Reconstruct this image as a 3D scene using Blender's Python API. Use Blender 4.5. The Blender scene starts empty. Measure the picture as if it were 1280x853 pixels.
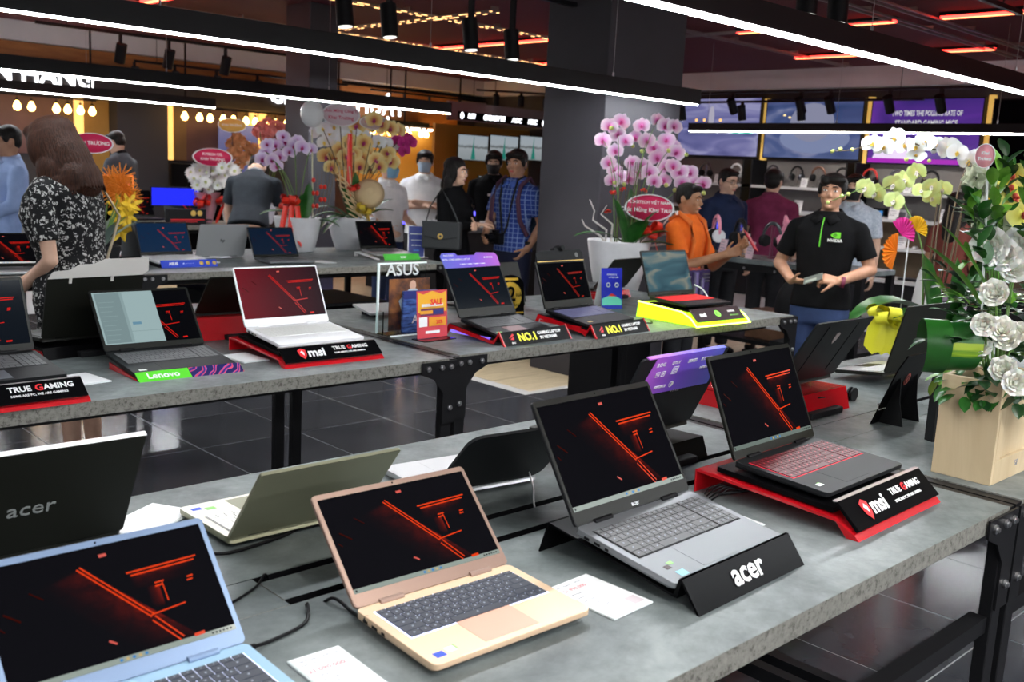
import bpy, bmesh, math, random
from mathutils import Vector, Matrix, Euler
random.seed(7)
D = bpy.data; SC = bpy.context.scene
COL = SC.collection
PI = math.pi
# ------------------------------------------------------------------ camera
cam_d = D.cameras.new('camera'); cam = D.objects.new('camera', cam_d); COL.objects.link(cam)
cam_d.sensor_width = 36; cam_d.lens = 1244.0/1280*36; cam_d.clip_start = .05; cam_d.clip_end = 60
CR = Vector((0.72375733, -0.68818184, 0.05080436)); CU = Vector((0.08064497, 0.15747335, 0.98422484)); CF = Vector((0.68532599, 0.70824282, -0.1694709))
M = Matrix((CR, CU, -CF)).transposed().to_4x4(); M.translation = (0, 0, 1.53); cam.matrix_world = M
cam_d.dof.use_dof = True; cam_d.dof.focus_distance = 2.6; cam_d.dof.aperture_fstop = 6.3
SC.camera = cam
# ------------------------------------------------------------------ world and exposure
w = D.worlds.new('world'); SC.world = w; w.use_nodes = True
w.node_tree.nodes['Background'].inputs[0].default_value = (.6, .65, .8, 1)
w.node_tree.nodes['Background'].inputs[1].default_value = .02
SC.view_settings.view_transform = 'Standard'; SC.view_settings.look = 'None'
SC.view_settings.exposure = -0.08; SC.view_settings.gamma = 1; SC.view_settings.use_curve_mapping = False
LED = 98.0      # radiance of the white ceiling bars
SPOTW = 26.0    # watts of each track spot
# ------------------------------------------------------------------ materials
MATS = {}
def mat(name, col, rough=.5, metal=0, emit=None, es=1, coat=0, trans=0, alpha=1, spec=.5, ior=1.45):
    if name in MATS: return MATS[name]
    m = D.materials.new(name); m.use_nodes = True; MATS[name] = m
    b = m.node_tree.nodes['Principled BSDF']
    b.inputs['Base Color'].default_value = (*col, 1); b.inputs['Roughness'].default_value = rough
    b.inputs['Metallic'].default_value = metal; b.inputs['Specular IOR Level'].default_value = spec
    b.inputs['Coat Weight'].default_value = coat; b.inputs['Transmission Weight'].default_value = trans
    b.inputs['IOR'].default_value = ior; b.inputs['Alpha'].default_value = alpha
    if emit: b.inputs['Emission Color'].default_value = (*emit, 1); b.inputs['Emission Strength'].default_value = es
    return m
def nodes(m): return m.node_tree.nodes, m.node_tree.links, m.node_tree.nodes['Principled BSDF']
def ramp(m, fac, stops, interp='LINEAR'):
    n, l, b = nodes(m); r = n.new('ShaderNodeValToRGB'); r.color_ramp.interpolation = interp
    e = r.color_ramp.elements
    while len(e) < len(stops): e.new(.5)
    for x, (p, c) in zip(e, stops): x.position = p; x.color = (*c, 1)
    l.new(fac, r.inputs[0]); return r.outputs[0]
def coords(m, kind='Object', scale=(1, 1, 1), rot=(0, 0, 0)):
    n, l, b = nodes(m); t = n.new('ShaderNodeTexCoord'); p = n.new('ShaderNodeMapping')
    p.inputs['Scale'].default_value = scale; p.inputs['Rotation'].default_value = rot
    l.new(t.outputs[kind], p.inputs[0]); return p.outputs[0]
def noise(m, vec, scale, detail=4, rough=.6, dist=0):
    n, l, b = nodes(m); t = n.new('ShaderNodeTexNoise'); l.new(vec, t.inputs['Vector'])
    t.inputs['Scale'].default_value = scale; t.inputs['Detail'].default_value = detail; t.inputs['Roughness'].default_value = rough
    t.inputs['Distortion'].default_value = dist; return t.outputs['Fac']
def bump(m, h, s=.3, dist=.01):
    n, l, b = nodes(m); t = n.new('ShaderNodeBump'); t.inputs['Strength'].default_value = s; t.inputs['Distance'].default_value = dist
    l.new(h, t.inputs['Height']); l.new(t.outputs[0], b.inputs['Normal'])
def noisy(name, c1, c2, scale=8, rough=.5, metal=0, p=(.35, .65), detail=4, kind='Object', sc=(1, 1, 1), bmp=0, spec=.5, dist=0, coat=0):
    if name in MATS: return MATS[name]
    m = mat(name, c1, rough, metal, spec=spec, coat=coat); n, l, b = nodes(m)
    f = noise(m, coords(m, kind, sc), scale, detail, dist=dist)
    l.new(ramp(m, f, [(p[0], c1), (p[1], c2)]), b.inputs['Base Color'])
    if bmp: bump(m, f, bmp)
    return m
# concrete-look laminate
def mk_concrete():
    m = mat('concrete_laminate', (.3, .33, .33), .38); n, l, b = nodes(m)
    v = coords(m)
    f1 = noise(m, v, 2.6, 7, .68, .8); f2 = noise(m, v, 14, 6, .7)
    a = ramp(m, f1, [(.3, (.070, .084, .086)), (.5, (.140, .162, .162)), (.72, (.235, .262, .262))])
    c = ramp(m, f2, [(.3, (.72, .72, .72)), (.6, (1, 1, 1))])
    x = n.new('ShaderNodeMix'); x.data_type = 'RGBA'; x.blend_type = 'MULTIPLY'; x.inputs[0].default_value = 1
    l.new(a, x.inputs[6]); l.new(c, x.inputs[7]); l.new(x.outputs[2], b.inputs['Base Color'])
    l.new(ramp(m, f2, [(.3, (.5, .5, .5)), (.7, (.33, .33, .33))]), b.inputs['Roughness'])
    return m
concrete = mk_concrete()
def mk_edge():
    m = mat('laminate_edge', (.3, .3, .27), .6); n, l, b = nodes(m); v = coords(m)
    f = noise(m, v, 60, 5, .8)
    l.new(ramp(m, f, [(.38, (.06, .055, .045)), (.48, (.165, .16, .14)), (.7, (.235, .23, .20))]), b.inputs['Base Color']); return m
edge = mk_edge()
black = mat('black_metal', (.006, .006, .007), .45, spec=.3)
blackp = mat('black_plastic', (.006, .006, .007), .4, spec=.15)
glossb = mat('black_acrylic', (.003, .003, .0035), .28, spec=.04)
matteb = mat('matte_black', (.010, .0105, .012), .7, spec=.3)
steel = mat('steel', (.55, .55, .56), .3, 1)
redac = mat('red_acrylic', (.44, .004, .009), .22, coat=.2, emit=(1, .01, .02), es=.02)
white = mat('white_plastic', (.8, .8, .8), .35)
paper = mat('white_paper', (.78, .79, .80), .6)
glass = mat('clear_acrylic', (.95, .98, .98), .03, trans=1, ior=1.3)
skin = noisy('skin', (.40, .20, .12), (.47, .25, .16), 12, .5)
skin2 = noisy('skin_fair', (.66, .40, .28), (.74, .47, .34), 12, .5)
skind = noisy('skin_tan', (.36, .17, .09), (.44, .22, .12), 12, .5)
def hairmat(name, a, b_):
    return noisy(name, a, b_, 30, .5, sc=(6, 6, .5), bmp=.5, spec=.18)
hairb = hairmat('hair_black', (.006, .005, .005), (.02, .017, .016))
hairbr = hairmat('hair_brown', (.014, .006, .004), (.060, .022, .012))
# ------------------------------------------------------------------ mesh helper
class MB:
    def __init__(s): s.v = []; s.f = []; s.m = []; s.sm = []
    def add(s, vs, fs, mi=0, sm=False, T=None):
        o = len(s.v)
        for p in vs: s.v.append(tuple(T @ Vector(p)) if T is not None else tuple(p))
        for f in fs: s.f.append([i+o for i in f]); s.m.append(mi); s.sm.append(sm)
        return s
    def box(s, x0, x1, y0, y1, z0, z1, mi=0, T=None):
        v = [(x0,y0,z0),(x1,y0,z0),(x1,y1,z0),(x0,y1,z0),(x0,y0,z1),(x1,y0,z1),(x1,y1,z1),(x0,y1,z1)]
        return s.add(v, [(0,3,2,1),(4,5,6,7),(0,1,5,4),(1,2,6,5),(2,3,7,6),(3,0,4,7)], mi, False, T)
    def quad(s, a, b, c, d, mi=0, T=None): return s.add([a,b,c,d], [(0,1,2,3)], mi, False, T)
    def prism(s, prof, x0, x1, mi=0, T=None, ax='x'):
        n = len(prof)
        P = (lambda x, q: (x, q[0], q[1])) if ax == 'x' else ((lambda x, q: (q[0], x, q[1])) if ax == 'y' else (lambda x, q: (q[0], q[1], x)))
        v = [P(x0, q) for q in prof] + [P(x1, q) for q in prof]
        return s.add(v, [tuple(range(n))[::-1], tuple(range(n, 2*n))] + [(i, (i+1) % n, n+(i+1) % n, n+i) for i in range(n)], mi, False, T)
    def cyl(s, p0, p1, r0, r1=None, n=12, mi=0, cap=True, sm=True, T=None):
        r1 = r0 if r1 is None else r1; p0 = Vector(p0); p1 = Vector(p1); d = (p1-p0)
        if d.length < 1e-9: return s
        q = d.normalized().to_track_quat('Z', 'Y').to_matrix()
        v = []
        for p, r in ((p0, r0), (p1, r1)):
            for i in range(n):
                a = 2*PI*i/n; v.append(p + q @ Vector((r*math.cos(a), r*math.sin(a), 0)))
        s.add(v, [(i, (i+1) % n, n+(i+1) % n, n+i) for i in range(n)], mi, sm, T)
        if cap: s.add(v, [tuple(range(n))[::-1], tuple(range(n, 2*n))], mi, False, T)
        return s
    def tube(s, pts, r, n=8, mi=0, T=None, taper=None):
        pts = [Vector(p) for p in pts]; k = len(pts); v = []
        up = Vector((.13, .21, .97))
        for i, p in enumerate(pts):
            t = (pts[min(i+1, k-1)]-pts[max(i-1, 0)]).normalized()
            a = t.cross(up)
            if a.length < .05: a = t.cross(Vector((1, 0, 0)))
            a.normalize(); b = t.cross(a)
            rr = r if taper is None else r+(taper-r)*i/(k-1)
            for j in range(n):
                q = 2*PI*j/n; v.append(p+a*rr*math.cos(q)+b*rr*math.sin(q))
        fs = [(i*n+j, i*n+(j+1) % n, (i+1)*n+(j+1) % n, (i+1)*n+j) for i in range(k-1) for j in range(n)]
        s.add(v, fs, mi, True, T); s.add([v[j] for j in range(n)], [tuple(range(n))[::-1]], mi, False, T)
        return s.add([v[(k-1)*n+j] for j in range(n)], [tuple(range(n))], mi, False, T)
    def lathe(s, prof, n=24, mi=0, T=None, sm=True):
        v = [(r*math.cos(2*PI*i/n), r*math.sin(2*PI*i/n), z) for r, z in prof for i in range(n)]
        k = len(prof)
        return s.add(v, [(a*n+i, a*n+(i+1) % n, (a+1)*n+(i+1) % n, (a+1)*n+i) for a in range(k-1) for i in range(n)], mi, sm, T)
    def sph(s, c, r, mi=0, nu=14, nv=9, T=None):
        if not isinstance(r, (tuple, list)): r = (r, r, r)
        v = [(c[0], c[1], c[2]-r[2])]
        for j in range(1, nv):
            t = -PI/2+PI*j/nv
            for i in range(nu):
                a = 2*PI*i/nu; v.append((c[0]+r[0]*math.cos(t)*math.cos(a), c[1]+r[1]*math.cos(t)*math.sin(a), c[2]+r[2]*math.sin(t)))
        v.append((c[0], c[1], c[2]+r[2])); L = len(v)-1
        f = [(0, 1+(i+1) % nu, 1+i) for i in range(nu)]
        f += [(1+j*nu+i, 1+j*nu+(i+1) % nu, 1+(j+1)*nu+(i+1) % nu, 1+(j+1)*nu+i) for j in range(nv-2) for i in range(nu)]
        f += [(L, 1+(nv-2)*nu+i, 1+(nv-2)*nu+(i+1) % nu) for i in range(nu)]
        return s.add(v, f, mi, True, T)
    def mesh(s, name, mats):
        me = D.meshes.new(name); me.from_pydata(s.v, [], s.f)
        for m in (mats if isinstance(mats, (list, tuple)) else [mats]): me.materials.append(m)
        me.polygons.foreach_set('material_index', s.m); me.polygons.foreach_set('use_smooth', s.sm)
        me.update(); return me
    def build(s, name, mats, parent=None, loc=(0, 0, 0), rot=(0, 0, 0), bev=0, **kw):
        o = link(name, s.mesh(name, mats), parent, loc, rot)
        if bev:
            b = o.modifiers.new('bevel', 'BEVEL'); b.width = bev; b.segments = 2; b.limit_method = 'ANGLE'; b.angle_limit = .7
        tag(o, **kw); return o
def link(name, data, parent=None, loc=(0, 0, 0), rot=(0, 0, 0)):
    o = D.objects.new(name, data); COL.objects.link(o); o.parent = parent; o.location = loc; o.rotation_euler = rot; return o
def tag(o, label=None, cat=None, group=None, kind=None):
    if label: o['label'] = label
    if cat: o['category'] = cat
    if group: o['group'] = group
    if kind: o['kind'] = kind
    return o
def thing(name, label, cat, loc=(0, 0, 0), rot=(0, 0, 0), group=None):
    o = link(name, None, None, loc, rot); o.empty_display_size = .1
    return tag(o, label, cat, group)
def text(s, size, m, parent, loc, rot=(0, 0, 0), name='lettering', ax='CENTER', bold=0, xs=1, ext=.0005, shear=0, T=None, sp=1, **kw):
    c = D.curves.new(name, 'FONT'); c.body = s; c.size = size; c.align_x = ax; c.align_y = 'CENTER'; c.extrude = ext; c.offset = bold; c.shear = shear
    c.resolution_u = 2; c.space_character = sp
    t = D.objects.new('tmp', c); COL.objects.link(t)
    bpy.context.view_layer.update()
    dg = bpy.context.evaluated_depsgraph_get()
    me = D.meshes.new_from_object(t.evaluated_get(dg)); D.objects.remove(t); D.curves.remove(c)
    me.materials.clear(); me.materials.append(m)
    if T is not None: me.transform(T)
    o = link(name, me, parent, loc, rot); o.scale = (xs, 1, 1); tag(o, **kw); return o
def copy_tree(o, parent=None, loc=None, rot=None):
    c = o.copy(); COL.objects.link(c); c.parent = parent
    if loc is not None: c.location = loc
    if rot is not None: c.rotation_euler = rot
    for ch in o.children: copy_tree(ch, c)
    return c
R = math.radians
ORD = ['first', 'second', 'third', 'fourth', 'fifth', 'sixth', 'seventh', 'eighth', 'ninth', 'tenth', 'eleventh', 'twelfth', 'thirteenth', 'fourteenth']
# ================================================================== setting
ZC = 3.05; WX0, WX1, WY0, WY1 = -5.0, 12.35, -4.0, 14.05
tilem = noisy('dark_tile', (.035, .037, .045), (.062, .064, .072), 2.2, .17, p=(.3, .7), spec=.7)
grout = mat('grout', (.45, .45, .45), .8)
ceilm = mat('ceiling_mesh', (.05, .008, .010), .7);  # red light of the ceiling lamps is put into the mesh colour
def _c():
    n, l, b = nodes(ceilm); v = coords(ceilm, 'Object'); t = n.new('ShaderNodeTexWave'); t.bands_direction = 'X'; t.inputs['Scale'].default_value = 9; l.new(v, t.inputs[0])
    l.new(ramp(ceilm, t.outputs['Fac'], [(.3, (.05, .010, .014)), (.7, (.22, .028, .036))]), b.inputs['Base Color']); bump(ceilm, t.outputs['Fac'], .8, .02)
_c()
MB().box(WX0, WX1, WY0, WY1, -.12, -.0015).build('floor', grout, kind='structure')
FL = D.objects['floor']
def mesh_tile(sx, sy, t=.012):
    g = .003
    return MB().box(-sx/2+g, sx/2-g, -sy/2+g, sy/2-g, -t, 0).mesh('floor_tile', tilem)
tm = mesh_tile(.6, .6)
WOOD = lambda x, y: x > 4.8 and y > 4.8 and x < 9.6
ob_t = set()
for i in range(-2, 11):
    for j in range(-2, 14):
        x = 2.36+.6*(i-4)+.3; y = 4.76+.6*(j-8)+.3
        if WOOD(x, y): continue
        link('floor_tile', tm, FL, (x, y, 0)); ob_t.add((i, j))
far = MB()
for i in range(-8, 17):
    for j in range(-10, 16):
        x = 2.36+.6*(i-4)+.3; y = 4.76+.6*(j-8)+.3
        if (i, j) in ob_t or WOOD(x, y) or not (WX0+.3 < x < WX1-.3 and WY0+.3 < y < WY1-.3): continue
        far.box(x-.297, x+.297, y-.297, y+.297, -.012, 0)
far.build('distant_floor_tiles', tilem, FL, kind='stuff')
plank = noisy('light_oak', (.42, .34, .22), (.62, .52, .36), 6, .4, sc=(.6, 9, 1))
pm = MB().box(-.598, .598, -.098, .098, -.012, 0).mesh('floor_plank', plank)
for k in range(46):
    for q in range(4):
        x = 5.46+q*1.2; y = 4.92+k*.2
        link('floor_plank', pm, FL, (x-(.3 if k % 2 and q else 0), y, -.001 if k % 2 else 0))
MB().box(WX0, WX1, WY0, WY1, ZC, ZC+.1).build('ceiling', ceilm, kind='structure')
wallg = noisy('dark_wall_paint', (.045, .043, .047), (.06, .057, .06), 3, .7)
greyw = noisy('pale_bulkhead_paint', (.74, .73, .75), (.82, .80, .82), 2, .8)
MB().box(WX0, WX1, WY1, WY1+.1, 0, ZC).build('wall_back', wallg, kind='structure')
MB().box(WX1, WX1+.1, WY0, WY1, 0, ZC).build('wall_right', wallg, kind='structure')
MB().box(WX0-.1, WX0, WY0, WY1, 0, ZC).build('wall_left', greyw, kind='structure')
MB().box(WX0, WX1, WY0-.1, WY0, 0, ZC).build('wall_front', greyw, kind='structure')
MB().box(WX0, WX1, WY1-.45, WY1-.01, 2.81, ZC).build('trim_back', greyw, kind='structure')
MB().box(WX1-.2, WX1, WY0, WY1-.2, 2.80, ZC).build('trim_right', greyw, kind='structure')
colm = noisy('grey_column_paint', (.045, .043, .051), (.052, .050, .060), 2, .6)
for nm, x, y, sx, sy, lb in (('column', 5.5, 4.85, .88, .62, 'wide dark grey square column behind the pink orchid'), ('column', 5.5, 8.75, .33, .45, 'far dark grey column behind the balloon and the tall mixed orchids')):
    c = MB().box(0, sx, 0, sy, 0, ZC-.002).build(nm, colm, None, (x, y, 0), bev=.008, kind='structure')
# ------------------------------------------------------------------ ceiling rails and red lamps
railm = mat('ceiling_rail_metal', (.42, .34, .30), .35, .6)
redl = mat('red_lamp', (.1, .0, .0), .5, emit=(1, .035, .025), es=9)
redc = mat('red_lamp_core', (.1, .0, .0), .5, emit=(1, .22, .08), es=8)
gold = mat('gold_rail_glint', (.3, .2, .1), .4, emit=(1, .52, .2), es=4)  # glowing dashes paint the glints on the reflective rail edges
def rail(x0, y0, x1, y1, dots=True, lab=None):
    g = thing('ceiling_rail', lab, 'rail', (x0, y0, ZC), group='thin rails under the red ceiling')
    v = Vector((x1-x0, y1-y0, 0)); L = v.length; g.rotation_euler = (0, 0, math.atan2(v.y, v.x))
    b = MB()
    for s in (-.045, .045): b.box(0, L, s-.008, s+.008, -.05, -.034)
    for k in range(int(L/1.2)+1): b.box(k*1.2, k*1.2+.02, -.045, .045, -.036, 0)
    b.build('rail_profile', railm, g)
    if dots:
        d = MB(); k = 0
        while k*.085 < L-.05:
            if (k*7) % 11 < 7:
                for s in (-.045, .045): d.box(k*.085, k*.085+.03+.02*((k*5) % 3), s-.006, s+.006, -.055, -.05)
            k += 1
        d.build('glint_dashes', gold, g, kind='stuff')
RL = 'thin metal rail with small amber glints under the dark red ceiling'
RP = 'thin plain metal rail under the dark red ceiling on the right'
rail(3.2, 10.33, 6.6, 10.33, True, 'amber-dotted ceiling rail at the far left, above the dark lettered fascia'); rail(5.0, 8.14, 8.4, 8.14, True, 'topmost amber-dotted ceiling rail, between the large spotlights'); rail(6.3, 10.17, 10.2, 10.17, True, 'lowest amber-dotted ceiling rail, running down towards the wide column')
rail(6.62, 7.3, 6.62, 10.1, True, 'amber-dotted ceiling rail slanting the other way between the large spotlights'); rail(7.0, 4.36, 11.6, 4.36, False, 'plain grey ceiling rail above the thick light bar, lower of the pair'); rail(7.2, 4.06, 11.6, 4.06, False, 'plain grey ceiling rail above the thick light bar, upper of the pair')
rail(8.1, 6.43, 11.8, 6.43, False, 'plain ceiling rail right of the wide column, running away to the right'); rail(8.75, 4.4, 8.75, 7.2, False, 'plain ceiling rail crossing behind the thick light bar'); rail(3.0, 6.0, 3.0, 10.2, True, 'amber-dotted ceiling rail above the left edge, above the first light bar'); rail(8.9, 11.9, 12.0, 11.9, False, 'plain ceiling rail behind the wide column')
LRL = ['long red tube lamp left of the wide column, upper one', 'short red tube lamp left of the wide column, lower one', 'red tube lamp at the top right corner', 'red tube lamp crossing above the thick light bar, middle one', 'red tube lamp right under the top right one', 'short red tube lamp just below the thick light bar', 'wide red lamp at the top edge, leftmost', 'wide red lamp at the top edge, right of the leftmost', 'red tube lamp above the right end of the tables, out of view', 'red tube lamp over the right aisle, out of view']
for kk, (x, y0, y1, wd) in enumerate(((8.36, 8.2, 11.4, .07), (10.17, 9.95, 11.4, .06), (8.8, 3.15, 3.98, .07), (8.8, 4.38, 6.05, .07), (10.87, 4.3, 5.12, .06), (10.82, 5.8, 6.6, .06), (4.36, 10.5, 11.65, .12), (4.48, 8.8, 10.2, .12), (4.9, -1, .6, .07), (8.8, 0, 1.6, .07))):
    t = thing('red_ceiling_lamp', LRL[kk], 'ceiling lamp', (x, y0, ZC), group='red tube lamps on the ceiling')
    MB().box(-wd/2-.01, wd/2+.01, 0, y1-y0, -.03, 0).build('housing', black, t)
    MB().box(-wd/2, wd/2, .01, y1-y0-.01, -.05, -.03).build('diffuser', redl, t)
    MB().box(-wd/5, wd/5, .02, y1-y0-.02, -.054, -.05).build('glowing_core', redc, t)
# ------------------------------------------------------------------ hanging LED bars
ledm = mat('led_white', (1, 1, 1), .5, emit=(.93, .97, 1), es=LED)
def ledbar(ax, a0, a1, b, z, wd=.05, ht=.09, strip=.03, lab='', seg=2.4, emat=None, wires=True):
    loc = (a0, b, z) if ax == 'x' else (b, a0, z)
    t = thing('hanging_light_bar', lab, 'ceiling light', loc, (0, 0, 0 if ax == 'x' else PI/2))
    L = a1-a0
    MB().box(0, L, -wd/2, wd/2, .002, ht).build('housing', black, t)
    k = 0
    while k*seg < L-.05:
        MB().box(k*seg+.006, min(L, (k+1)*seg)-.006, -strip/2, strip/2, -.006, .003).build('diffuser', emat or ledm, t); k += 1
    if wires:
        b_ = 0; x = .5
        while x < L:
            MB().cyl((x, 0, ht), (x, 0, ZC-z), .0018, n=5).cyl((x, 0, ht), (x, 0, ht+.03), .007, n=8).build('suspension_wire', steel, t); x += 1.6
ledbar('x', .35, 9.2, 2.12, 2.08, .07, .09, .04, 'long black light bar with the thickest white strip, nearest the camera', 2.4)
ledbar('x', -1.6, 6.27, 4.62, 2.08, .07, .11, .026, 'long black hanging light bar crossing in front of the wide column', 2.3)
ledbar('x', -1.5, 6.9, 8.25, 2.08, .06, .11, .034, 'hanging black light bar crossing in front of the white wall lettering', 2.3)
ledbar('x', -1.0, 5.8, 11.3, 2.08, .06, .10, .04, 'farthest hanging light bar, just below the dark lettered fascia', 2.3)
ledbar('x', -3.0, 6.0, -2.4, 2.08, .07, .09, .06, 'added light bar far behind the viewpoint, out of view', 2.3)  # extra bar, added to light tables and flowers from the front
ledbar('x', -3.0, 6.0, -.5, 2.08, .07, .09, .052, 'hanging light bar over the aisle behind the viewpoint', 2.3)
ledbar('y', 3.2, 7.15, 9.6, 2.08, .05, .09, .026, 'black light bar hanging in front of the wall of large screens', 2.3)
# ------------------------------------------------------------------ track spots
lampface = mat('spot_face', (1, 1, 1), .4, emit=(1, .97, .9), es=1.5)
spotside = mat('spot_chrome', (.6, .6, .62), .25, .8)
def spot(x, y, z, h=.17, r=.045, aim=(0, 0, -1), ztrack=None, power=0, lab='', grp=None, on=True):
    t = thing('track_spotlight', lab, 'spotlight', (x, y, z), group=grp)
    a = Vector(aim).normalized(); q = a.to_track_quat('-Z', 'Y').to_matrix().to_4x4()
    MB().cyl((0, 0, -h/2), (0, 0, h/2), r, n=18, T=q).build('lamp_body', black, t)
    MB().cyl((0, 0, -h/2-.003), (0, 0, -h/2+.004), r*.8, n=18, T=q).build('lens', lampface, t)
    b = MB(); b.box(-.012, .012, -.02, .02, h/2, (ztrack or ZC)-z)
    b.build('bracket', black, t)
    if power:
        l = D.lights.new('spot', 'SPOT'); l.energy = power; l.spot_size = R(75); l.spot_blend = .6; l.shadow_soft_size = .04; l.color = (1, .96, .9)
        lo = link('lamp', l, t, tuple(a*(h/2+.02))); lo.rotation_euler = a.to_track_quat('-Z', 'Y').to_euler()
def track(x0, y0, x1, y1, z, lab):
    t = thing('light_track', lab, 'light track')
    v = Vector((x1-x0, y1-y0, 0)); L = v.length
    t.location = (x0, y0, z); t.rotation_euler = (0, 0, math.atan2(v.y, v.x))
    MB().box(0, L, -.018, .018, 0, .03).build('rail', black, t)
    for k in (.3, L-.3): MB().cyl((k, 0, .03), (k, 0, ZC-z), .004, n=6).build('rod', black, t)
track(2.2, 5.2, 6.4, 5.2, 2.72, 'black track carrying large spotlights above the second row of tables')
for i, (x, n_) in enumerate(((3.50, 'leftmost large black spotlight hanging at the top edge'), (3.83, 'second large black spotlight from the left at the top edge'), (4.50, 'large black spotlight hanging left of the wide column, further one'), (4.88, 'large black spotlight hanging right beside the wide column'))):
    spot(x, 5.2, (2.42, 2.40, 2.40, 2.38)[i], .2, .052, (.03, -.12, -1), 2.72, SPOTW*2, n_, 'large spotlights at the top edge')
track(3.4, 2.72, 7.2, 2.72, 2.72, 'black track carrying spotlights above the thick light bar')
for x, n_ in ((4.52, 'black spotlight above the thick white light bar, left one'), (4.82, 'black spotlight above the thick white light bar, right one')):
    spot(x, 2.72, 2.45, .2, .052, (-.05, -.05, -1), 2.72, SPOTW*2, n_, 'spotlights above the thick light bar')
track(3.6, 10.75, 7.0, 10.75, 2.72, 'black track of spotlights in front of the lettered wall, left part')
for q_, x in enumerate((4.45, 4.98, 5.65)): spot(x, 10.75, 2.53, .2, .055, (0, .4, -1), 2.72, SPOTW, ORD[q_]+' spotlight from the left on the track before the lettered fascia', 'spotlights on the left track')
track(5.6, 13.1, 8.9, 13.1, 2.66, 'long black track just before the lettered wall')
for q_, x in enumerate((5.2, 5.75, 6.35, 6.98)): spot(x+.4, 13.1, 2.5, .2, .05, (0, .4, -1), 2.66, 0, ORD[q_]+' small spotlight from the left, close to the lettered wall', 'small spotlights by the lettered wall')
track(9.2, 12.9, 11.6, 12.9, 2.62, 'short black track before the brown sign wall')
for q_, x in enumerate((9.85, 10.35, 11.0)): spot(x, 12.9, 2.45, .2, .05, (0, .4, -1), 2.62, SPOTW, ORD[q_]+' spotlight from the left before the brown sign wall', 'spotlights before the brown sign wall')
track(10.6, 12.05, 11.9, 11.0, 2.72, 'short black track left of the wide column')
for q_, (x, y) in enumerate(((10.85, 11.85), (11.15, 11.6), (11.45, 11.35), (11.7, 11.15))): spot(x, y, 2.6, .16, .05, (.3, .3, -1), 2.72, 0, ORD[q_]+' slim spotlight from the left on the short track beside the wide column', 'slim spotlights left of the column')
track(11.3, 9.2, 11.3, 3.6, 2.66, 'upper black track before the large wall screens')
track(11.75, 9.8, 11.75, 5.4, 2.58, 'lower black track before the large wall screens')
for q_, y in enumerate((7.75, 6.75, 6.35, 5.6, 5.0)): spot(11.3, y, 2.5, .2, .055, (.7, 0, -1), 2.66, SPOTW, ORD[q_]+' spotlight from the left on the upper track before the wall screens', 'spotlights before the wall screens')
for q_, y in enumerate((8.9, 7.9, 7.0)): spot(11.75, y, 2.45, .2, .055, (.3, 0, -1), 2.58, 0, ORD[q_]+' spotlight from the left on the lower track before the wall screens', 'spotlights on the lower track')
# track and spots added above the frame to brighten the foreground
track(-.5, .2, 4.8, .2, 2.78, 'added light track above the foreground table, out of view')
for q_, x in enumerate((.5, 1.6, 2.9, 4.2)): spot(x, .2, 2.62, .24, .07, (-.05, .42, -1), 2.78, 60, ORD[q_]+' added spotlight from the left above the foreground table, out of view', 'added spotlights above the foreground')
# ------------------------------------------------------------------ back wall
warm = mat('warm_panel_light', (.9, .6, .2), .5, emit=(1, .58, .16), es=1.3)
warmw = noisy('gold_lit_panel', (.40, .22, .05), (.52, .30, .07), 2, .5)
orangew = noisy('orange_wood_panel', (.36, .13, .035), (.48, .19, .05), 3, .5, sc=(1, 1, 6))
signw = mat('white_sign_letters', (1, 1, 1), .4, emit=(.92, .95, 1), es=4)
darkp = noisy('dark_panel', (.030, .027, .030), (.042, .038, .04), 4, .6)
def wallpart(name, x0, x1, z0, z1, d, m, lab, cat, group=None, y=WY1):
    return MB().box(x0, x1, y-d, y-.001, z0, z1).build(name, m, bev=.004, label=lab, cat=cat, group=group)
fa = thing('sign_fascia', 'dark fascia band with glowing white lettering over the poster bays', 'sign', (0, WY1-.25, 0))
MB().box(-3, 9.2, -.25, .24, 2.20, 2.62).build('band', darkp, fa); MB().box(-3, 9.2, -.12, .24, 2.621, 2.80).build('wood_band', orangew, fa)
text('BÁN HÀNG', .33, signw, fa, (5.25, -.27, 2.40), (PI/2, 0, 0), ax='RIGHT', bold=.008, xs=.95)
text('GIẢI', .33, signw, fa, (7.82, -.27, 2.44), (PI/2, 0, 0), ax='LEFT', bold=.008)
ff = thing('sign_fascia', 'brown fascia carrying the end of the white KỸ THUẬT lettering', 'sign', (0, WY1-.25, 0))
MB().box(9.26, 11.7, -.02, .24, 2.15, 2.74).build('band', orangew, ff)
text('KỸ THUẬT', .36, signw, ff, (10.35, -.26, 2.42), (PI/2, 0, 0), ax='RIGHT', bold=.008)
MB().box(9.27, 10.9, -.24, -.021, 2.16, 2.24).build('letter_shelf', black, ff)
gb = thing('sign_fascia', 'pale fascia with a row of small brand signs left of the wide column', 'sign', (0, WY1-.25, 0))
MB().box(11.72, 12.3, -.1, .24, 2.38, 2.72).build('band', mat('grey_lilac', (.25, .22, .24), .6), gb)
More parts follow.
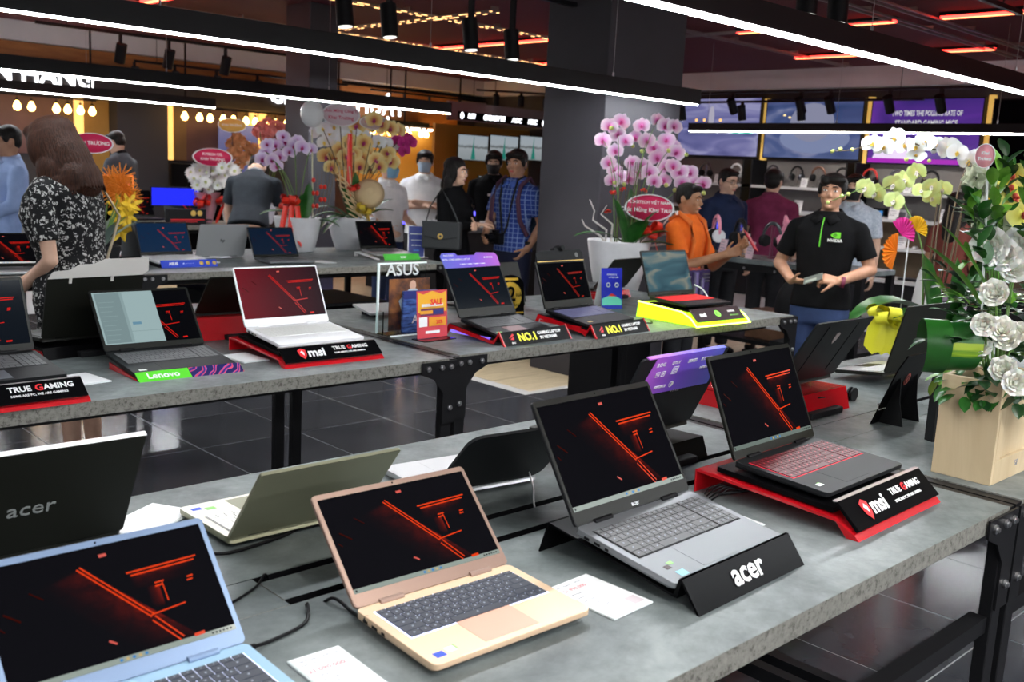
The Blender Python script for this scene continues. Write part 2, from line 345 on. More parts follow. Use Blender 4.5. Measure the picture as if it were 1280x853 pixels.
# brand strip stands on a deeper fascia so that it stays left of the column
br = thing('brand_sign_strip', 'black strip of small white brand names left of the wide column', 'sign', (10.0, 12.0, 2.24))
MB().box(0, 2.34, 0, .04, 0, .28).build('backing', mat('grey_lilac', (.25, .22, .24), .6), br)
MB().box(.2, 2.33, -.01, .001, .02, .14).build('strip', glossb, br)
for k, s in enumerate(('MSI', 'GIGABYTE', 'AOC', 'HKC', 'LG')):
    text(s, .105, signw, br, ((.47, .95, 1.45, 1.81, 2.25)[k], -.012, .08), (PI/2, 0, 0), bold=.003, shear=.2, xs=.95)
MB().sph((.28, -.01, .08), (.035, .006, .05)).sph((2.10, -.01, .08), (.06, .006, .06)).build('round_logo', signw, br)
wallpart('soffit_light', 9.3, 11.2, 2.12, 2.15, .25, mat('soft_white_strip', (1, 1, 1), .5, emit=(1, .97, .85), es=8), 'thin white light strip under the brown fascia', 'light strip')
# poster bays
postm = noisy('brown_poster', (.10, .055, .06), (.17, .085, .085), 1.2, .5)
perf = mat('perforated_gold', (.25, .15, .07), .5)
def _p():
    n, l, b = nodes(perf); v = coords(perf, 'Object', (60, 60, 60)); t = n.new('ShaderNodeTexChecker'); t.inputs['Scale'].default_value = 1; l.new(v, t.inputs[0])
    t.inputs[1].default_value = (.34, .20, .08, 1); t.inputs[2].default_value = (.04, .03, .03, 1); l.new(t.outputs[0], b.inputs['Base Color'])
_p()
def bay(x0, x1, lab, zb=1.42):
    t = thing('lit_poster_bay', lab, 'wall panel', (x0, WY1, zb)); w_ = x1-x0; bh = 2.18-zb
    MB().box(0, w_, -.06, -.001, 0, bh).build('poster', postm, t)
    for s in (0, w_-.11): MB().box(s, s+.11, -.12, -.061, 0, bh).build('glowing_bar', warm, t)
    for s in (.14, w_-.32): MB().box(s, s+.18, -.1, -.061, 0, bh).build('perforated_strip', perf, t)
bay(3.0, 5.25, 'wall bay with a brown poster and glowing yellow bars, left one'); bay(6.4, 7.85, 'wall bay with a brown poster and glowing yellow bars, second from the left')
bay(7.9, 9.2, 'wall bay with glowing yellow bars behind the pink flowers')
wallpart('gold_wall_panel', 5.27, 5.62, .9, 2.18, .05, warmw, 'plain gold panel left of the dark grey wall section', 'wall panel')
wallpart('grey_wall_section', 5.63, 6.35, 0, 2.19, .3, mat('dark_grey_section', (.05, .048, .056), .7), 'flat dark grey wall section behind the man in the grey polo', 'wall panel')
wallpart('orange_wall_panel', 9.25, 12.3, 1.2, 2.14, .04, mat('orange_wall', (.50, .24, .035), .55), 'orange back wall behind the masked sales people', 'wall panel')
wallpart('dark_counter_back', 9.25, 12.3, .02, 1.19, .06, noisy('dark_brown_panel', (.05, .022, .015), (.08, .035, .02), 3), 'dark brown lower wall behind the masked sales people', 'wall panel')
# poster box in the second bay: tall blue product banner
bb = thing('blue_banner', 'tall blue and white product banner beside the second poster bay', 'banner', (7.05, 13.6, 0))
MB().box(0, .62, 0, .03, .9, 1.98).build('banner_panel', mat('banner_blue', (.10, .12, .32), .5, emit=(.2, .25, .6), es=.3), bb)
MB().box(.25, .36, -.005, 0, 1.1, 1.85).box(.42, .5, -.005, 0, 1.4, 1.75).build('printed_columns', signw if 0 else white, bb)
MB().cyl((.31, .02, 0), (.31, .02, .9), .02).box(.1, .52, -.1, .1, 0, .02).build('stand', black, bb)
# hanging filament bulbs
bulb = mat('warm_bulb', (1, .7, .3), .3, emit=(1, .60, .17), es=13)
def bulbs(xs, y, z, lab, grp):
    t0 = None
    for q_, x in enumerate(xs):
        if t0 is None:
            t = thing('hanging_bulb', ORD[0]+' '+lab, 'light bulb', (x, y, z), group=grp)
            MB().lathe([(0, -.075), (.028, -.068), (.045, -.04), (.047, -.02), (.03, .02), (.018, .045), (0, .05)], 12).build('glass_bulb', bulb, t)
            MB().cyl((0, 0, .04), (0, 0, .075), .018, n=10).cyl((0, 0, .07), (0, 0, .11), .004, n=6).build('socket', black, t); t0 = t
        else: copy_tree(t0, None, (x, y, z))['label'] = ORD[q_]+' '+lab
    wr = thing('bulb_rail', 'thin dark rail holding the row of bulbs: '+grp, 'rail', (xs[0], y, z+.11)); MB().box(-.05, xs[-1]-xs[0]+.05, -.012, .012, 0, .02).box(0, .02, -.01, .01, .02, ZC-z-.11).box(xs[-1]-xs[0]-.02, xs[-1]-xs[0], -.01, .01, .02, ZC-z-.11).build('rail_bar', black, wr)
bulbs([3.55, 3.7, 4.25, 4.42, 4.72, 4.86, 5.02, 5.17], 13.42, 2.02, 'glowing bulb from the left hanging before the left poster bay', 'bulbs before the left bay')
bulbs([6.44, 6.66, 6.82, 7.02, 7.18, 7.38, 7.53, 7.71, 7.86, 8.05, 8.2, 8.38, 8.55, 8.75], 13.42, 2.05, 'glowing bulb from the left hanging before the second poster bay', 'bulbs before the second bay')
bulbs([8.95+.17*k for k in range(7)], 13.42, 2.05, 'glowing bulb from the left hanging behind the mixed orchids', 'bulbs behind the mixed orchids')
bulbs([10.25, 10.36, 10.62, 10.73, 10.98, 11.08, 11.35, 11.45], 13.42, 2.06, 'glowing bulb from the left hanging on the orange wall', 'bulbs on the orange wall')
# monitors with a harbour picture
sea = mat('harbour_picture', (.0, .0, .0), .3, emit=(.2, .25, .28), es=1)
def _s():
    n, l, b = nodes(sea); v = coords(sea, 'Object'); s = n.new('ShaderNodeSeparateXYZ'); l.new(v, s.inputs[0])
    f = noise(sea, v, 14, 4); a = n.new('ShaderNodeMath'); a.operation = 'MULTIPLY_ADD'; l.new(f, a.inputs[0]); a.inputs[1].default_value = .08; l.new(s.outputs[2], a.inputs[2])
    m2 = n.new('ShaderNodeMapRange'); l.new(a.outputs[0], m2.inputs[0]); m2.inputs[1].default_value = -.2; m2.inputs[2].default_value = .28
    l.new(ramp(sea, m2.outputs[0], [(0, (.22, .25, .26)), (.48, (.30, .33, .35)), (.52, (.07, .08, .08)), (.6, (.33, .37, .40)), (1, (.30, .35, .40))]), b.inputs['Emission Color'])
_s()
statm = mat('statue_green', (0, 0, 0), .4, emit=(.02, .22, .17), es=.8)
def monitor(x, z, y=13.7, w_=.7, h_=.42, lab=''):
    t = thing('wall_monitor', lab, 'monitor', (x, y, z), group=None)
    MB().box(-w_/2-.01, w_/2+.01, 0, .03, -h_/2-.01, h_/2+.01).build('housing', black, t, bev=.003)
    MB().box(-w_/2, w_/2, -.003, 0, -h_/2, h_/2).build('screen', sea, t)
    b = MB(); b.cyl((0, -.006, -h_/2+.01), (0, -.006, -.02), .05, .022, n=8, T=Matrix.Scale(1, 4)); b.cyl((0, -.006, -.02), (0, -.006, .06), .02, .012, n=6); b.cyl((0, -.006, .05), (.01, -.006, h_/2-.02), .008, .006, n=5)
    o = b.build('green_figure', statm, t)
    for v in o.data.vertices: v.co.y = -.005+.08*(v.co.y+.006)
    MB().box(-.02, .02, .03, .34, -.02, .02).build('wall_arm', black, t)
for i, lb in enumerate(('wall monitor with a harbour picture, leftmost of the row', 'wall monitor with a harbour picture, middle of the row', 'wall monitor with a harbour picture, nearest the wide column')):
    monitor(10.72+.675*i, 1.845+.03*i, 12.2, .62, .385, lb)
MB().box(10.2, 12.3, 12.54, 12.6, 0, 2.2).build('monitor_partition', mat('orange_wall', (.50, .24, .035), .55), label='brown partition carrying the row of harbour monitors', cat='partition')
for i, lb in enumerate(('low monitor on the counter right of the man in the black mask', 'low monitor on the counter next to the wide column')):
    monitor(11.15+.62*i, 1.22, 12.2, .55, .36, lb)
# ================================================================== tables
TT = .81
bolt_me = MB().cyl((0, 0, 0), (0, -.006, 0), .011, .011, n=6).cyl((0, -.006, 0), (0, -.011, 0), .006, n=8).mesh('bolt', steel)
leg_l = {}
def table(x0, x1, y0, y1, lab, slots=False, zt=TT, th=.043, name='display_table', legs=((0, 0), (1, 0), (0, 1), (1, 1)), stretch=True):
    t = thing(name, lab, 'table', (x0, y0, 0), group=None); W = x1-x0; Dp = y1-y0
    e = .035   # steel end strip
    mats = [concrete, edge]
    def slab(a0, a1, b0, b1, nm='tabletop', dark=()):
        b = MB(); b.box(a0, a1, b0, b1, zt-th, zt, 1); b.m[-5] = 0  # top face gets the laminate
        b.m = [1]*6; b.m[1] = 0
        for q in dark: b.m[q] = 2
        return b.build(nm, mats+[blackp], t, bev=.0008)
    if slots:
        m0 = Dp*.455; m1 = Dp*.54
        slab(e, W-e, 0, m0, dark=(4,)); slab(e, W-e, m1+.026, Dp, dark=(2,)); 
        slab(e, .87, m0+.0015, m1+.0245, 'tabletop_strip', (3,)); slab(.872, W-e, m0+.022, m1+.004, 'tabletop_strip', (2, 4))
        MB().box(.8, W-e, m0-.01, m1+.04, zt-.12, zt-.045).build('cable_tray', black, t)
    else: slab(e, W-e, 0, Dp)
    for xx in (0, W-e): MB().box(xx, xx+e, .002, Dp-.002, zt-.05, zt-.004).build('steel_end_strip', black, t)
    z1 = zt-th-.001
    for ya in (.16, Dp-.08): MB().box(.04, W-.04, ya, ya+.04, z1-.05, z1).build('frame_bar', black, t)
    for ix, iy in legs:
        lx = .016 if ix == 0 else W-.068; ly = -.004 if iy == 0 else Dp-.04
        MB().box(lx, lx+.052, ly, ly+.032, 0.001, zt-th-.001).build('leg', black, t, bev=.003)
        if iy == 0:
            s = 1 if ix == 0 else -1; x_ = 0.002 if ix == 0 else W-.002
            b = MB(); P = [(x_, zt-.006), (x_+s*.17, zt-.006), (x_+s*.17, zt-.05), (x_+s*.11, zt-.075), (x_+s*.065, zt-.13), (x_+s*.065, zt-.25), (x_, zt-.25)]
            b.prism(P, -.010, -.0045, ax='y'); b.build('corner_bracket', black, t)
            for px_, pz_ in ((.03, .03), (.075, .03), (.14, .03), (.03, .19)): link('bolt', bolt_me, t, (x_+s*px_, -.0102, zt-pz_))
    if stretch:
        MB().box(.07, W-.07, .005, .045, .50, .54).build('stretcher', black, t)
    for ix in ((0, 1) if stretch else ()):
        lx = .02 if ix == 0 else W-.06
        MB().box(lx, lx+.04, .06, Dp-.06, .12, .16).build('end_rail', black, t)
    return t
GX = 2.46
table(-.05, GX-.005, .79, 1.99, 'concrete-topped display table in the foreground with two black cable slots', True)
table(GX+.005, 4.92, .79, 1.99, 'concrete-topped table on the right under the wooden flower crate', True)
table(-.05, GX-.005, 2.84, 4.09, 'concrete-topped table in the second row, left, under the white laptop', False, legs=((0, 0), (1, 0), (0, 1), (1, 1)), stretch=False)
table(GX+.005, 4.98, 2.87, 4.09, 'concrete-topped table in the second row, right, under the yellow lettered stands', False, stretch=False)
table(-.1, GX-.005, 5.74, 7.1, 'third-row grey table behind the woman in the floral dress', False, stretch=False)
table(GX+.005, 4.9, 5.74, 7.1, 'third-row grey table carrying the white flower pots', False, stretch=False)
table(1.7, 5.4, 9.5, 10.25, 'far grey desk in front of the man in the grey polo', False, stretch=False)
# dark boxes and wires under the rows
def cab(x0, x1, y0, y1, z0, z1, m, lab, name='pc_case', cat='box'):
    t = thing(name, lab, cat, (x0, y0, z0)); MB().box(0, x1-x0, 0, y1-y0, 0, z1-z0).build('case', m, t, bev=.006)
    MB().box(.01, x1-x0-.01, -.004, .001, .02, z1-z0-.02).build('front_panel', glossb, t)
    b = MB(); 
    for k in range(5): b.box(.02, x1-x0-.02, -.006, -.003, .04+k*.03, .045+k*.03)
    b.build('grille', matteb, t); return t
cab(3.1, 3.6, 5.95, 6.6, .002, .62, matteb, 'black cabinet under the third-row table, left of the table leg')
cab(3.95, 4.55, 6.1, 6.8, .002, .50, matteb, 'black low cabinet under the third-row table, right end')
rug = mat('black_rug', (.015, .014, .016), .9)
MB().box(5.3, 7.4, 6.3, 8.2, .0005, .018).build('floor_mat', rug, bev=.004, label='black mat on the light wooden floor by the second row', cat='mat')
blue_glow = mat('blue_lit_tape', (.1, .1, .4), .5, emit=(.12, .1, 1), es=2.5)
MB().box(5.6, 7.3, 8.6, 8.75, .0005, .06).build('glowing_floor_strip', blue_glow, label='blue glowing strip on the wooden floor beyond the tables', cat='light strip')
# ================================================================== laptops
lapm = dict(gold=mat('lap_gold', (.74, .53, .35), .33, .35), goldlid=mat('lap_goldlid', (.30, .20, .16), .4, .4), blue=mat('lap_blue', (.30, .47, .62), .35, .3), bluelid=mat('lap_bluelid', (.16, .23, .36), .4, .4),
    black=mat('lap_black', (.006, .0065, .0045), .42, spec=.3), dark=mat('lap_dark', (.013, .014, .0155), .45, .1, spec=.2), grey=mat('lap_grey', (.21, .22, .235), .38, .5),
    silver=mat('lap_silver', (.55, .56, .57), .33, .6), white=mat('lap_white', (.82, .82, .83), .4), champagne=mat('lap_champagne', (.27, .27, .18), .35, .55), keyglow=mat('key_glow', (.5, .5, .6), .5, emit=(.62, .68, 1), es=1.3),
    redglow=mat('key_redglow', (.4, .02, .04), .5, emit=(1, .03, .06), es=.5), offwhite=mat('lap_offwhite', (.74, .72, .62), .4, .2))
keyd = mat('key_dark', (.035, .04, .055), .5); keyg = mat('key_grey', (.12, .123, .128), .5); keyr = mat('key_red', (.05, .006, .010), .4, emit=(1, .02, .05), es=.05); keyw = mat('key_white', (.75, .75, .72), .5)
keyprint = mat('key_print', (.30, .33, .40), .5)
scr_off = mat('screen_black', (.003, .003, .004), .35, spec=0)
def emat(name, c, s=1): return mat(name, (0, 0, 0), .15, emit=c, es=s, spec=.05)
orange = emat('screen_orange', (1, .065, .012), .85); orange2 = emat('screen_red', (.9, .02, .012), .75); dimred = emat('screen_dimred', (.045, .003, .001), 1); dimred2 = emat('screen_deepred', (.018, .001, .0005), 1)
tbar = emat('taskbar_grey', (.34, .40, .36), .95); tbd = emat('taskbar_dark', (.02, .025, .03), 1); icon1 = emat('icon_blue', (.05, .25, .6), 1); icon2 = emat('icon_yellow', (.6, .45, .2), 1); pink = emat('screen_pink', (.9, .15, .12), .8); whit = emat('screen_white', (.7, .7, .7), 1)
KEYM = {}
def keymesh(w_, d_, m, th):
    k = (round(w_, 4), round(d_, 4), m.name)
    if k not in KEYM:
        b = MB(); b.box(-w_/2, w_/2, -d_/2, d_/2, 0, th); b.f.pop(0); b.m.pop(0); b.sm.pop(0)
        z = th+.0002; q = min(w_, d_)*.10; b.add([(-q, -q*.6, z), (q, -q*.6, z), (q, q*1.4, z), (-q, q*1.4, z)], [(0, 1, 2, 3)], 1)
        KEYM[k] = b.mesh('key', [m, keyprint if m is not keyr else mat('key_redprint', (.3, .02, .03), .5, emit=(1, .08, .1), es=.6)])
    return KEYM[k]
def key_layout(W, Dp, num):
    """list of x,y,w,d in a keyboard area W x Dp, origin at its centre"""
    out = []; U = 15+(4.2 if num else 0); u = W/U; g = u*.11
    rows = [([1]*15, .62), ([1]*13+[2], 1), ([1.5]+[1]*12+[1.5], 1), ([1.75]+[1]*11+[2.25], 1), ([2.25]+[1]*10+[2.75], 1), ([1.25, 1, 1, 1.25, 5.5, 1, 1, 1, 1, 1], 1)]
    tot = sum(r[1] for r in rows); v = Dp/tot; y = Dp/2
    for r, (ws, hh) in enumerate(rows):
        x = -W/2
        for q in ws: out.append((x+q*u/2, y-hh*v/2, q*u-g, hh*v-g)); x += q*u
        if num:
            x = -W/2+15.2*u
            for q in range(4): out.append((x+u/2, y-hh*v/2, u-g, hh*v-g)); x += u
        y -= hh*v
    return out
def stroke(b, p, q, wd, z, mi, W, H):
    a = Vector((p[0]*W, p[1]*H)); c = Vector((q[0]*W, q[1]*H)); d = (c-a).normalized(); n = Vector((-d.y, d.x))*wd/2
    b.add([(a.x-n.x, -z, a.y-n.y), (c.x-n.x, -z, c.y-n.y), (c.x+n.x, -z, c.y+n.y), (a.x+n.x, -z, a.y+n.y)], [(0, 1, 2, 3)], mi)
WALL = {}
def wallpaper(W, H, style='orange'):
    k = (round(W, 2), style)
    if k in WALL: return WALL[k]
    b = MB(); s = W/.3
    def P(pts, z, mi): b.add([(p[0]*W, -z, p[1]*H) for p in pts], [tuple(range(len(pts)))], mi)
    if style in ('orange', 'red', 'dim'):
        # glow
        for (p, q, wd) in (((.40, .855), (.656, .315), .0022), ((.385, .84), (.640, .30), .0022), ((.655, .30), (.752, .068), .0021), ((.638, .27), (.735, .045), .0021), ((.64, .315), (.81, .345), .0020),
                           ((.59, .715), (.93, .73), .0024), ((.605, .685), (.915, .70), .0024), ((.70, .575), (.745, .58), .0020), ((.698, .545), (.738, .55), .0024), ((.735, .58), (.737, .40), .0016), ((.855, .56), (.885, .565), .0026), ((.85, .53), (.88, .535), .0022), ((.80, .05), (.85, .055), .0045)):
            stroke(b, p, q, wd*s, .0008, 0, W, H)
        for (p, q, wd) in (((.05, .62), (.11, .53), .0022), ((.17, .74), (.22, .66), .0016), ((.02, .52), (.04, .48), .0016)): stroke(b, p, q, wd*s, .0006, 1, W, H)
        stroke(b, (.495, .915), (.53, .918), .0045*s, .0006, 3, W, H); stroke(b, (.43, .20), (.46, .16), .0028*s, .0006, 3, W, H)
    WALL[k] = (b.mesh('wallpaper_graphic', [{'orange': orange, 'red': orange2, 'dim': emat('screen_dim_orange', (.45, .02, .01), .8)}[style], dimred, dimred2, pink]))
    return WALL[k]
scr_glow = mat('screen_wallpaper', (.003, .003, .004), .35, spec=0, emit=(0, 0, 0), es=1)
def _sg():
    n, l, b = nodes(scr_glow); v = coords(scr_glow, 'Generated')
    def dot(px_, pz_, nx, nz):
        a = n.new('ShaderNodeVectorMath'); a.operation = 'SUBTRACT'; l.new(v, a.inputs[0]); a.inputs[1].default_value = (px_, 0, pz_)
        d = n.new('ShaderNodeVectorMath'); d.operation = 'DOT_PRODUCT'; l.new(a.outputs[0], d.inputs[0]); d.inputs[1].default_value = (nx, 0, nz); return d.outputs['Value']
    def mr(x, stops):
        c = n.new('ShaderNodeValToRGB'); e = c.color_ramp.elements
        while len(e) < len(stops): e.new(.5)
        for k, (p, q) in zip(e, stops): k.position = p; k.color = (q, q, q, 1)
        l.new(x, c.inputs[0]); return c.outputs[0]
    def mul(*xs):
        o = xs[0]
        for x in xs[1:]:
            m_ = n.new('ShaderNodeMath'); m_.operation = 'MULTIPLY'; l.new(o, m_.inputs[0]); l.new(x, m_.inputs[1]); o = m_.outputs[0]
        return o
    f = mr(noise(scr_glow, v, 7, 3, .7), [(.35, .15), (.65, 1)])
    g1 = mul(mr(dot(.40, .84, -.88, -.47), [(0, 0), (.004, 1), (.05, .45), (.16, .06), (.24, 0)]), mr(dot(.40, .84, .44, -.90), [(0, 0), (.04, .7), (.5, 1), (.80, .5), (.95, 0)]), f)
    g2 = mul(mr(dot(.60, .685, 0, -1), [(0, 0), (.004, 1), (.05, .3), (.13, 0)]), mr(dot(.60, 0, 1, 0), [(0, 0), (.05, 1), (.16, .6), (.32, 0)]), f)
    g3 = mul(mr(dot(.72, 0, -1, 0), [(0, 0), (.001, .8), (.03, .3), (.06, 0)]), mr(dot(0, .56, 0, -1), [(0, 0), (.02, 1), (.15, .6), (.2, 0)]))
    s1 = n.new('ShaderNodeMath'); l.new(g1, s1.inputs[0]); l.new(g2, s1.inputs[1]); s2 = n.new('ShaderNodeMath'); l.new(s1.outputs[0], s2.inputs[0]); l.new(g3, s2.inputs[1])
    l.new(ramp(scr_glow, s2.outputs[0], [(0, (.0012, .001, .0014)), (.3, (.05, .003, .0015)), (1, (.32, .012, .003))]), b.inputs['Emission Color'])
_sg()
gradr = mat('screen_dark_red', (0, 0, 0), .3, spec=.05, emit=(.1, 0, 0), es=1)  # red reflection put into the screen emission, fading to the right
def _g():
    n, l, b = nodes(gradr); v = coords(gradr, 'Generated'); s = n.new('ShaderNodeSeparateXYZ'); l.new(v, s.inputs[0])
    l.new(ramp(gradr, s.outputs[0], [(0, (.15, .002, .009)), (.5, (.06, .002, .007)), (1, (.015, .002, .006))]), b.inputs['Emission Color'])
_g()
nebula = mat('screen_nebula', (0, 0, 0), .3, spec=.05, emit=(.1, .2, .25), es=1)
def _n():
    n, l, b = nodes(nebula); v = coords(nebula, 'Generated', (1.2, 1, 2)); f = noise(nebula, v, 1.3, 2, .4, .7)
    l.new(ramp(nebula, f, [(.3, (.02, .055, .08)), (.5, (.05, .12, .15)), (.6, (.22, .23, .19)), (.68, (.07, .14, .17)), (.85, (.02, .06, .08))]), b.inputs['Emission Color'])
_n()
doc1 = emat('doc_pale', (.33, .45, .46), 1); doc2 = emat('doc_side', (.20, .28, .29), 1); bluescr = mat('screen_navy', (0, 0, 0), .2, spec=.05, emit=(.006, .022, .06), es=1); greysc = emat('screen_slate', (.006, .009, .014), 1)
MSIW = mat('printed_white', (.8, .8, .8), .5, emit=(1, 1, 1), es=.15)
def rrect(w_, h_, r, z0, z1, mi=0, n=5, sides='all'):
    """rounded rectangle prism in the xy plane, origin at the centre"""
    P = []
    for cx, cy, a0 in ((w_/2-r, h_/2-r, 0), (-w_/2+r, h_/2-r, 90), (-w_/2+r, -h_/2+r, 180), (w_/2-r, -h_/2+r, 270)):
        for k in range(n+1): a = R(a0+90*k/n); P.append((cx+r*math.cos(a), cy+r*math.sin(a)))
    return P
def laptop(f, lab, body='black', lid='black', bezel=None, keys='far', key_m=None, well=None, wall='orange', taskbar=True, num=True, logo=None, logo_m=None, screen=None, away=False, hinge=None, pad=None, deck=None, bz=(.008, .010, .008, .022), grp=None, stick=None, tbm=None, th=.018, lidr=.008):
    X, Y, Z, yaw, tilt, a, w_, d_, lh = f
    t = thing('laptop', lab, 'laptop', (X, Y, Z), (R(tilt), 0, R(yaw)), grp)
    BM = lapm[body]; LM = lapm[lid]; hinge = hinge or blackp
    P = rrect(w_, d_, .012, 0, 0)
    b = MB(); Pt = [(x, y+d_/2) for x, y in P]; n = len(Pt)
    lo = [(x*.985, .006+(y)*.985, .004) for x, y in Pt]; mid = [(x, y, .009) for x, y in Pt]; hi = [(x, y, th-.001) for x, y in Pt]; top = [(x*.997, .0006+y*.995, th) for x, y in Pt]
    b.v = lo+mid+hi+top; 
    for r_ in range(3):
        for i in range(n): b.f.append([r_*n+i, r_*n+(i+1) % n, (r_+1)*n+(i+1) % n, (r_+1)*n+i])
    b.f.append(list(range(n))[::-1]); b.f.append(list(range(3*n, 4*n))); b.m = [0]*len(b.f); b.sm = [False]*len(b.f); b.m[-1] = 1
    base = b.build('base', [BM, lapm[deck] if deck else BM], t)
    for q_ in (.02, d_-.035): MB().box(-w_*.4, w_*.4, q_, q_+.015, 0, .005).build('rubber_foot', blackp, base)
    # ports on the left side
    if not away:
        p = MB()
        for k, (yy, ln) in enumerate(((d_-.03, .012), (d_-.055, .014), (d_-.078, .008))): p.box(-w_/2-.0006, -w_/2+.002, yy-ln/2, yy+ln/2, .007, .012)
        p.build('side_ports', blackp, base)
    # keyboard
    kw = w_*(.90 if num else .875); kd = d_*.47; ky = d_*.64
    key_m = key_m or keyg; well = well or blackp
    MB().box(-kw/2-.002, kw/2+.002, ky-kd/2-.002, ky+kd/2+.002, th-.0005, th+.0003).build('keyboard_well', well, base)
    L = key_layout(kw, kd, num)
    if keys == 'near':
        for (x, y, a_, c_) in L: link('key', keymesh(a_, c_, key_m, .0022), base, (x, y+ky, th))
    elif keys != 'none':
        m = MB()
        for (x, y, a_, c_) in L: m.box(x-a_/2, x+a_/2, y+ky-c_/2, y+ky+c_/2, th, th+.002)
        m.build('keys', key_m, base, kind='stuff')
    px_ = -.02 if num else 0
    MB().box(px_-.055, px_+.055, d_*.06, d_*.06+.074 if d_ > .2 else .08, th-.0005, th+.0004).build('touchpad', pad or BM, base, bev=.0003)
    if stick:
        for k, (x, y, c, sw, sh) in enumerate(stick): MB().box(x-sw/2, x+sw/2, y-sh/2, y+sh/2, th, th+.0004).build('sticker', c, base, label=None)
    # lid
    A = R(a); lt = .006
    T = Matrix.Translation((0, d_-.001, th+.001)) @ Matrix.Rotation(-(A-PI/2), 4, 'X')
    # lid local frame: x across, z up, front face towards -y
    lo_ = link('lid', None, t); D.objects.remove(lo_)
    Q = [(x, y+lh/2) for x, y in rrect(w_, lh, lidr, 0, 0)]
    m = MB(); m.prism(Q, 0, lt, ax='y'); lid_o = m.build('lid', LM, t, rot=(-(A-PI/2), 0, 0), loc=(0, d_-.001, th+.001))
    for q_ in (-1, 1): MB().cyl((q_*w_*.36, 0, 0), (q_*w_*.22, 0, 0), .006, n=10).build('hinge', hinge, t, (0, d_-.002, th))
    bl, bt, brr, bb_ = bz
    if not away or wall:
        MB().prism([(x*.992, .001+y*.992) for x, y in Q], -.0008, 0, ax='y').build('bezel', lapm[bezel] if bezel else LM, lid_o)
        sw = w_-bl-brr; sh = lh-bt-bb_
        so = MB().box(0, sw, -.0012, -.0004, 0, sh).build('screen', screen or (scr_glow if wall in ('orange', 'red', 'dim') and not away else scr_off), lid_o, (-w_/2+bl, 0, bb_))
        if not away:
            if wall in ('orange', 'red', 'dim'): link('wallpaper_graphic', wallpaper(sw, sh, wall), lid_o, (-w_/2+bl, -.0012, bb_))
            if taskbar:
                q = MB(); q.box(0, sw, -.0016, -.0012, 0, sh*.045, 0)
                for k in range(5): q.box(sw*(.45+k*.028), sw*(.463+k*.028), -.0019, -.0016, sh*.012, sh*.034, 1+k % 2)
                for k in range(6): q.box(sw*(.88+k*.018), sw*(.89+k*.018), -.0019, -.0016, sh*.015, sh*.03, 3)
                q.box(sw*.01, sw*.02, -.0019, -.0016, sh*.012, sh*.034, 3)
                q.build('taskbar', [tbm or tbar, icon1, icon2, tbd], lid_o, (-w_/2+bl, 0, bb_))
            MB().cyl((0, -.0008, lh-bt/2), (0, -.0016, lh-bt/2), .0016, n=8).build('webcam', scr_off, lid_o)
    if logo:
        s, sz, x, z, front = logo
        if front: text(s, sz, logo_m or steel, lid_o, (x, -.0012, z), (PI/2, 0, 0), name='printed_name')
        else: text(s, sz, logo_m or steel, lid_o, (x, lt+.0006, z), (PI/2, 0, PI), name='printed_name')
    return t, base, lid_o
cpu = mat('sticker_blue', (.01, .06, .55), .4); stw = mat('sticker_pale', (.8, .85, .8), .4); stg = mat('sticker_green', (.25, .6, .15), .4); stc = mat('sticker_cyan', (.25, .6, .75), .4); stk = mat('sticker_dark', (.05, .03, .03), .4)
padp = mat('pad_pink', (.66, .36, .26), .4)
# foreground
laptop((1.009, .995, .815, -1.9, 1.9, 136.6, .320, .207, .201), 'rose-gold laptop with blue-lit dark keys standing in the foreground', 'gold', 'goldlid', keys='near', key_m=keyd, well=lapm['keyglow'], num=False, pad=padp, hinge=lapm['goldlid'], stick=((-.135, .022, cpu, .018, .014), (-.112, .026, stw, .016, .013), (-.102, .028, stg, .003, .014)))
laptop((.509, .996, .816, -.2, 1.9, 136, .32, .215, .203), 'light blue laptop cut off at the bottom left corner', 'blue', 'bluelid', keys='near', key_m=keyd, well=lapm['keyglow'], num=False, hinge=lapm['bluelid'])
laptop((.539, 2.016, .814, 180, 0, 118, .36, .25, .237), 'black laptop lid with a pale top edge at the left edge of the foreground', 'black', 'black', away=True, wall=True, logo=('acer', .046, -.005, .105, False), logo_m=mat('logo_grey', (.38, .40, .40), .35, .5))
MB().box(-.18, .18, -.0035, .0065, .2372, .2384).build('pale_top_edge', white, [o for o in D.objects if o.name.startswith('lid')][-1])
laptop((1.004, 1.816, .812, 179.2, 1, 128.9, .300, .21, .195), 'champagne laptop seen from behind with its pale keyboard facing the far side', 'champagne', 'champagne', away=True, wall=True, deck='offwhite', key_m=keyw, well=mat('key_gap', (.3, .3, .28), .5), num=False, keys='far', lidr=.004, stick=((.125, .03, cpu, .02, .014), (.1, .04, stg, .02, .014)))
laptop((1.502, 1.802, .811, 173.3, 0, 132.9, .30, .215, .219), 'dark grey laptop with rounded corners seen from behind between the rose-gold and the grey laptop', 'silver', 'dark', away=True, wall=True, keys='none', lidr=.03, num=False, pad=lapm['silver'], well=lapm['silver'])
t6, b6, l6 = laptop((1.505, .947, .834, 1.9, 8.5, 130.1, .365, .230, .247), 'grey laptop with dark bezel on the plain black lettered stand', 'grey', 'dark', bezel='black', keys='near', key_m=keyg, logo=('acer', .014, 0, .009, True), bz=(.008, .012, .008, .026), stick=((-.145, .045, stk, .014, .011), (-.128, .053, stg, .014, .008), (-.135, .02, stc, .022, .016)))
text('ConceptD', .001, white, b6, (0, .01, .0181)) if 0 else None
bb7 = laptop((2.095, .989, .869, 1.5, 3.4, 117, .371, .235, .245), 'black gaming laptop with red-lit keys on the black and red stand in front', 'dark', 'black', bezel='black', keys='near', key_m=keyr, well=lapm['redglow'], stick=((-.15, .04, stw, .02, .012), (-.145, .045, stg, .01, .008)), bz=(.007, .010, .007, .02), tbm=emat('taskbar_dim', (.16, .20, .18), 1))
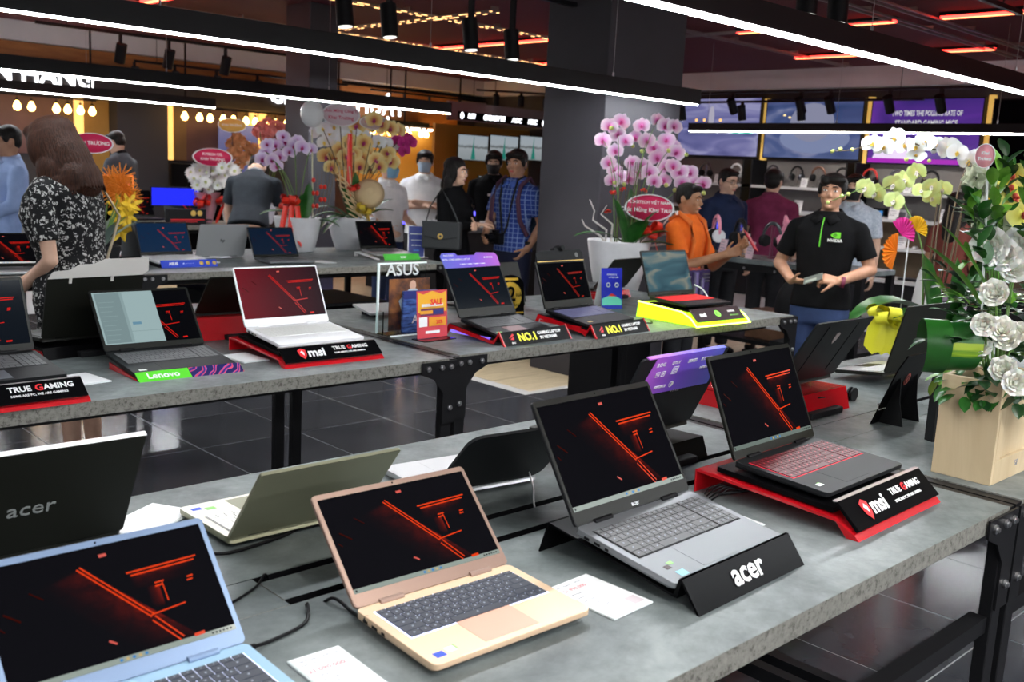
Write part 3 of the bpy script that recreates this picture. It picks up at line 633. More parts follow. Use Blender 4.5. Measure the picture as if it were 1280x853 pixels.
t8 = laptop((1.957, 1.766, .859, 181.7, 5.5, 121, .362, .25, .235), 'black laptop seen from behind with a purple printed sheet hanging over its lid', 'black', 'dark', away=True, wall=True)
t9 = laptop((2.847, 1.839, .878, 180.6, 5.6, 125.8, .357, .25, .24), 'black gaming laptop seen from behind with a small shield emblem and two grooves', 'black', 'dark', away=True, wall=True)
t10 = laptop((3.637, 1.818, .828, 178.3, 6.8, 110.2, .339, .205, .257), 'tall black laptop lid seen from behind, left of the flower crate', 'black', 'black', away=True, wall=True, deck='silver', key_m=keyw)
for q_ in (-.095, .089): MB().box(q_, q_+.006, .0062, .0075, .03, .225).build('lid_groove', blackp, t9[2])
MB().prism([(0, .024), (.013, .018), (.011, -.006), (0, -.022), (-.011, -.006), (-.013, .018)], .0062, .0078, ax='y').build('shield_emblem', mat('emblem', (.55, .45, .45), .3, .6), t9[2], (0, 0, .17))
text('VN2', .022, mat('logo_grey', (.38, .40, .40), .35, .5), t8[2], (-.02, .0066, .125), (PI/2, 0, PI), name='printed_mark', shear=.3)
for o in (t10[2],): 
    pass
# second row, left table
laptop((.863, 2.922, .862, 2, 6.6, 119.2, .36, .256, .233), 'dark laptop with red wallpaper at the left edge on a red and black stand', 'dark', 'dark', bezel='black', wall='red', taskbar=False, screen=greysc, keys='far', pad=mat('pad_steel', (.22, .24, .27), .3, .5))
t22 = laptop((1.322, 3.806, .845, 186, 3, 107.2, .35, .25, .234), 'black laptop seen from behind with a white notched board on its lid', 'black', 'black', away=True, wall=True)
laptop((1.470, 3.048, .812, -.9, 6.6, 134.6, .355, .253, .236), 'dark laptop showing a pale document window, second row', 'dark', 'dark', bezel='black', wall='doc', taskbar=False, keys='far', screen=scr_off, stick=((-.14, .03, stw, .025, .014),))
laptop((1.96, 3.88, .895, 178, 0, 131, .33, .24, .205), 'black laptop seen from behind on a red stand, left of the white laptop', 'black', 'black', away=True, wall=True)
laptop((1.994, 3.048, .862, -.3, 5.5, 121.3, .363, .251, .235), 'white laptop with a dark red screen on the lettered red stand', 'white', 'white', bezel='white', wall='red', taskbar=False, screen=gradr, key_m=keyw, well=lapm['white'], keys='far', hinge=lapm['white'], bz=(.006, .006, .006, .03), pad=lapm['white'])
# second row, right table
r6 = laptop((2.985, 2.995, .829, 2.4, 9, 128.7, .354, .243, .243), 'gaming laptop under a purple banner on the left yellow-lettered stand', 'dark', 'dark', bezel='black', wall='red', taskbar=False, screen=greysc, bz=(.01, .01, .01, .04), keys='far', pad=mat('pad_maroon', (.12, .02, .025), .3), stick=((-.14, .03, stg, .03, .014),))
r8 = laptop((3.495, 2.957, .846, 5, 8, 118, .373, .254, .225), 'gaming laptop under a black notched banner on the right yellow-lettered stand', 'dark', 'dark', bezel='black', wall='dim', taskbar=False, screen=scr_off, bz=(.01, .01, .01, .035), keys='far', key_m=mat('key_violet', (.10, .10, .16), .5, emit=(.3, .3, .8), es=.1), stick=((-.10, .13, stw, .03, .03), (-.13, .03, icon2, .03, .014)))
laptop((3.46, 3.92, .816, 180, 3.5, 71, .36, .25, .219), 'black laptop seen from behind between the two yellow-lettered stands', 'black', 'black', away=True, wall=True, logo=('O', .03, 0, .12, False))
laptop((4.46, 4.08, .85, 187, 2, 129, .352, .25, .226), 'black laptop seen from behind at the foot of the pink orchid pot', 'black', 'black', away=True, wall=True)
laptop((4.247, 2.947, .889, -2.5, 2.6, 112.7, .368, .254, .243), 'black laptop with a cloudy blue screen and red keyboard on the neon green stand', 'dark', 'black', bezel='black', wall='none', taskbar=False, screen=nebula, key_m=mat('key_bright_red', (.6, .02, .02), .5, emit=(1, .03, .03), es=.35), well=mat('well_red', (.4, .01, .01), .5, emit=(1, .03, .03), es=.3), keys='far')
# third row
laptop((1.829, 5.86, .812, -6, 1, 130, .36, .248, .233), 'open laptop with a white edge left of the floral dress, third row', 'silver', 'black', wall='red', taskbar=True, tbm=whit, keys='far')
laptop((2.22, 6.75, .812, 180, 0, 110, .36, .25, .225), 'silver laptop seen from behind at the left edge, third row', 'silver', 'silver', away=True, wall=True)
laptop((2.873, 6.80, .812, 180, 0, 98, .36, .25, .22), 'grey laptop lid seen from behind beside the floral dress', 'dark', 'grey', away=True, wall=True)
laptop((2.907, 6.065, .824, .9, 4.1, 117.6, .364, .25, .229), 'navy screen laptop with a white deck behind the blue printed strip', 'white', 'dark', bezel='black', wall='dim', taskbar=False, screen=bluescr, keys='none', well=lapm['white'])
laptop((3.369, 6.712, .812, 177, 0, 110, .357, .25, .239), 'light grey laptop seen from behind with a small round logo', 'silver', 'silver', away=True, wall=True, logo=('hp', .035, 0, .12, False), logo_m=matteb)
laptop((3.655, 5.990, .812, -4.7, .9, 122.4, .347, .246, .239), 'slim laptop with a dark blue screen beside a white card, third row', 'grey', 'grey', bezel='black', wall='dim', taskbar=False, screen=mat('screen_navy_black', (0, 0, 0), .2, emit=(.004, .012, .03), es=1), keys='far')
laptop((4.62, 6.10, .835, -4, 4, 118, .33, .24, .227), 'laptop with red wallpaper on a white stand behind the green strip, third row', 'silver', 'dark', bezel='black', wall='red', taskbar=False, keys='far', key_m=keyg)
# far desk
laptop((4.78, 9.75, .84, 0, 0, 108, .40, .26, .25), 'far laptop with red wallpaper before the white daisies', 'dark', 'dark', bezel='black', wall='red', taskbar=False, keys='far', screen=greysc)
laptop((4.28, 9.78, .84, 0, 0, 105, .44, .28, .28), 'far black laptop before the man in the grey polo', 'black', 'black', wall='dim', taskbar=False, keys='far')
# ================================================================== stands, cards, flyers
def prof_stand(f, nm, lab, P_plate, x0, x1, m, **kw): pass
redp = mat('red_print', (.75, .02, .03), .5); yel = mat('yellow_print', (.9, .85, .05), .5, emit=(1, .95, .05), es=.25); pr_w = mat('white_print', (.85, .85, .85), .5)
def panel_text(parent, items, x0, y0, z0, y1, z1):
    """flat print on a panel leaning from bottom (y0,z0) to top (y1,z1); items: text,size,u,v,material,bold"""
    ang = math.atan2(z1-z0, y1-y0); L = math.hypot(z1-z0, y1-y0)
    for s, sz, u, v, m, bo, sh in items:
        y = y0+(y1-y0)*v; z = z0+(z1-z0)*v
        text(s, sz, m, parent, (u, y-.0012*math.sin(ang), z+.0012*math.cos(ang)), (ang, 0, 0), name='printed_name', bold=bo, shear=sh)
def runs(parent, x, v, y0, z0, y1, z1, lst):
    ang = math.atan2(z1-z0, y1-y0); y = y0+(y1-y0)*v; z = z0+(z1-z0)*v
    for s_, sz, m, bo, sh in lst:
        o = text(s_, sz, m, parent, (x, y-.0012*math.sin(ang), z+.0012*math.cos(ang)), (ang, 0, 0), name='printed_name', ax='LEFT', bold=bo, shear=sh)
        x += max(q.co.x for q in o.data.vertices)+sz*.06
def place(nm, lab, cat, f, z=TT, grp=None):
    return thing(nm, lab, cat, (f[0], f[1], z), (0, 0, R(f[3])), grp)
F6 = (1.505, .947, .834, 1.9, 8.5); F7 = (2.095, .989, .869, 1.5, 3.4)
# acer stand: bent black sheet
s = place('laptop_stand', 'bent black acrylic stand with large white lettering under the grey laptop', 'laptop stand', F6)
tl = R(8.5)
def pl(y, off=0): return (y*math.cos(tl), F6[2]-TT-.004+y*math.sin(tl)+off)
P = [(-.045, .0), (-.004, .040), (.002, pl(.002)[1]+.006), (.008, pl(.008)[1])] 
hw = .178
MB().prism([(-.052, .0), (-.012, .052), (-.006, .052), (-.046, .0)], -hw, hw, ax='x').build('front_panel', glossb, s)
MB().prism([(-.012, .052), (-.006, .052), (.004, pl(.004)[1]), (.004, pl(.004)[1]-.004), (-.004, pl(.0)[1]-.004)], -hw, hw).build('front_fold', glossb, s)
MB().prism([pl(0), pl(.30), (pl(.30)[0], pl(.30)[1]-.004), (0, pl(0)[1]-.004)], -hw, hw).build('tray', glossb, s)
MB().prism([(pl(.30)[0], pl(.30)[1]), (pl(.30)[0]+.02, 0), (pl(.30)[0]+.016, 0), (pl(.30)[0]-.004, pl(.30)[1])], -hw, hw).build('rear_leg', glossb, s)
panel_text(s, [('acer', .058, .0, .56, pr_w, .0012, 0)], 0, -.0535, 0, -.0135, .052)
# MSI stands
def msi_stand(f, w_, lab, away=False, txt=True, front=.09, short=False):
    s = place('laptop_stand', lab, 'laptop stand', f); z = f[2]-TT; h = w_/2; t_ = R(f[4]); D_ = .27
    # red base body: low wedge whose front folds down to the table
    MB().prism([(-front, 0), (-front+.012, .012), (-.03, z-.022), (D_, z-.02+D_*math.tan(t_)), (D_+.05, z-.02+D_*math.tan(t_)), (D_+.05, 0), (D_+.045, 0), (D_+.045, z-.026+D_*math.tan(t_)), (-.034, z-.030), (-front+.03, 0)], -h, h).build('red_base', redac, s, bev=.0015)
    MB().prism([(-.02, z-.006), (D_, z-.005+D_*math.tan(t_)), (D_, z-.016+D_*math.tan(t_)), (-.02, z-.018)], -h*.93, h*.93).build('black_tray', glossb, s)
    MB().prism([(-front+.004, .020), (-.030, z+.012), (-.022, z+.010), (-front+.012, .016)], -h*.97, h*.97).build('front_panel', glossb, s, bev=.001)
    MB().prism([(-.031, z+.0128), (-.020, z+.0125), (-.022, z+.009), (-.03, z+.010)], -h*.97, h*.97).build('polished_edge', mat('polished_edge', (.5, .45, .45), .15, .3), s)
    if txt:
        y0, z0, y1, z1 = -front+.003, .020, -.031, z+.012
        if not short:
            runs(s, -.105, .50, y0, z0, y1, z1, [('msi', .052, pr_w, .0016, .1)]); runs(s, .005, .66, y0, z0, y1, z1, [('TRUE ', .022, pr_w, .0005, 0), (' G', .026, redp, .0008, 0), ('AMING', .022, pr_w, .0005, 0)])
            panel_text(s, [('SOME ARE PC, WE ARE GAMING', .0092, .070, .36, pr_w, .0002, 0)], 0, y0, z0, y1, z1)
            ang = math.atan2(z1-z0, y1-y0); e = link('shield_badge', None, s); D.objects.remove(e)
            MB().prism([(0, .024), (.016, .016), (.014, -.008), (0, -.026), (-.014, -.008), (-.016, .016)], 0, .001, ax='z').prism([(0, .014), (.007, .004), (.003, -.010), (-.002, -.002), (-.008, .006)], .001, .0014, 1, ax='z').build('shield_badge', [redp, pr_w], s, (-.125, y0+(y1-y0)*.5-.001, z0+(z1-z0)*.5+.001), (ang, 0, 0))
        else:
            runs(s, -.005, .66, y0, z0, y1, z1, [('TRUE ', .026, pr_w, .0006, 0), (' G', .031, redp, .0009, 0), ('AMING', .026, pr_w, .0006, 0)])
            panel_text(s, [('SOME ARE PC, WE ARE GAMING', .0108, .075, .34, pr_w, .0002, 0)], 0, y0, z0, y1, z1)
    return s
msi_stand(F7, .42, 'red and black gaming stand with a red shield in the foreground')
msi_stand((1.994, 3.048, .862, -.3, 4), .42, 'red and black stand with a red shield under the white laptop')
msi_stand((.863, 2.922, .862, 2, 5), .42, 'red and black stand lettered true gaming at the left edge', short=True)
def away_stand(f, w_, lab, m, m2, hgt=None):
    s = place('laptop_stand', lab, 'laptop stand', f); z = f[2]-TT; h = w_/2
    MB().prism([(-.03, 0), (-.02, z-.004), (.29, z+.006), (.31, 0), (.304, 0), (.285, z-.003), (-.014, z-.012), (-.022, 0)], -h, h).build('folded_sheet', m, s)
    for sx in (-h, h-.006): MB().prism([(-.03, 0), (-.02, z-.014), (.28, z-.006), (.305, 0)], sx, sx+.006).build('side_cheek', m2, s)
    MB().box(-h*.6, h*.4, .28, .33, 0, .02).build('power_brick', matteb, s, bev=.004); return s
away_stand((1.957, 1.766, .855, 181.7), .38, 'black stand with red ends under the laptop with the purple sheet', glossb, redac)
away_stand((2.847, 1.839, .875, 180.6), .40, 'red stand under the laptop with the shield emblem', redac, redac)
away_stand((1.322, 3.806, .842, 186), .38, 'black stand with a red rim under the laptop with the notched board', glossb, redac)
away_stand((1.96, 3.88, .892, 178), .36, 'red stand under the small black laptop left of the white laptop', redac, glossb)
away_stand((4.46, 4.08, .85, 187), .30, 'small red stand behind the blue tent card', redac, redac)
away_stand((3.336, 3.67, .814, 180), .30, 'low black stand between the yellow-lettered stands', glossb, glossb) if 0 else None
# ROG stands
violet = mat('violet_glow_edge', (.1, .05, .5), .3, emit=(.2, .12, 1), es=1.5)
def rog_stand(f, lab, glow):
    s = place('laptop_stand', lab, 'laptop stand', f); z = f[2]-TT; h = .205
    MB().prism([(-.075, 0), (-.035, .055), (-.029, .053), (-.066, 0)], -h, h).build('front_panel', glossb, s)
    for sx in (-h-.006, h): MB().prism([(-.078, 0), (-.035, .060), (-.02, .030), (.0, z-.004), (.27, z+.030), (.30, .0), (.28, .0), (.262, z+.012), (.01, z-.022 if z > .03 else .002), (-.01, .004), (-.035, .044), (-.066, 0)], sx, sx+.006).build('red_end', redac, s)
    MB().prism([(-.02, max(.004, z-.008)), (.27, z+.026), (.27, z+.032), (-.02, z-.001)], -h, h).build('tray', glossb, s)
    MB().box(-h, -h+.006, .02, .26, max(.01, z-.004), max(.014, z)+.006).build('glowing_edge', violet if glow else redac, s)
    panel_text(s, [('NO.1', .050, -.055, .5, yel, .0016, 0), ('GAMING LAPTOP', .019, .085, .68, pr_w, .0006, 0), ('IN VIETNAM', .019, .07, .36, pr_w, .0006, 0), ('ROG', .010, -.15, .2, pr_w, .0003, 0)], 0, -.0765, 0, -.0365, .055)
    ang = math.atan2(.055, .04)
    MB().prism([(-.018, -.006), (.010, .014), (.016, .006), (-.004, -.002)], 0, .001, ax='z').prism([(-.012, -.012), (.0, -.004), (.012, -.002), (.008, -.014)], 0, .001, ax='z').build('eye_badge', redp, s, (-.15, -.0765+.04*.6, .055*.6+.0015), (ang, 0, 0))
rog_stand((2.985, 2.995, .829, 2.4), 'black stand with yellow NO.1 lettering, left one of the two', True)
rog_stand((3.495, 2.957, .846, 5), 'black stand with yellow NO.1 lettering, right one of the two', False)
# neon stand
neon = mat('neon_green', (.35, .8, .02), .2, emit=(.55, 1, .01), es=1.6); neong = mat('neon_tube', (.5, 1, .1), .3, emit=(.70, 1, .10), es=9)
f = (4.247, 2.947, .889, -2.5); s = place('laptop_stand', 'glowing neon green stand with a dark front panel', 'laptop stand', f); h = .22
MB().prism([(-.10, 0), (-.06, .035), (.0, .062), (.29, .078), (.30, 0)], -h, h).build('glowing_body', neon, s, bev=.003)
MB().prism([(-.101, .004), (-.061, .040), (0, .067), (.29, .083), (.29, .078), (0, .062), (-.06, .035), (-.1, 0)], -h-.003, -h+.004).box(-h, h, -.105, -.098, 0, .006).prism([(-.101, .004), (-.061, .040), (0, .067), (0, .062), (-.06, .035), (-.1, 0)], h-.004, h+.003).build('bright_edge_tube', neong, s)
MB().prism([(-.085, .022), (-.020, .078), (-.014, .075), (-.078, .018)], -h*.86, h*.93).build('front_panel', mat('brown_black_panel', (.03, .018, .022), .3), s, bev=.002)
MB().prism([(-.02, .070), (.26, .078), (.26, .073), (-.02, .064)], -h*.9, h*.9).build('tray', glossb, s)
panel_text(s, [('msi', .036, -.12, .5, pr_w, .0012, .1), ('NVIDIA', .017, .12, .62, pr_w, .0004, 0), ('GEFORCE RTX', .011, .125, .32, stg, .0003, 0)], 0, -.0862, .022, -.0212, .078)
ang = math.atan2(.056, .065)
b = MB(); b.lathe([(.013, 0), (.021, 0), (.021, .001), (.013, .001)], 20); b.prism([(-.006, -.02), (.010, .0), (.002, .018), (-.004, .0)], 0, .0014, ax='z')
b.build('green_dragon_badge', mat('green_print', (.25, .8, .1), .4, emit=(.3, 1, .1), es=.5), s, (.0, -.0862+.065*.5, .022+.056*.5+.0015), (ang, 0, 0))
# Lenovo strip stand
f = (1.470, 3.048, .812, -.9); s = place('display_strip', 'slanted green lettered strip with a blue and orange patterned end', 'sign', f)
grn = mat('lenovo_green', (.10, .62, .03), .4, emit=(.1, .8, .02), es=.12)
MB().prism([(-.045, 0), (-.005, .024), (-.001, .022), (-.038, 0)], -.18, -.005).build('green_panel', grn, s)
pat = mat('orange_blue_pattern', (.5, .1, .05), .4)
def _pt():
    n, l, b = nodes(pat); v = coords(pat, 'Object', (9, 9, 9), (0, .4, .7)); t = n.new('ShaderNodeTexWave'); t.inputs['Scale'].default_value = 1.2; t.inputs['Distortion'].default_value = 7; l.new(v, t.inputs[0])
    l.new(ramp(pat, t.outputs['Fac'], [(.2, (.012, .012, .10)), (.45, (.03, .06, .55)), (.55, (.75, .10, .03)), (.75, (.55, .05, .25)), (.9, (.02, .02, .2))], 'CONSTANT'), b.inputs['Base Color'])
_pt()
MB().prism([(-.045, 0), (-.005, .024), (-.001, .022), (-.038, 0)], -.004, .18).build('patterned_panel', pat, s)
for q_ in (-.182, .178): MB().prism([(-.03, .002), (-.001, .006), (.2, .022), (.2, .0), (.19, 0)], q_, q_+.004).build('side_rail', redac, s)
panel_text(s, [('Lenovo', .036, -.095, .5, pr_w, .0008, 0)], 0, -.0455, 0, -.0055, .024)
# blue strip, third row
f = (2.907, 6.065, .824, .9); s = place('display_strip', 'blue slanted strip with three round yellow marks under the navy screen laptop', 'sign', f)
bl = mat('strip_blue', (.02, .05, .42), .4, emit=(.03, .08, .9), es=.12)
MB().prism([(-.06, 0), (-.03, .045), (-.024, .043), (-.052, 0)], -.18, .20).build('front_panel', bl, s)
MB().prism([(-.05, 0), (-.02, .006), (.24, .028), (.26, 0), (.25, 0), (.235, .018), (-.01, .0)], -.185, .185).build('dark_tray', glossb, s)
panel_text(s, [('ASUS', .026, -.10, .5, pr_w, .001, 0), ('● ─────', .012, .0, .5, pr_w, 0, 0)], 0, -.0615, 0, -.0315, .045)
for k in range(3): MB().lathe([(0, .001), (.014, .001), (.014, 0)], 14).build('round_mark', yel if 0 else mat('gold_print', (.75, .5, .12), .4), s, (.09+k*.045, -.0465, .0235), (math.atan2(.045, .03), 0, 0))
# green acer strip + white stand
f = (4.62, 6.10, .835, -4); s = place('laptop_stand', 'white laptop stand with a green slanted strip, third row', 'laptop stand', f)
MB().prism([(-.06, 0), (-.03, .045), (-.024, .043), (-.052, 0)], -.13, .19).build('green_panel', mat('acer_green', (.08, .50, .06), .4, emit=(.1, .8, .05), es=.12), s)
MB().prism([(-.03, .002), (-.03, .008), (.25, .040), (.29, .035), (.29, 0), (.28, 0), (.28, .028)], -.19, -.16).prism([(-.03, .002), (-.03, .008), (.25, .040), (.29, .035), (.29, 0), (.28, 0), (.28, .028)], .13, .16).box(-.16, .13, .2, .24, .024, .032).build('white_rails', white, s)
panel_text(s, [('acer', .030, .04, .5, pr_w, .001, 0)], 0, -.0615, 0, -.0315, .045)
# phone-like info sign
def small_sign(x, y, z, w_, h_, yaw, m, lab, tilt=-8, foot=True, name='table_sign', lines=None, cat='sign'):
    t = thing(name, lab, cat, (x, y, z), (0, 0, R(yaw)))
    MB().box(-w_/2, w_/2, 0, .006, 0.004, h_).build('frame', steel, t, rot=(R(tilt), 0, 0))
    MB().box(-w_/2+.004, w_/2-.004, -.001, 0, 0.008, h_-.004).build('printed_face', m, t, rot=(R(tilt), 0, 0))
    if foot: MB().box(-w_/2-.01, w_/2+.03, -.03, .05, 0, .004).build('foot', glass if foot == 'g' else black, t)
    for s_, sz, u, v, mm in (lines or []): text(s_, sz, mm, t, (u, -.002+v*math.sin(R(-tilt))*1, v*math.cos(R(tilt))), (PI/2+R(tilt), 0, 0), name='printed_lines')
    return t
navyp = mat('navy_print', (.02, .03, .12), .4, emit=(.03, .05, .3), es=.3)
small_sign(4.865, 6.16, TT, .13, .25, -30, navyp, 'small navy framed sign standing beside the green strip', lines=[('▬▬▬', .03, 0, .19, stw), ('▬▬▬▬', .02, 0, .14, stw), ('▬ ▬ ▬', .02, 0, .10, stw), ('▬▬▬', .015, 0, .06, icon1)])
# ------------------------------------------------------------------ paper cards
pr_grey = mat('print_grey', (.25, .26, .3), .6); pr_red = mat('print_red', (.75, .10, .12), .6); qm = mat('print_pale', (.62, .55, .58), .6)
def card(x, y, yaw, lab, w_=.10, d_=.15, txt=None, z=TT, holder=True, tilt=0):
    t = thing('price_card', lab, 'price card', (x, y, z), (R(tilt), 0, R(yaw)))
    if holder:
        MB().box(-w_/2-.003, w_/2+.003, -d_/2-.003, d_/2+.003, 0, .004).build('clear_holder', mat('clear_holder', (.75, .8, .8), .15), t, bev=.001)
    MB().box(-w_/2, w_/2, -d_/2, d_/2, .0042, .005).build('paper', paper, t)
    if txt:
        for s_, sz, u, v, m_ in txt: text(s_, sz, m_, t, (u*w_, v*d_, .0051), (0, 0, 0), name='printed_text', ax='LEFT', ext=.0001)
    return t
T1 = [('MSI Modern 14 B11MO', .0072, -.44, .40, pr_grey), ('Intel Core i5', .006, -.44, .32, pr_grey), ('21.090.000', .0135, -.44, .17, pr_red), ('RAM 8GB', .0055, -.36, .05, pr_grey), ('SSD 512GB', .0055, -.36, -.04, pr_grey), ('14 inch FHD', .0055, -.36, -.12, pr_grey), ('Windows 11', .0055, -.36, -.2, pr_grey), ('1.3 kg', .0055, -.36, -.28, pr_grey)]
card(.752, 1.095, -3, 'white price card with a red price, lying right of the light blue laptop', .08, .14, T1)
T2 = [('Acer Aspire 7 A715', .0075, -.44, .42, pr_grey), ('21.990.000', .013, -.44, .30, pr_red), ('AMD Ryzen 5', .0055, -.44, .18, pr_grey), ('RAM 8GB', .0055, -.44, .08, pr_grey), ('SSD 512GB', .0055, -.44, -.02, pr_grey), ('GTX 1650', .0055, -.44, -.12, pr_grey), ('15.6 inch FHD', .0055, -.44, -.22, pr_grey)]
c_ = card(1.253, 1.045, 2, 'white price card between the rose-gold laptop and the black lettered stand', .10, .145, T2)
MB().box(.018, .044, -.064, -.038, .0051, .0053).build('pale_print_block', qm, c_)
card(1.765, 1.15, -4, 'white card lying between the black lettered stand and the red stand', .10, .15)
card(.80, 1.83, 30, 'white leaflet under the edge of the champagne laptop', .16, .1)
card(1.16, 3.13, 8, 'white card lying right of the true gaming stand', .10, .15)
card(1.76, 3.20, 4, 'white card lying right of the green lettered strip', .10, .15)
card(3.27, 3.18, 4, 'white card lying between the two yellow-lettered stands', .10, .16)
card(3.80, 3.14, 4, 'white card lying right of the right yellow-lettered stand', .10, .16)
card(3.94, 6.05, 10, 'white card lying on the third-row table beside the slim laptop', .10, .16)
card(3.16, 6.28, 10, 'white card lying behind the blue printed strip', .10, .16)
# ------------------------------------------------------------------ boards and sheets hung on lids
def on_lid(lid, b, name, mats, lab, cat):
    """a top-level sheet placed where a lid stands"""
    bpy.context.view_layer.update()
    o = b.build(name, mats, None, label=lab, cat=cat); o.matrix_world = lid.matrix_world.copy(); return o
purp = mat('purple_print', (.25, .12, .6), .4)
def _pp():
    n, l, b = nodes(purp); v = coords(purp, 'Generated'); s_ = n.new('ShaderNodeSeparateXYZ'); l.new(v, s_.inputs[0])
    o = ramp(purp, s_.outputs[0], [(0, (.10, .12, .55)), (.5, (.16, .07, .58)), (1, (.42, .10, .55))]); l.new(o, b.inputs['Base Color']); l.new(o, b.inputs['Emission Color']); b.inputs['Emission Strength'].default_value = .12
_pp()
def kids(parent, lst):
    for o in lst: o.parent = parent
# purple sheet (seen on the back of F8's lid)
W8 = .235
b = MB().prism([(-.16, W8+.004), (.128, W8+.004), (.136, .160), (.10, .125), (-.16, .125)], .0075, .0085, ax='y').box(-.16, .16, -.002, .009, W8+.001, W8+.004)
ps = on_lid(t8[2], b, 'hanging_sheet', [purp, white], 'purple printed sheet hanging over the back of the black laptop lid', 'poster')
for s_, sz, x, z in (('ROG', .016, .10, .215), ('DTS:X', .012, .04, .215), ('▣ ▣', .02, .085, .185), ('▤', .03, .03, .19), ('SERIES', .014, -.03, .213), ('RTX 30', .014, -.09, .213), ('GEFORCE', .011, .06, .145), ('INTEL INSIDE', .010, -.11, .185), ('◑', .022, .015, .146)):
    text(s_, sz, pr_w, ps, (x, .0092, z), (PI/2, 0, PI), name='printed_mark')
# purple banner above r6 screen
b = MB().prism([(-.172, .232), (-.180, .29), (-.165, .305), (-.09, .305), (-.075, .292), (.03, .292), (.045, .305), (.16, .300), (.172, .285), (.172, .235)], -.004, -.002, ax='y')
pb = on_lid(r6[2], b, 'screen_banner', [purp], 'purple and blue notched banner clipped above a gaming laptop screen', 'banner')
for s_, sz, x, z in (('ROG STRIX', .012, -.13, .292), ('INTEL CORE GAMING LAPTOP', .012, -.09, .272), ('▪ ▬▬  ▪ ▬▬  ▪ ▬▬  ▪ ▬▬', .012, -.0, .250), ('● GEFORCE', .010, .11, .278)): text(s_, sz, pr_w, pb, (x, -.0046, z), (PI/2, 0, 0), name='printed_mark')
b = MB().prism([(-.175, .215), (-.175, .262), (-.16, .275), (.165, .278), (.18, .262), (.18, .218)], -.004, -.002, ax='y')
kb = on_lid(r8[2], b, 'screen_banner', [matteb], 'black notched banner clipped above the dimmer gaming laptop screen', 'banner')
MB().box(-.175, .18, -.005, -.004, .222, .226).build('gold_line', mat('gold_print', (.75, .5, .12), .4), kb)
MB().cyl((.02, -.004, .285), (.02, -.02, .285), .014, n=14).box(.0, .04, -.004, .02, .27, .30).box(-.03, -.005, -.004, .02, .275, .29).build('clip_webcam', matteb, kb)
MB().cyl((.13, -.0045, .25), (.13, -.0055, .25), .012, n=14).build('round_mark', mat('grey_print', (.12, .12, .12), .5), kb)
b = MB().prism([(-.17, .220), (-.19, .235), (-.185, .285), (-.02, .285), (.02, .268), (.07, .268), (.10, .25), (.16, .245), (.175, .22)], .009, .011, ax='y').box(-.06, -.05, .0065, .009, .2, .23).box(.09, .1, .0065, .009, .2, .23)
on_lid(t22[2], b, 'notched_board', [mat('grey_card', (.52, .50, .47), .7)], 'pale grey notched cardboard standing on the lid of a black laptop, before the floral dress', 'board')
# small figure on the purple banner: keychain-like plush is a generic grey camera clip
# ------------------------------------------------------------------ document window on the Lenovo-strip laptop
dl = [o for o in D.objects if o.name.startswith('laptop') and o.get('label', '').startswith('dark laptop showing a pale document')][0]
ld = [c for c in dl.children if c.name.startswith('lid')][0]
sw, sh = .355-.016, .236-.032
b = MB()
def Qd(x0, x1, z0, z1, mi, e=.0): b.box(x0*sw, x1*sw, -.0016-e, -.0012-e, z0*sh, z1*sh, mi)
Qd(.0, .62, 0, 1, 0); Qd(.02, .27, .02, .98, 1, .0004); Qd(.27, .30, .02, .98, 3, .0004); Qd(.33, .42, .35, .40, 4, .0004); Qd(.3, .6, .22, .225, 1, .0004)
for k in range(9): Qd(.04, .16+.02*(k % 3), .08+k*.09, .088+k*.09, 3, .0006)
b.build('document_window', [doc1, doc2, doc2, emat('doc_mid', (.26, .36, .37), 1), emat('doc_blue', (.14, .28, .38), 1)], ld, (-.355/2+.008, -.0014, .022))
link('wallpaper_graphic', wallpaper(sw, sh, 'red'), ld, (-.355/2+.008, -.0010, .022))
# ------------------------------------------------------------------ easel board, dark panel, puck on the right table
e = thing('easel_board', 'small black cardboard easel with a red emblem, right of the red stand', 'display board', (3.0, 1.385, TT), (0, 0, R(181))); e.scale = (1, 1.1, 1.22)
# the board faces away to the left; its back with struts is towards us
b = MB().prism([(-.10, 0), (.10, 0), (.10, .16), (.075, .20), (-.075, .20), (-.10, .17)], 0, .004, ax='y'); b.build('board', glossb, e, rot=(R(-22), 0, 0))
for sx in (-.07, .05):
    MB().prism([(.0, .0), (.075, 0), (.06, .06), (.055, .13), (.045, .13)], sx, sx+.003).build('strut', matteb, e)
MB().box(-.1005, .1005, -.003, .0045, -.001, .001).build('pale_edge', paper, e, rot=(R(-22), 0, 0))
MB().lathe([(.012, 0), (.018, .0004), (.018, 0)], 18).prism([(-.006, -.012), (.009, .0), (-.003, .013)], 0, .0004, ax='z').build('red_emblem', mat('dull_red_print', (.22, .04, .03), .5), e, (0, .052, .115), (R(-90-22), 0, 0))
text('msi', .034, pr_w, e, (.078, .0178, .05), (PI/2-R(22), 0, PI), name='printed_name', bold=.001)
p_ = thing('product_board', 'dark upright panel with a white sheet and gold print, left of the wooden crate', 'display board', (2.925, 1.17, TT), (0, 0, R(160)))
MB().box(-.07, .07, 0, .03, 0, .235).build('dark_box', matteb, p_, bev=.002); MB().box(-.055, .06, -.0012, 0, .10, .225).box(-.055, .06, .03, .0312, .10, .225).build('white_sheet', paper, p_)
MB().box(-.05, .0, -.0012, 0, .07, .085).box(-.05, .02, .03, .0312, .07, .085).box(-.03, .04, .03, .0312, .02, .04).build('gold_print', mat('gold_print', (.75, .5, .12), .4), p_)
k_ = thing('cable_reel', 'small round black cable reel beside the red stand', 'cable reel', (3.16, 1.58, TT))
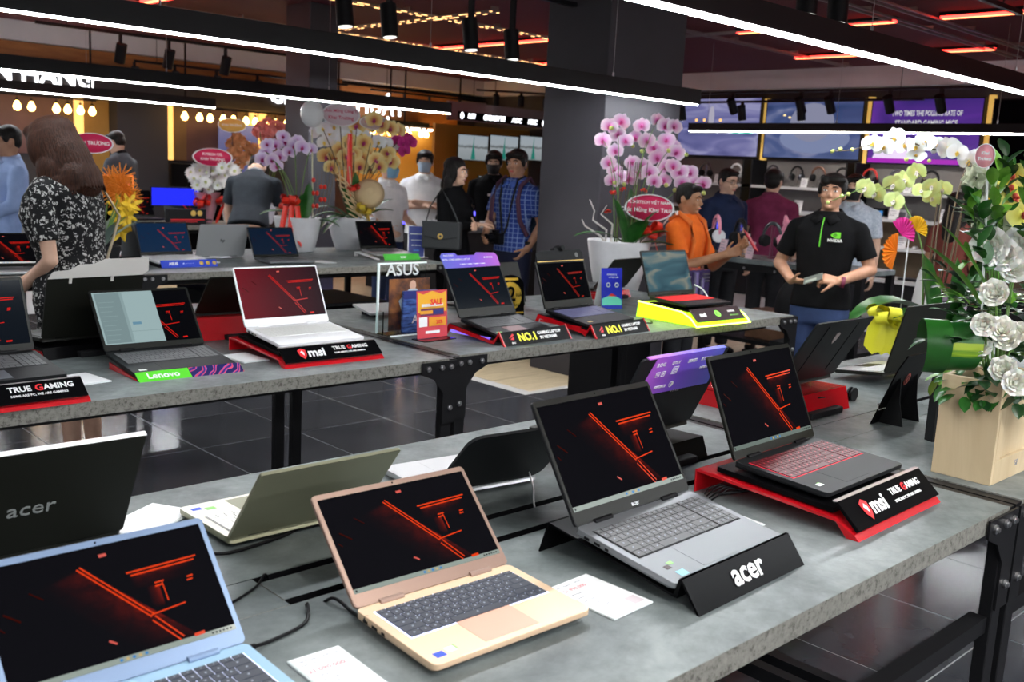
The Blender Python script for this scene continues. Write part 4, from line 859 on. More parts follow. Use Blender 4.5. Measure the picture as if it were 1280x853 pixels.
MB().cyl((0, -.008, .024), (0, -.003, .024), .024, n=20).cyl((0, .006, .024), (0, .011, .024), .024, n=20).build('disc', blackp, k_); MB().cyl((0, -.003, .024), (0, .006, .024), .012, n=14).build('hub', steel, k_)
# ------------------------------------------------------------------ cables
def cable(pts, r, m, lab, name='cable', plug=None, sub=6):
    P = [Vector(p) for p in pts]; Q = []
    for i in range(len(P)-1):
        a, b_, c_2, d_ = P[max(i-1, 0)], P[i], P[i+1], P[min(i+2, len(P)-1)]
        for k in range(sub):
            t_ = k/sub; Q.append(.5*((2*b_)+(-a+c_2)*t_+(2*a-5*b_+4*c_2-d_)*t_*t_+(-a+3*b_-3*c_2+d_)*t_**3))
    Q.append(P[-1]); t = thing(name, lab, 'cable', tuple(P[0])); b = MB().tube([q-P[0] for q in Q], r, 7); b.build('cord', m, t)
    if plug:
        v = (Q[-1]-Q[-4]).normalized(); MB().cyl(Q[-1]-P[0]-v*.005, Q[-1]-P[0]+v*.022, .005, n=10).build('plug', blackp, t)
    return t
Z0 = TT+.0035
cable([(.845, 1.335, TT-.03), (.835, 1.31, Z0+.004), (.80, 1.26, Z0), (.73, 1.24, Z0), (.69, 1.23, Z0+.005)], .003, blackp, 'black cable running from the front slot to the light blue laptop', plug=1)
cable([(.86, 1.335, TT-.03), (.875, 1.30, Z0+.006), (.88, 1.25, Z0), (.87, 1.21, Z0+.006), (.865, 1.195, Z0+.012)], .003, blackp, 'black cable running from the front slot to the rose-gold laptop', plug=1)
cable([(.80, 1.62, Z0), (.84, 1.58, Z0+.002), (.96, 1.60, Z0), (1.03, 1.62, Z0), (1.2, 1.6, Z0)], .0035, blackp, 'black cable lying behind the champagne laptop', plug=None)
cable([(.86, 1.47, TT-.02), (.84, 1.455, Z0+.003), (.80, 1.42, Z0), (.70, 1.38, Z0), (.6, 1.40, Z0)], .0025, blackp, 'thin black cable leaving the rear slot at the left')
cable([(1.66, 1.66, Z0+.01), (1.60, 1.58, Z0+.03), (1.54, 1.50, Z0+.02), (1.50, 1.455, Z0), (1.50, 1.44, TT-.03)], .0022, white, 'thin white cable going down into the rear slot beside the dark bezel')
cable([(1.86, 1.22, Z0+.016), (1.95, 1.16, Z0+.03), (1.96, 1.12, Z0+.05), (1.945, 1.10, Z0+.065)], .0042, blackp, 'thick black cable plugged into the left side of the red-lit gaming laptop')
for k in range(4): cable([(1.875-.008*k, 1.27-.012*k, Z0), (1.86, 1.25-.012*k, Z0+.02), (1.88, 1.235-.01*k, Z0+.03), (1.91, 1.215-.01*k, Z0+.022)], .002, blackp, ORD[k]+' thin black wire looped at the rear of the foreground red stand')
cable([(3.12, 1.575, Z0+.03), (3.05, 1.60, Z0+.05), (2.98, 1.56, Z0+.03), (2.88, 1.545, Z0+.05), (2.80, 1.56, Z0+.04)], .003, blackp, 'black cable sagging in front of the red stand at the right table')
cable([(3.97, 3.10, Z0), (3.90, 3.05, Z0), (3.83, 3.16, Z0), (3.75, 3.3, Z0)], .003, blackp, 'black adapter cable left of the neon green stand')
cable([(4.62, 3.32, Z0+.13), (4.68, 3.3, Z0+.10), (4.70, 3.25, Z0+.03), (4.69, 3.2, Z0)], .003, white, 'white cable hanging beside the dark purple box')
# ------------------------------------------------------------------ acrylic brochure holder and flyers, second row right
a_ = thing('brochure_holder', 'clear acrylic brochure holder with a portrait sheet and frosted lettering', 'brochure holder', (2.63, 3.42, TT), (0, 0, R(0)))
MB().box(-.13, .13, 0, .005, .0, .30).box(-.13, .13, -.10, .0, 0, .004).box(-.13, .13, -.045, -.042, .0, .10).box(-.13, -.126, -.045, 0, 0, .1).box(.126, .13, -.045, 0, 0, .1).build('clear_sheet', glass, a_)
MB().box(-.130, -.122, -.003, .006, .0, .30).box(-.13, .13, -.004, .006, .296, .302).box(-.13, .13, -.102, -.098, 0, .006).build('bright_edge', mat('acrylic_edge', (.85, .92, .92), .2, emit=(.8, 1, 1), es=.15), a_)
text('ASUS', .07, mat('frosted', (.75, .8, .8), .4), a_, (.0, -.003, .268), (PI/2, 0, 0), name='frosted_name', bold=.001, xs=1.1)
pp = MB().box(-.09, .13, -.030, -.027, .012, .235).build('portrait_sheet', noisy('portrait_brown', (.03, .02, .03), (.30, .12, .04), 14, .4), a_)
b = MB().sph((0, -.031, .205), (.018, .003, .022), 0).prism([(-.02, .19), (.02, .19), (.075, .13), (.055, .09), (-.055, .09), (-.075, .14)], -.034, -.0315, 1, ax='y'); b.build('printed_person', [skin2, mat('print_shirt', (.45, .55, .65), .6)], pp, (.035, 0, 0))
bf = noisy('blue_brochure', (.012, .02, .10), (.10, .22, .60), 16, .35, sc=(1, 1, 6))
b1 = thing('brochure', 'dark blue brochure standing in the clear holder', 'brochure', (2.67, 3.345, TT)); MB().box(-.075, .11, 0, .012, .004, .185).build('cover', bf, b1); text('ASUS', .05, pr_w, b1, (.03, -.002, .06), (PI/2, 0, 0), name='printed_name', bold=.0005); MB().box(-.075, .11, -.0008, 0, .15, .185).box(-.06, .1, -.0008, 0, .125, .13).build('dark_title_band', navyp, b1)
b1.location.y = 3.36
fl = thing('flyer', 'red and yellow sale flyer in a small clear stand', 'flyer', (2.635, 3.205, TT), (0, 0, R(3)))
MB().box(-.085, .085, 0, .002, .006, .205).build('sheet', mat('flyer_red', (.62, .06, .08), .5), fl, rot=(R(-4), 0, 0))
b = MB(); b.prism([(-.08, .115), (.08, .115), (.08, .2), (.05, .19), (.0, .203), (-.05, .19), (-.08, .2)], -.001, 0, 0, ax='y'); b.box(-.06, .06, -.002, -.001, .138, .150, 1); b.box(-.065, .065, -.002, -.001, .10, .13, 2); b.box(-.02, .075, -.002, -.001, .055, .092, 3); b.box(-.075, -.03, -.002, -.001, .055, .095, 1); b.box(-.04, .04, -.002, -.001, .025, .036, 1); b.box(-.07, .0, -.003, -.002, .108, .122, 3); b.box(.005, .06, -.003, -.002, .105, .122, 4)
b.build('printed_shapes', [mat('flyer_yellow', (.80, .42, .03), .5), pr_w, mat('flyer_plum', (.16, .03, .10), .5), mat('flyer_orange', (.8, .35, .03), .5), navyp], fl, rot=(R(-4), 0, 0))
text('SALE', .032, redp, fl, (0, -.016, .160), (PI/2-R(4), 0, 0), name='printed_word', bold=.001); text('20%', .022, redp, fl, (.028, -.0085, .073), (PI/2-R(4), 0, 0), name='printed_word', bold=.0005)
MB().box(-.09, .09, -.05, .03, 0, .004).build('clear_foot', glass, fl)
# tablet-like black board behind the holder
tb = thing('tablet', 'thin dark tablet lying tilted behind the clear holder', 'tablet', (2.86, 3.80, TT+.003), (R(0), 0, R(-8))); MB().box(-.16, .14, -.09, .09, .03, .04).build('body', lapm['silver'], tb, rot=(R(6), 0, 0)); MB().box(-.12, -.1, -.05, .07, 0, .03).box(.06, .12, -.07, .09, 0, .026).build('foot', blackp, tb)
# gold 2 year badge
g_ = thing('warranty_sign', 'black arched sign with a gold disc and a large figure 2', 'sign', (3.41, 3.545, TT), (0, 0, R(-8)))
P = [(-.085, 0), (.085, 0)]+[(.085*math.cos(R(a_2))*(1 if a_2 < 60 or a_2 > 120 else 1), .155+.05*math.sin(R(a_2))) for a_2 in range(0, 181, 15)]
MB().prism(P, 0, .004, ax='y').build('board', glossb, g_, rot=(R(-6), 0, 0)); b = MB(); b.cyl((0, -.0005, .10), (0, -.0015, .10), .070, n=28); b.box(-.08, .08, -.0012, -.0002, .012, .02); b.box(-.05, .05, -.0012, -.0002, .178, .19)
b.build('gold_disc', mat('gold_foil', (.80, .50, .06), .4), g_, rot=(R(-6), 0, 0)); text('2', .10, glossb, g_, (-.01, -.016, .11), (PI/2-R(6), 0, 0), name='figure', bold=.002); text('NĂM', .024, glossb, g_, (.045, -.015, .105), (PI/2-R(6), 0, 0), name='printed_word'); text('BẢO HÀNH', .02, glossb, g_, (0, -.011, .055), (PI/2-R(6), 0, 0), name='printed_word')
MB().box(-.08, .08, 0, .05, 0, .003).build('foot', glossb, g_)
# blue tent card
tc = thing('tent_card', 'blue tent card with two earphone pictures before the orchid pot', 'tent card', (4.13, 3.50, TT), (0, 0, R(-20)))
MB().prism([(0, 0), (.03, .22), (.032, .22), (.09, 0), (.088, 0), (.031, .215), (.002, 0)], -.065, .065).build('folded_card', paper, tc)
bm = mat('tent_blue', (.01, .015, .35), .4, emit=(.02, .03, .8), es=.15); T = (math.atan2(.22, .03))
MB().prism([(-.001, 0), (.029, .22), (.0288, .22), (-.0014, 0)], -.065, .065).build('blue_face', bm, tc)
b = MB()
for u in (-.022, .03): b.lathe([(.008, 0), (.013, .0005), (.013, 0)], 14, T=Matrix.Translation((u, .13, .0015)))
b.prism([(-.06, .02), (.06, .02), (.06, .05), (.03, .066), (-.02, .072), (-.06, .055)], .0012, .0018, 1, ax='z'); b.prism([(-.03, .066), (.0, .085), (.03, .07)], .0012, .0018, 2, ax='z')
o = b.build('printed_pictures', [pr_w, mat('tent_teal', (.15, .65, .60), .5), redp], tc, rot=(T, 0, 0)); text('REWARD &', .012, pr_w, tc, (0, .022, .185), (T, 0, 0), name='printed_word'); text('MORE FUN', .012, pr_w, tc, (.01, .020, .170), (T, 0, 0), name='printed_word')
# purple acrylic box right of neon stand
pbx = thing('display_box', 'dark purple translucent box with chrome bars behind the neon green stand', 'box', (4.78, 3.42, TT), (0, 0, R(-4)))
MB().box(-.10, .12, 0, .16, 0, .20).build('dark_body', mat('aubergine', (.03, .02, .06), .2), pbx, bev=.006); MB().cyl((-.02, -.006, .04), (-.02, -.006, .19), .022, n=14).cyl((.04, -.006, .06), (.04, -.006, .15), .016, n=14).build('violet_cylinder', mat('violet_metal', (.16, .12, .30), .25, .6), pbx)
MB().box(.05, .11, -.004, 0, .17, .18).box(.05, .11, -.004, 0, .15, .16).box(.06, .11, -.004, 0, .13, .14).build('chrome_bar', steel, pbx); text('msi', .02, pr_w, pbx, (-.07, -.002, .16), (PI/2, 0, 0), name='printed_name')
# ================================================================== people
def cap(b, p, q, r0, r1, mi=0, T=None, fl=None, n=14):
    b.cyl(p, q, r0, r1, n, mi, False, True, T)
    b.sph(p, r0, mi, n, 8, T); b.sph(q, r1, mi, n, 8, T)
TOR = [(.78, .165, .105, 0), (.88, .175, .118, .005), (.97, .165, .110, 0), (1.07, .148, .100, -.005), (1.18, .158, .108, -.004), (1.28, .172, .114, 0), (1.36, .178, .106, .006), (1.42, .135, .086, .010), (1.452, .098, .070, .012), (1.475, .070, .062, .012), (1.49, .060, .058, .012)]
TORF = [(.78, .172, .110, 0), (.88, .180, .122, .008), (.97, .160, .108, 0), (1.07, .125, .090, -.005), (1.18, .138, .105, -.012), (1.27, .150, .118, -.016), (1.35, .155, .098, 0), (1.41, .120, .080, .010), (1.445, .085, .062, .012), (1.47, .062, .054, .012), (1.49, .052, .050, .012)]
def loft(b, secs, infl, z0, z1, lean, mi=0, n=26, flare=0):
    S = [s for s in secs if z0 <= s[0] <= z1]; v = []
    for z, rx, ry, cy in S:
        k = infl+flare*max(0, 1.05-z)
        for i in range(n):
            a = 2*PI*i/n; c, s_ = math.cos(a), math.sin(a)
            c = math.copysign(abs(c)**.85, c); s_ = math.copysign(abs(s_)**.85, s_)
            x, y = (rx+k)*c, cy+(ry+k)*s_; p = lean @ Vector((x, y, z)); v.append(tuple(p))
    m = len(S); f = [(r_*n+i, r_*n+(i+1) % n, (r_+1)*n+(i+1) % n, (r_+1)*n+i) for r_ in range(m-1) for i in range(n)]
    f += [tuple(range(n))[::-1], tuple(range((m-1)*n, m*n))]; b.add(v, f, mi, True)
def hand(b, wr, d, nrm, curl=.5, side=1, s=1, spread=.1):
    """palm and five separate bent fingers; d: pointing direction, nrm: palm-facing direction, side: thumb side"""
    d = Vector(d).normalized(); nrm = Vector(nrm); nrm = (nrm-d*nrm.dot(d)).normalized(); x = d.cross(nrm)*side
    wr = Vector(wr)
    for k in (-.022, -.007, .008, .022): cap(b, wr+d*.012*s+x*k*.7*s, wr+d*.080*s+x*k*1.2*s, .016*s, .0125*s, n=8)
    for i, (o, L) in enumerate(((.031, .070), (.011, .080), (-.010, .075), (-.029, .060))):
        p = wr+d*.082*s+x*o*s; dd = (d+x*o*spread*12).normalized(); ax = dd.cross(nrm)
        for j, f_ in enumerate((.44, .32, .24)):
            dd = (Matrix.Rotation(curl*(.6+.25*j)*(1+.1*i), 3, ax) @ dd).normalized(); q = p+dd*L*f_*s
            cap(b, p, q, (.0092-.0008*j)*s, (.0086-.0009*j)*s, n=8); p = q
    p = wr+d*.022*s+x*.022*s; dd = (d*.75+x*.75+nrm*.35).normalized()
    for f_, r_ in ((.036, .012), (.030, .0100), (.024, .0088)):
        q = p+dd*f_*s; cap(b, p, q, r_*s, (r_-.0012)*s, n=8); p = q; dd = (dd+nrm*.25*curl+d*.15).normalized()
def remesh(o, vx, sm=4):
    m = o.modifiers.new('remesh', 'REMESH'); m.mode = 'VOXEL'; m.voxel_size = vx; m.use_smooth_shade = True
    if sm: k = o.modifiers.new('smooth', 'SMOOTH'); k.iterations = sm; k.factor = .5
def person(lab, pos, face, h=1.68, fem=False, sk=None, hair='short', hm=None, shirt=None, pants=None, arms=None, head=(0, 0, 0), lean=0, vx=.010, sleeve='short', collar=None, dress=False, mask=None, glasses=False, hands=None, shoes=None, hairlen=.2, bulk=1.0, eyes=True, skirt=None, legs=True, hat=None):
    sk = sk or skin; hm = hm or hairb
    th = R(face); t = thing('person', lab, 'person', (pos[0], pos[1], 0), (0, 0, th+PI/2)); sc = h/1.70
    t.scale = (sc, sc, sc)
    LE = Matrix.Translation((0, 0, .92)) @ Matrix.Rotation(R(lean), 4, 'X') @ Matrix.Translation((0, 0, -.92))
    I4 = Matrix.Identity(4)
    def L(p): p = Vector(p); return LE @ p if p.z > .92 else p
    SEC = [(z, rx*bulk, ry*bulk, cy) for z, rx, ry, cy in (TORF if fem else TOR)]
    sw = (.155 if fem else .185)*bulk
    A = arms or {}
    EL = {}; WR = {}
    for s in (-1, 1):
        e, w_ = A.get(s, ((s*(sw+.035), .03, 1.11), (s*(sw+.045), -.06, .87))); EL[s] = L(e) if A.get('rel', True) else Vector(e); WR[s] = L(w_) if A.get('rel', True) else Vector(w_)
    SH = {s: L((s*sw, .012, 1.362)) for s in (-1, 1)}
    b = MB(); loft(b, SEC, -.016, .7, 1.6, LE)
    ra = .040 if fem else .046
    for s in (-1, 1):
        cap(b, SH[s], EL[s], ra+.004, ra-.008); cap(b, EL[s], WR[s], ra-.006, ra-.018)
        if hands and s in hands: d_, n_, cu = hands[s][:3]
        else: d_ = (WR[s]-EL[s]).normalized(); n_ = Vector((-s, 0, 0)) if abs(d_.x) < .8 else Vector((0, 0, -1)); cu = .5
        hs = Vector(d_).normalized().cross((Vector(n_)-Vector(d_).normalized()*Vector(n_).dot(Vector(d_).normalized())).normalized())
        hand(b, WR[s], d_, n_, cu, side=(1 if hands and len(hands.get(s, ())) > 3 and hands[s][3] > 0 else -1) if hands and len(hands.get(s, ())) > 3 else (1 if hs.z > 0 else -1), s=.93 if fem else 1.0)
        if legs:
            cap(b, (s*.088, 0, .90), (s*.090, -.008, .49), .082, .052); cap(b, (s*.090, -.008, .49), (s*.092, .015, .10), .056, .036); b.sph((s*.095, -.05, .045), (.038, .10, .036))
    HT = LE @ Matrix.Translation((0, .008, 1.50)) @ Euler((R(head[0]), R(head[2]), R(head[1]))).to_matrix().to_4x4() @ Matrix.Translation((0, -.008, -1.50))
    zc = 1.592
    def hs_(c, r, mi=0, bb=None, n=18): (bb or b).sph((c[0], c[1], c[2]+zc), r, mi, n, 12, HT)
    cap(b, L((0, .018, 1.42)), HT @ Vector((0, .006, 1.535)), .055 if not fem else .045, .051 if not fem else .042)
    hs_((0, .012, .020), (.074, .092, .088)); hs_((0, -.020, -.03), (.061, .073, .082)); hs_((0, -.036, -.083), (.040, .044, .033)); hs_((0, .02, -.05), (.06, .06, .06))
    b.cyl((0, -.088, zc+.004), (0, -.108, zc-.030), .007, .013, 10, T=HT); hs_((0, -.101, -.033), (.017, .012, .009)); 
    for s in (-1, 1):
        hs_((s*.074, .012, -.014), (.010, .021, .031)); hs_((s*.034, -.072, -.032), (.022, .018, .018)); hs_((s*.028, -.083, .020), (.024, .011, .007))
    hs_((0, -.090, -.058), (.022, .010, .006)); hs_((0, -.088, -.068), (.020, .010, .007)); hs_((0, -.078, -.095), (.018, .014, .013))
    body = b.build('body', sk, t); remesh(body, vx if vx > .009 else .0062, 2)
    if eyes:
        for s in (-1, 1):
            e = MB(); e.sph((s*.030, -.0865, zc+.001), (.0125, .0050, .0042), 0, 10, 7, HT); e.sph((s*.030, -.0900, zc+.001), (.0055, .003, .0042), 1, 8, 6, HT)
            e.build('eye', [mat('eye_white', (.7, .68, .66), .3), mat('eye_dark', (.015, .008, .006), .15)], t)
            e = MB(); cap(e, (s*.014, -.098, zc+.024), (s*.033, -.095, zc+.028), .0036, .0044, 0, HT, n=7); cap(e, (s*.033, -.095, zc+.028), (s*.047, -.084, zc+.022), .004, .002, 0, HT, n=7); e.build('eyebrow', hm if hm is not hairbr else hairb, t)
        e = MB(); e.sph((0, -.0985, zc-.0625), (.021, .004, .0055), 0, 12, 7, HT); e.build('lips', mat('lips', (.42, .13, .10) if not fem else (.55, .10, .10), .4), t)
    # hair
    g = MB()
    if hair == 'short':
        hs_((0, .022, .040), (.082, .094, .076), 0, g); hs_((0, .050, -.005), (.073, .060, .066), 0, g); hs_((0, -.052, .080), (.062, .036, .024), 0, g)
        for s in (-1, 1): hs_((s*.070, -.015, .02), (.012, .028, .034), 0, g)
    elif hair == 'parted':
        hs_((0, .020, .043), (.085, .097, .078), 0, g); hs_((0, .050, -.005), (.074, .062, .070), 0, g); hs_((.025, -.060, .070), (.060, .034, .026), 0, g); hs_((-.04, -.055, .062), (.036, .034, .030), 0, g)
        for s in (-1, 1): hs_((s*.071, -.02, .015), (.014, .034, .042), 0, g)
    elif hair == 'long':
        hs_((0, .022, .040), (.086, .098, .080), 0, g); hs_((0, .055, -.04), (.082, .060, .11), 0, g)
        for k in range(5): zz = -.12-k*hairlen/5; hs_((0, .075+.006*k, zz), (.085-.004*k, .045, .08), 0, g)
        for s in (-1, 1):
            hs_((s*.070, -.008, -.02), (.022, .055, .085), 0, g)
            for k in range(4): hs_((s*.078, .015+.006*k, -.10-k*hairlen/6), (.026, .045, .07), 0, g)
    elif hair == 'bob':
        hs_((0, .018, .035), (.106, .116, .090), 0, g); hs_((0, .060, -.08), (.125, .085, .13), 0, g); hs_((0, .070, -.19), (.145, .085, .11), 0, g)
        for s in (-1, 1): hs_((s*.082, .0, -.04), (.045, .075, .11), 0, g); hs_((s*.10, .01, -.16), (.055, .075, .11), 0, g); hs_((s*.115, .02, -.215), (.048, .066, .07), 0, g)
        hs_((0, -.050, .075), (.075, .045, .035), 0, g)
        for k in range(44):
            a = 2*PI*k/44; x_ = .145*math.sin(a)*.98; y_ = .03+.118*math.cos(a)
            if y_ < -.035 and abs(x_) < .085: continue
            cap(g, (x_*.74, y_*.8, zc+.045), (x_*.92, y_*.96, zc-.10), .007, .0075, 0, HT, n=7); cap(g, (x_*.92, y_*.96, zc-.10), (x_*1.02, y_, zc-.262-.012*math.sin(k*7.3)), .0075, .005, 0, HT, n=7)
    ho = g.build('hair', hm, t); remesh(ho, .0065 if hair != 'bob' else .0055, 3 if hair != 'bob' else 1)
    # clothes
    if shirt:
        c = MB(); loft(c, SEC, .008 if not dress else .008, (.84 if not dress else .5), 1.478, LE, flare=0)
        r_ = ra+(.014 if not fem else .012)
        for s in (-1, 1):
            SHs = SH[s]; k = {'short': .72, 'cap': .55, 'long': 1.0, 'elbow': .95}[sleeve]; q = SHs.lerp(EL[s], k)
            c.sph(tuple(SHs), r_, 0, 14, 9); c.cyl(L((s*.05, .012, 1.425)), SHs, .050, r_-.004, 14); c.cyl(SHs, q, r_, r_-.002+(.004 if sleeve == 'short' else 0), 16, 0, True, True)
            if sleeve == 'long': c.sph(tuple(EL[s]), r_-.004, 0, 12, 8); c.cyl(EL[s], EL[s].lerp(WR[s], .92), r_-.006, r_-.022, 14)
        if dress:
            n = 30; v = []
            for z, rx, ry in ((.98, .165, .118), (.85, .20, .15), (.65, .225, .175), (.50, .245, .19)):
                for i in range(n): a = 2*PI*i/n; q_ = 1+.05*math.sin(a*7)*(1-z); v.append((rx*q_*math.cos(a), ry*q_*math.sin(a), z))
            c.add(v, [(r2*n+i, (r2+1)*n+i, (r2+1)*n+(i+1) % n, r2*n+(i+1) % n) for r2 in range(3) for i in range(n)]+[tuple(range(n)), tuple(range(3*n, 4*n))[::-1]], 0, True)
        so = c.build('dress' if dress else 'shirt', shirt, t); remesh(so, .009 if vx < .009 else .012, 3)
        if collar:
            c = MB()
            for s in (-1, 1):
                P = [(s*.004, -.088, 1.435), (s*.055, -.055, 1.462), (s*.066, -.01, 1.475), (s*.060, .05, 1.492), (0, .072, 1.500)]
                Q = [(s*.045, -.118, 1.395), (s*.092, -.065, 1.425), (s*.095, -.005, 1.447), (s*.078, .065, 1.468), (0, .088, 1.472)]
                for k in range(4):
                    v = [L(P[k]), L(P[k+1]), L(Q[k+1]), L(Q[k])]; c.add(v, [(0, 1, 2, 3)], 0, True)
            o = c.build('collar', collar, t); m_ = o.modifiers.new('s', 'SOLIDIFY'); m_.thickness = .005; m_.offset = 0
    if legs and not dress and pants:
        c = MB(); loft(c, SEC, .004, .78, .99, I4)
        for s in (-1, 1): cap(c, (s*.090, 0, .86), (s*.094, -.008, .50), .094, .072); c.cyl((s*.094, -.008, .50), (s*.096, .012, .09), .072, .060, 16)
        remesh(c.build('trousers', pants, t), .014, 3)
    if legs:
        for s in (-1, 1):
            c = MB(); c.sph((s*.095, -.055, .045), (.045, .118, .040)); c.box(s*.095-.042, s*.095+.042, -.165, .06, .001, .018); c.build('shoe', shoes or blackp, t)
    if mask:
        c = MB(); v = []; n = 11
        for j in range(7):
            f_ = j/6; z_ = zc-.006-.098*f_
            for i in range(n):
                a = R(-68+136*i/(n-1)); rx = .072-.018*f_*f_; ry = (.098, .118, .116, .110, .104, .096, .078)[j]
                k_ = max(0, math.cos(a*1.3))
                v.append(tuple(HT @ Vector((rx*math.sin(a), -.012-(.085-.03*f_*(1-k_)+(ry-.085)*k_)*math.cos(a), z_))))
        c.add(v, [(j*n+i, j*n+i+1, (j+1)*n+i+1, (j+1)*n+i) for j in range(6) for i in range(n-1)], 0, True)
        for s in (-1, 1): c.tube([tuple(HT @ Vector((s*.068, -.055, zc-.03))), tuple(HT @ Vector((s*.078, -.01, zc-.0))), tuple(HT @ Vector((s*.078, .03, zc-.01)))], .0018, 5)
        o = c.build('face_mask', mask, t)
    if glasses:
        c = MB()
        for s in (-1, 1):
            q = [tuple(HT @ Vector((s*.032+.024*math.cos(a), -.104, zc+.002+.017*math.sin(a)))) for a in [2*PI*k/14 for k in range(15)]]; c.tube(q, .0016, 5)
            c.tube([tuple(HT @ Vector((s*.056, -.104, zc+.006))), tuple(HT @ Vector((s*.076, -.06, zc+.006))), tuple(HT @ Vector((s*.078, .02, zc)))], .0015, 5)
        c.tube([tuple(HT @ Vector((-.008, -.108, zc+.004))), tuple(HT @ Vector((.008, -.108, zc+.004)))], .0015, 5); c.build('glasses', matteb, t)
    return dict(t=t, HT=HT, L=L, EL=EL, WR=WR, SH=SH, sc=sc, zc=zc)
def A2(x, y, rel=0):   # facing angle: 0 looks at the viewpoint, -90 to the picture's left
    return math.degrees(math.atan2(-y, -x))+rel
def cloth(n, a, b_=None, sc=14, rough=.8): return noisy(n, a, b_ or tuple(c*1.25 for c in a), sc, rough, spec=.25, bmp=.15)
floral = mat('floral_print', (.02, .02, .02), .8, spec=.2)
def _f():
    n, l, b = nodes(floral); v = coords(floral, 'Object', (1, 1, 1))
    f0 = n.new('ShaderNodeTexNoise'); f0.inputs['Scale'].default_value = 60; l.new(v, f0.inputs['Vector'])
    mx = n.new('ShaderNodeMix'); mx.data_type = 'VECTOR'; mx.inputs[0].default_value = .03; l.new(v, mx.inputs[4]); l.new(f0.outputs['Color'], mx.inputs[5])
    t = n.new('ShaderNodeTexVoronoi'); t.inputs['Scale'].default_value = 42; l.new(mx.outputs[1], t.inputs['Vector'])
    t2 = n.new('ShaderNodeTexVoronoi'); t2.inputs['Scale'].default_value = 95; l.new(mx.outputs[1], t2.inputs['Vector'])
    m_ = n.new('ShaderNodeMath'); m_.operation = 'MULTIPLY'; a = ramp(floral, t.outputs['Distance'], [(.42, (1, 1, 1)), (.5, (0, 0, 0))]); c = ramp(floral, t2.outputs['Distance'], [(.40, (1, 1, 1)), (.55, (.05, .05, .05))])
    l.new(a, m_.inputs[0]); l.new(c, m_.inputs[1]); l.new(ramp(floral, m_.outputs[0], [(.2, (.012, .012, .013)), (.6, (.55, .55, .53))]), b.inputs['Base Color'])
_f()
plaid = mat('blue_plaid', (.05, .12, .4), .8, spec=.2)
def _pl():
    n, l, b = nodes(plaid); v = coords(plaid, 'Object', (1, 1, 1)); s = n.new('ShaderNodeSeparateXYZ'); l.new(v, s.inputs[0]); outs = []
    for ax, sc, w_ in ((0, 26, .86), (2, 26, .86), (1, 26, .92)):
        m1 = n.new('ShaderNodeMath'); m1.operation = 'MULTIPLY'; l.new(s.outputs[ax], m1.inputs[0]); m1.inputs[1].default_value = sc
        m2 = n.new('ShaderNodeMath'); m2.operation = 'FRACT'; l.new(m1.outputs[0], m2.inputs[0]); m3 = n.new('ShaderNodeMath'); m3.operation = 'GREATER_THAN'; l.new(m2.outputs[0], m3.inputs[0]); m3.inputs[1].default_value = w_; outs.append(m3.outputs[0])
    a = n.new('ShaderNodeMath'); a.operation = 'MAXIMUM'; l.new(outs[0], a.inputs[0]); l.new(outs[1], a.inputs[1])
    l.new(ramp(plaid, a.outputs[0], [(0, (.024, .052, .24)), (1, (.20, .28, .52))]), b.inputs['Base Color'])
_pl()
cl_black = noisy('cloth_black', (.004, .004, .0045), (.006, .006, .007), 14, .85, spec=.12, bmp=.15); cl_navy = cloth('cloth_navy', (.012, .020, .055)); cl_white = cloth('cloth_white', (.80, .81, .82), (.90, .90, .90)); cl_jean = cloth('denim', (.03, .05, .12)); cl_dark = cloth('cloth_charcoal', (.025, .026, .03))
# woman in the floral dress (back to us, facing left)
p = person('woman with long brown hair in a black and white floral dress', (1.72, 4.68), A2(1.72, 4.68, -120), 1.66, True, skin2, 'bob', hairbr, floral, None, {-1: ((-.21, -.14, 1.10), (-.15, -.36, .96)), 1: ((.235, .03, 1.06), (.10, -.24, .92))}, (14, 0, 0), 8, .008, 'short', dress=True, shoes=blackp, bulk=1.36)
b = MB(); b.tube([(-.10, -.06, 1.44), (-.13, .05, 1.40), (-.16, .13, 1.25), (.05, .15, .98), (.16, .10, .80)], .007, 6); b.build('bag_strap', mat('tan_strap', (.30, .24, .16), .6), p['t'])
# man in light blue shirt, far left
person('man in a light blue shirt at the left edge of the picture', (2.40, 7.80), A2(2.4, 7.8, -75), 1.66, sk=skin, shirt=cloth('cloth_lightblue', (.26, .36, .62), (.32, .43, .70)), pants=cl_dark, collar=mat('collar_blue', (.32, .42, .68), .8), sleeve='long', head=(8, 0, 0), arms={-1: ((-.23, -.03, 1.13), (-.18, -.25, 1.02)), 1: ((.23, -.03, 1.13), (.18, -.25, 1.02))}, vx=.012)
person('man in a dark grey polo before the dark grey wall section', (4.47, 10.72), A2(4.47, 10.72, -125), 1.73, sk=skin2, shirt=cloth('cloth_slate', (.06, .075, .09), (.085, .10, .12)), pants=cl_dark, collar=cl_black, head=(14, 0, 0), lean=8, vx=.012, arms={-1: ((-.24, -.05, 1.13), (-.2, -.28, 1.05)), 1: ((.24, -.05, 1.13), (.2, -.28, 1.05))})
person('person in a charcoal shirt bending forward behind the white daisies', (4.40, 7.95), A2(4.4, 7.95, 170), 1.72, sk=skin2, shirt=cloth('cloth_black_blue', (.028, .034, .042)), pants=cl_black, collar=mat('grey_collar', (.35, .36, .38), .8), head=(35, 0, 0), lean=38, vx=.012, arms={-1: ((-.24, -.20, 1.20), (-.2, -.40, .98)), 1: ((.24, -.20, 1.20), (.2, -.40, .98))})
mb_ = mat('mask_blue', (.25, .50, .72), .7); mk = mat('mask_black', (.012, .012, .013), .7)
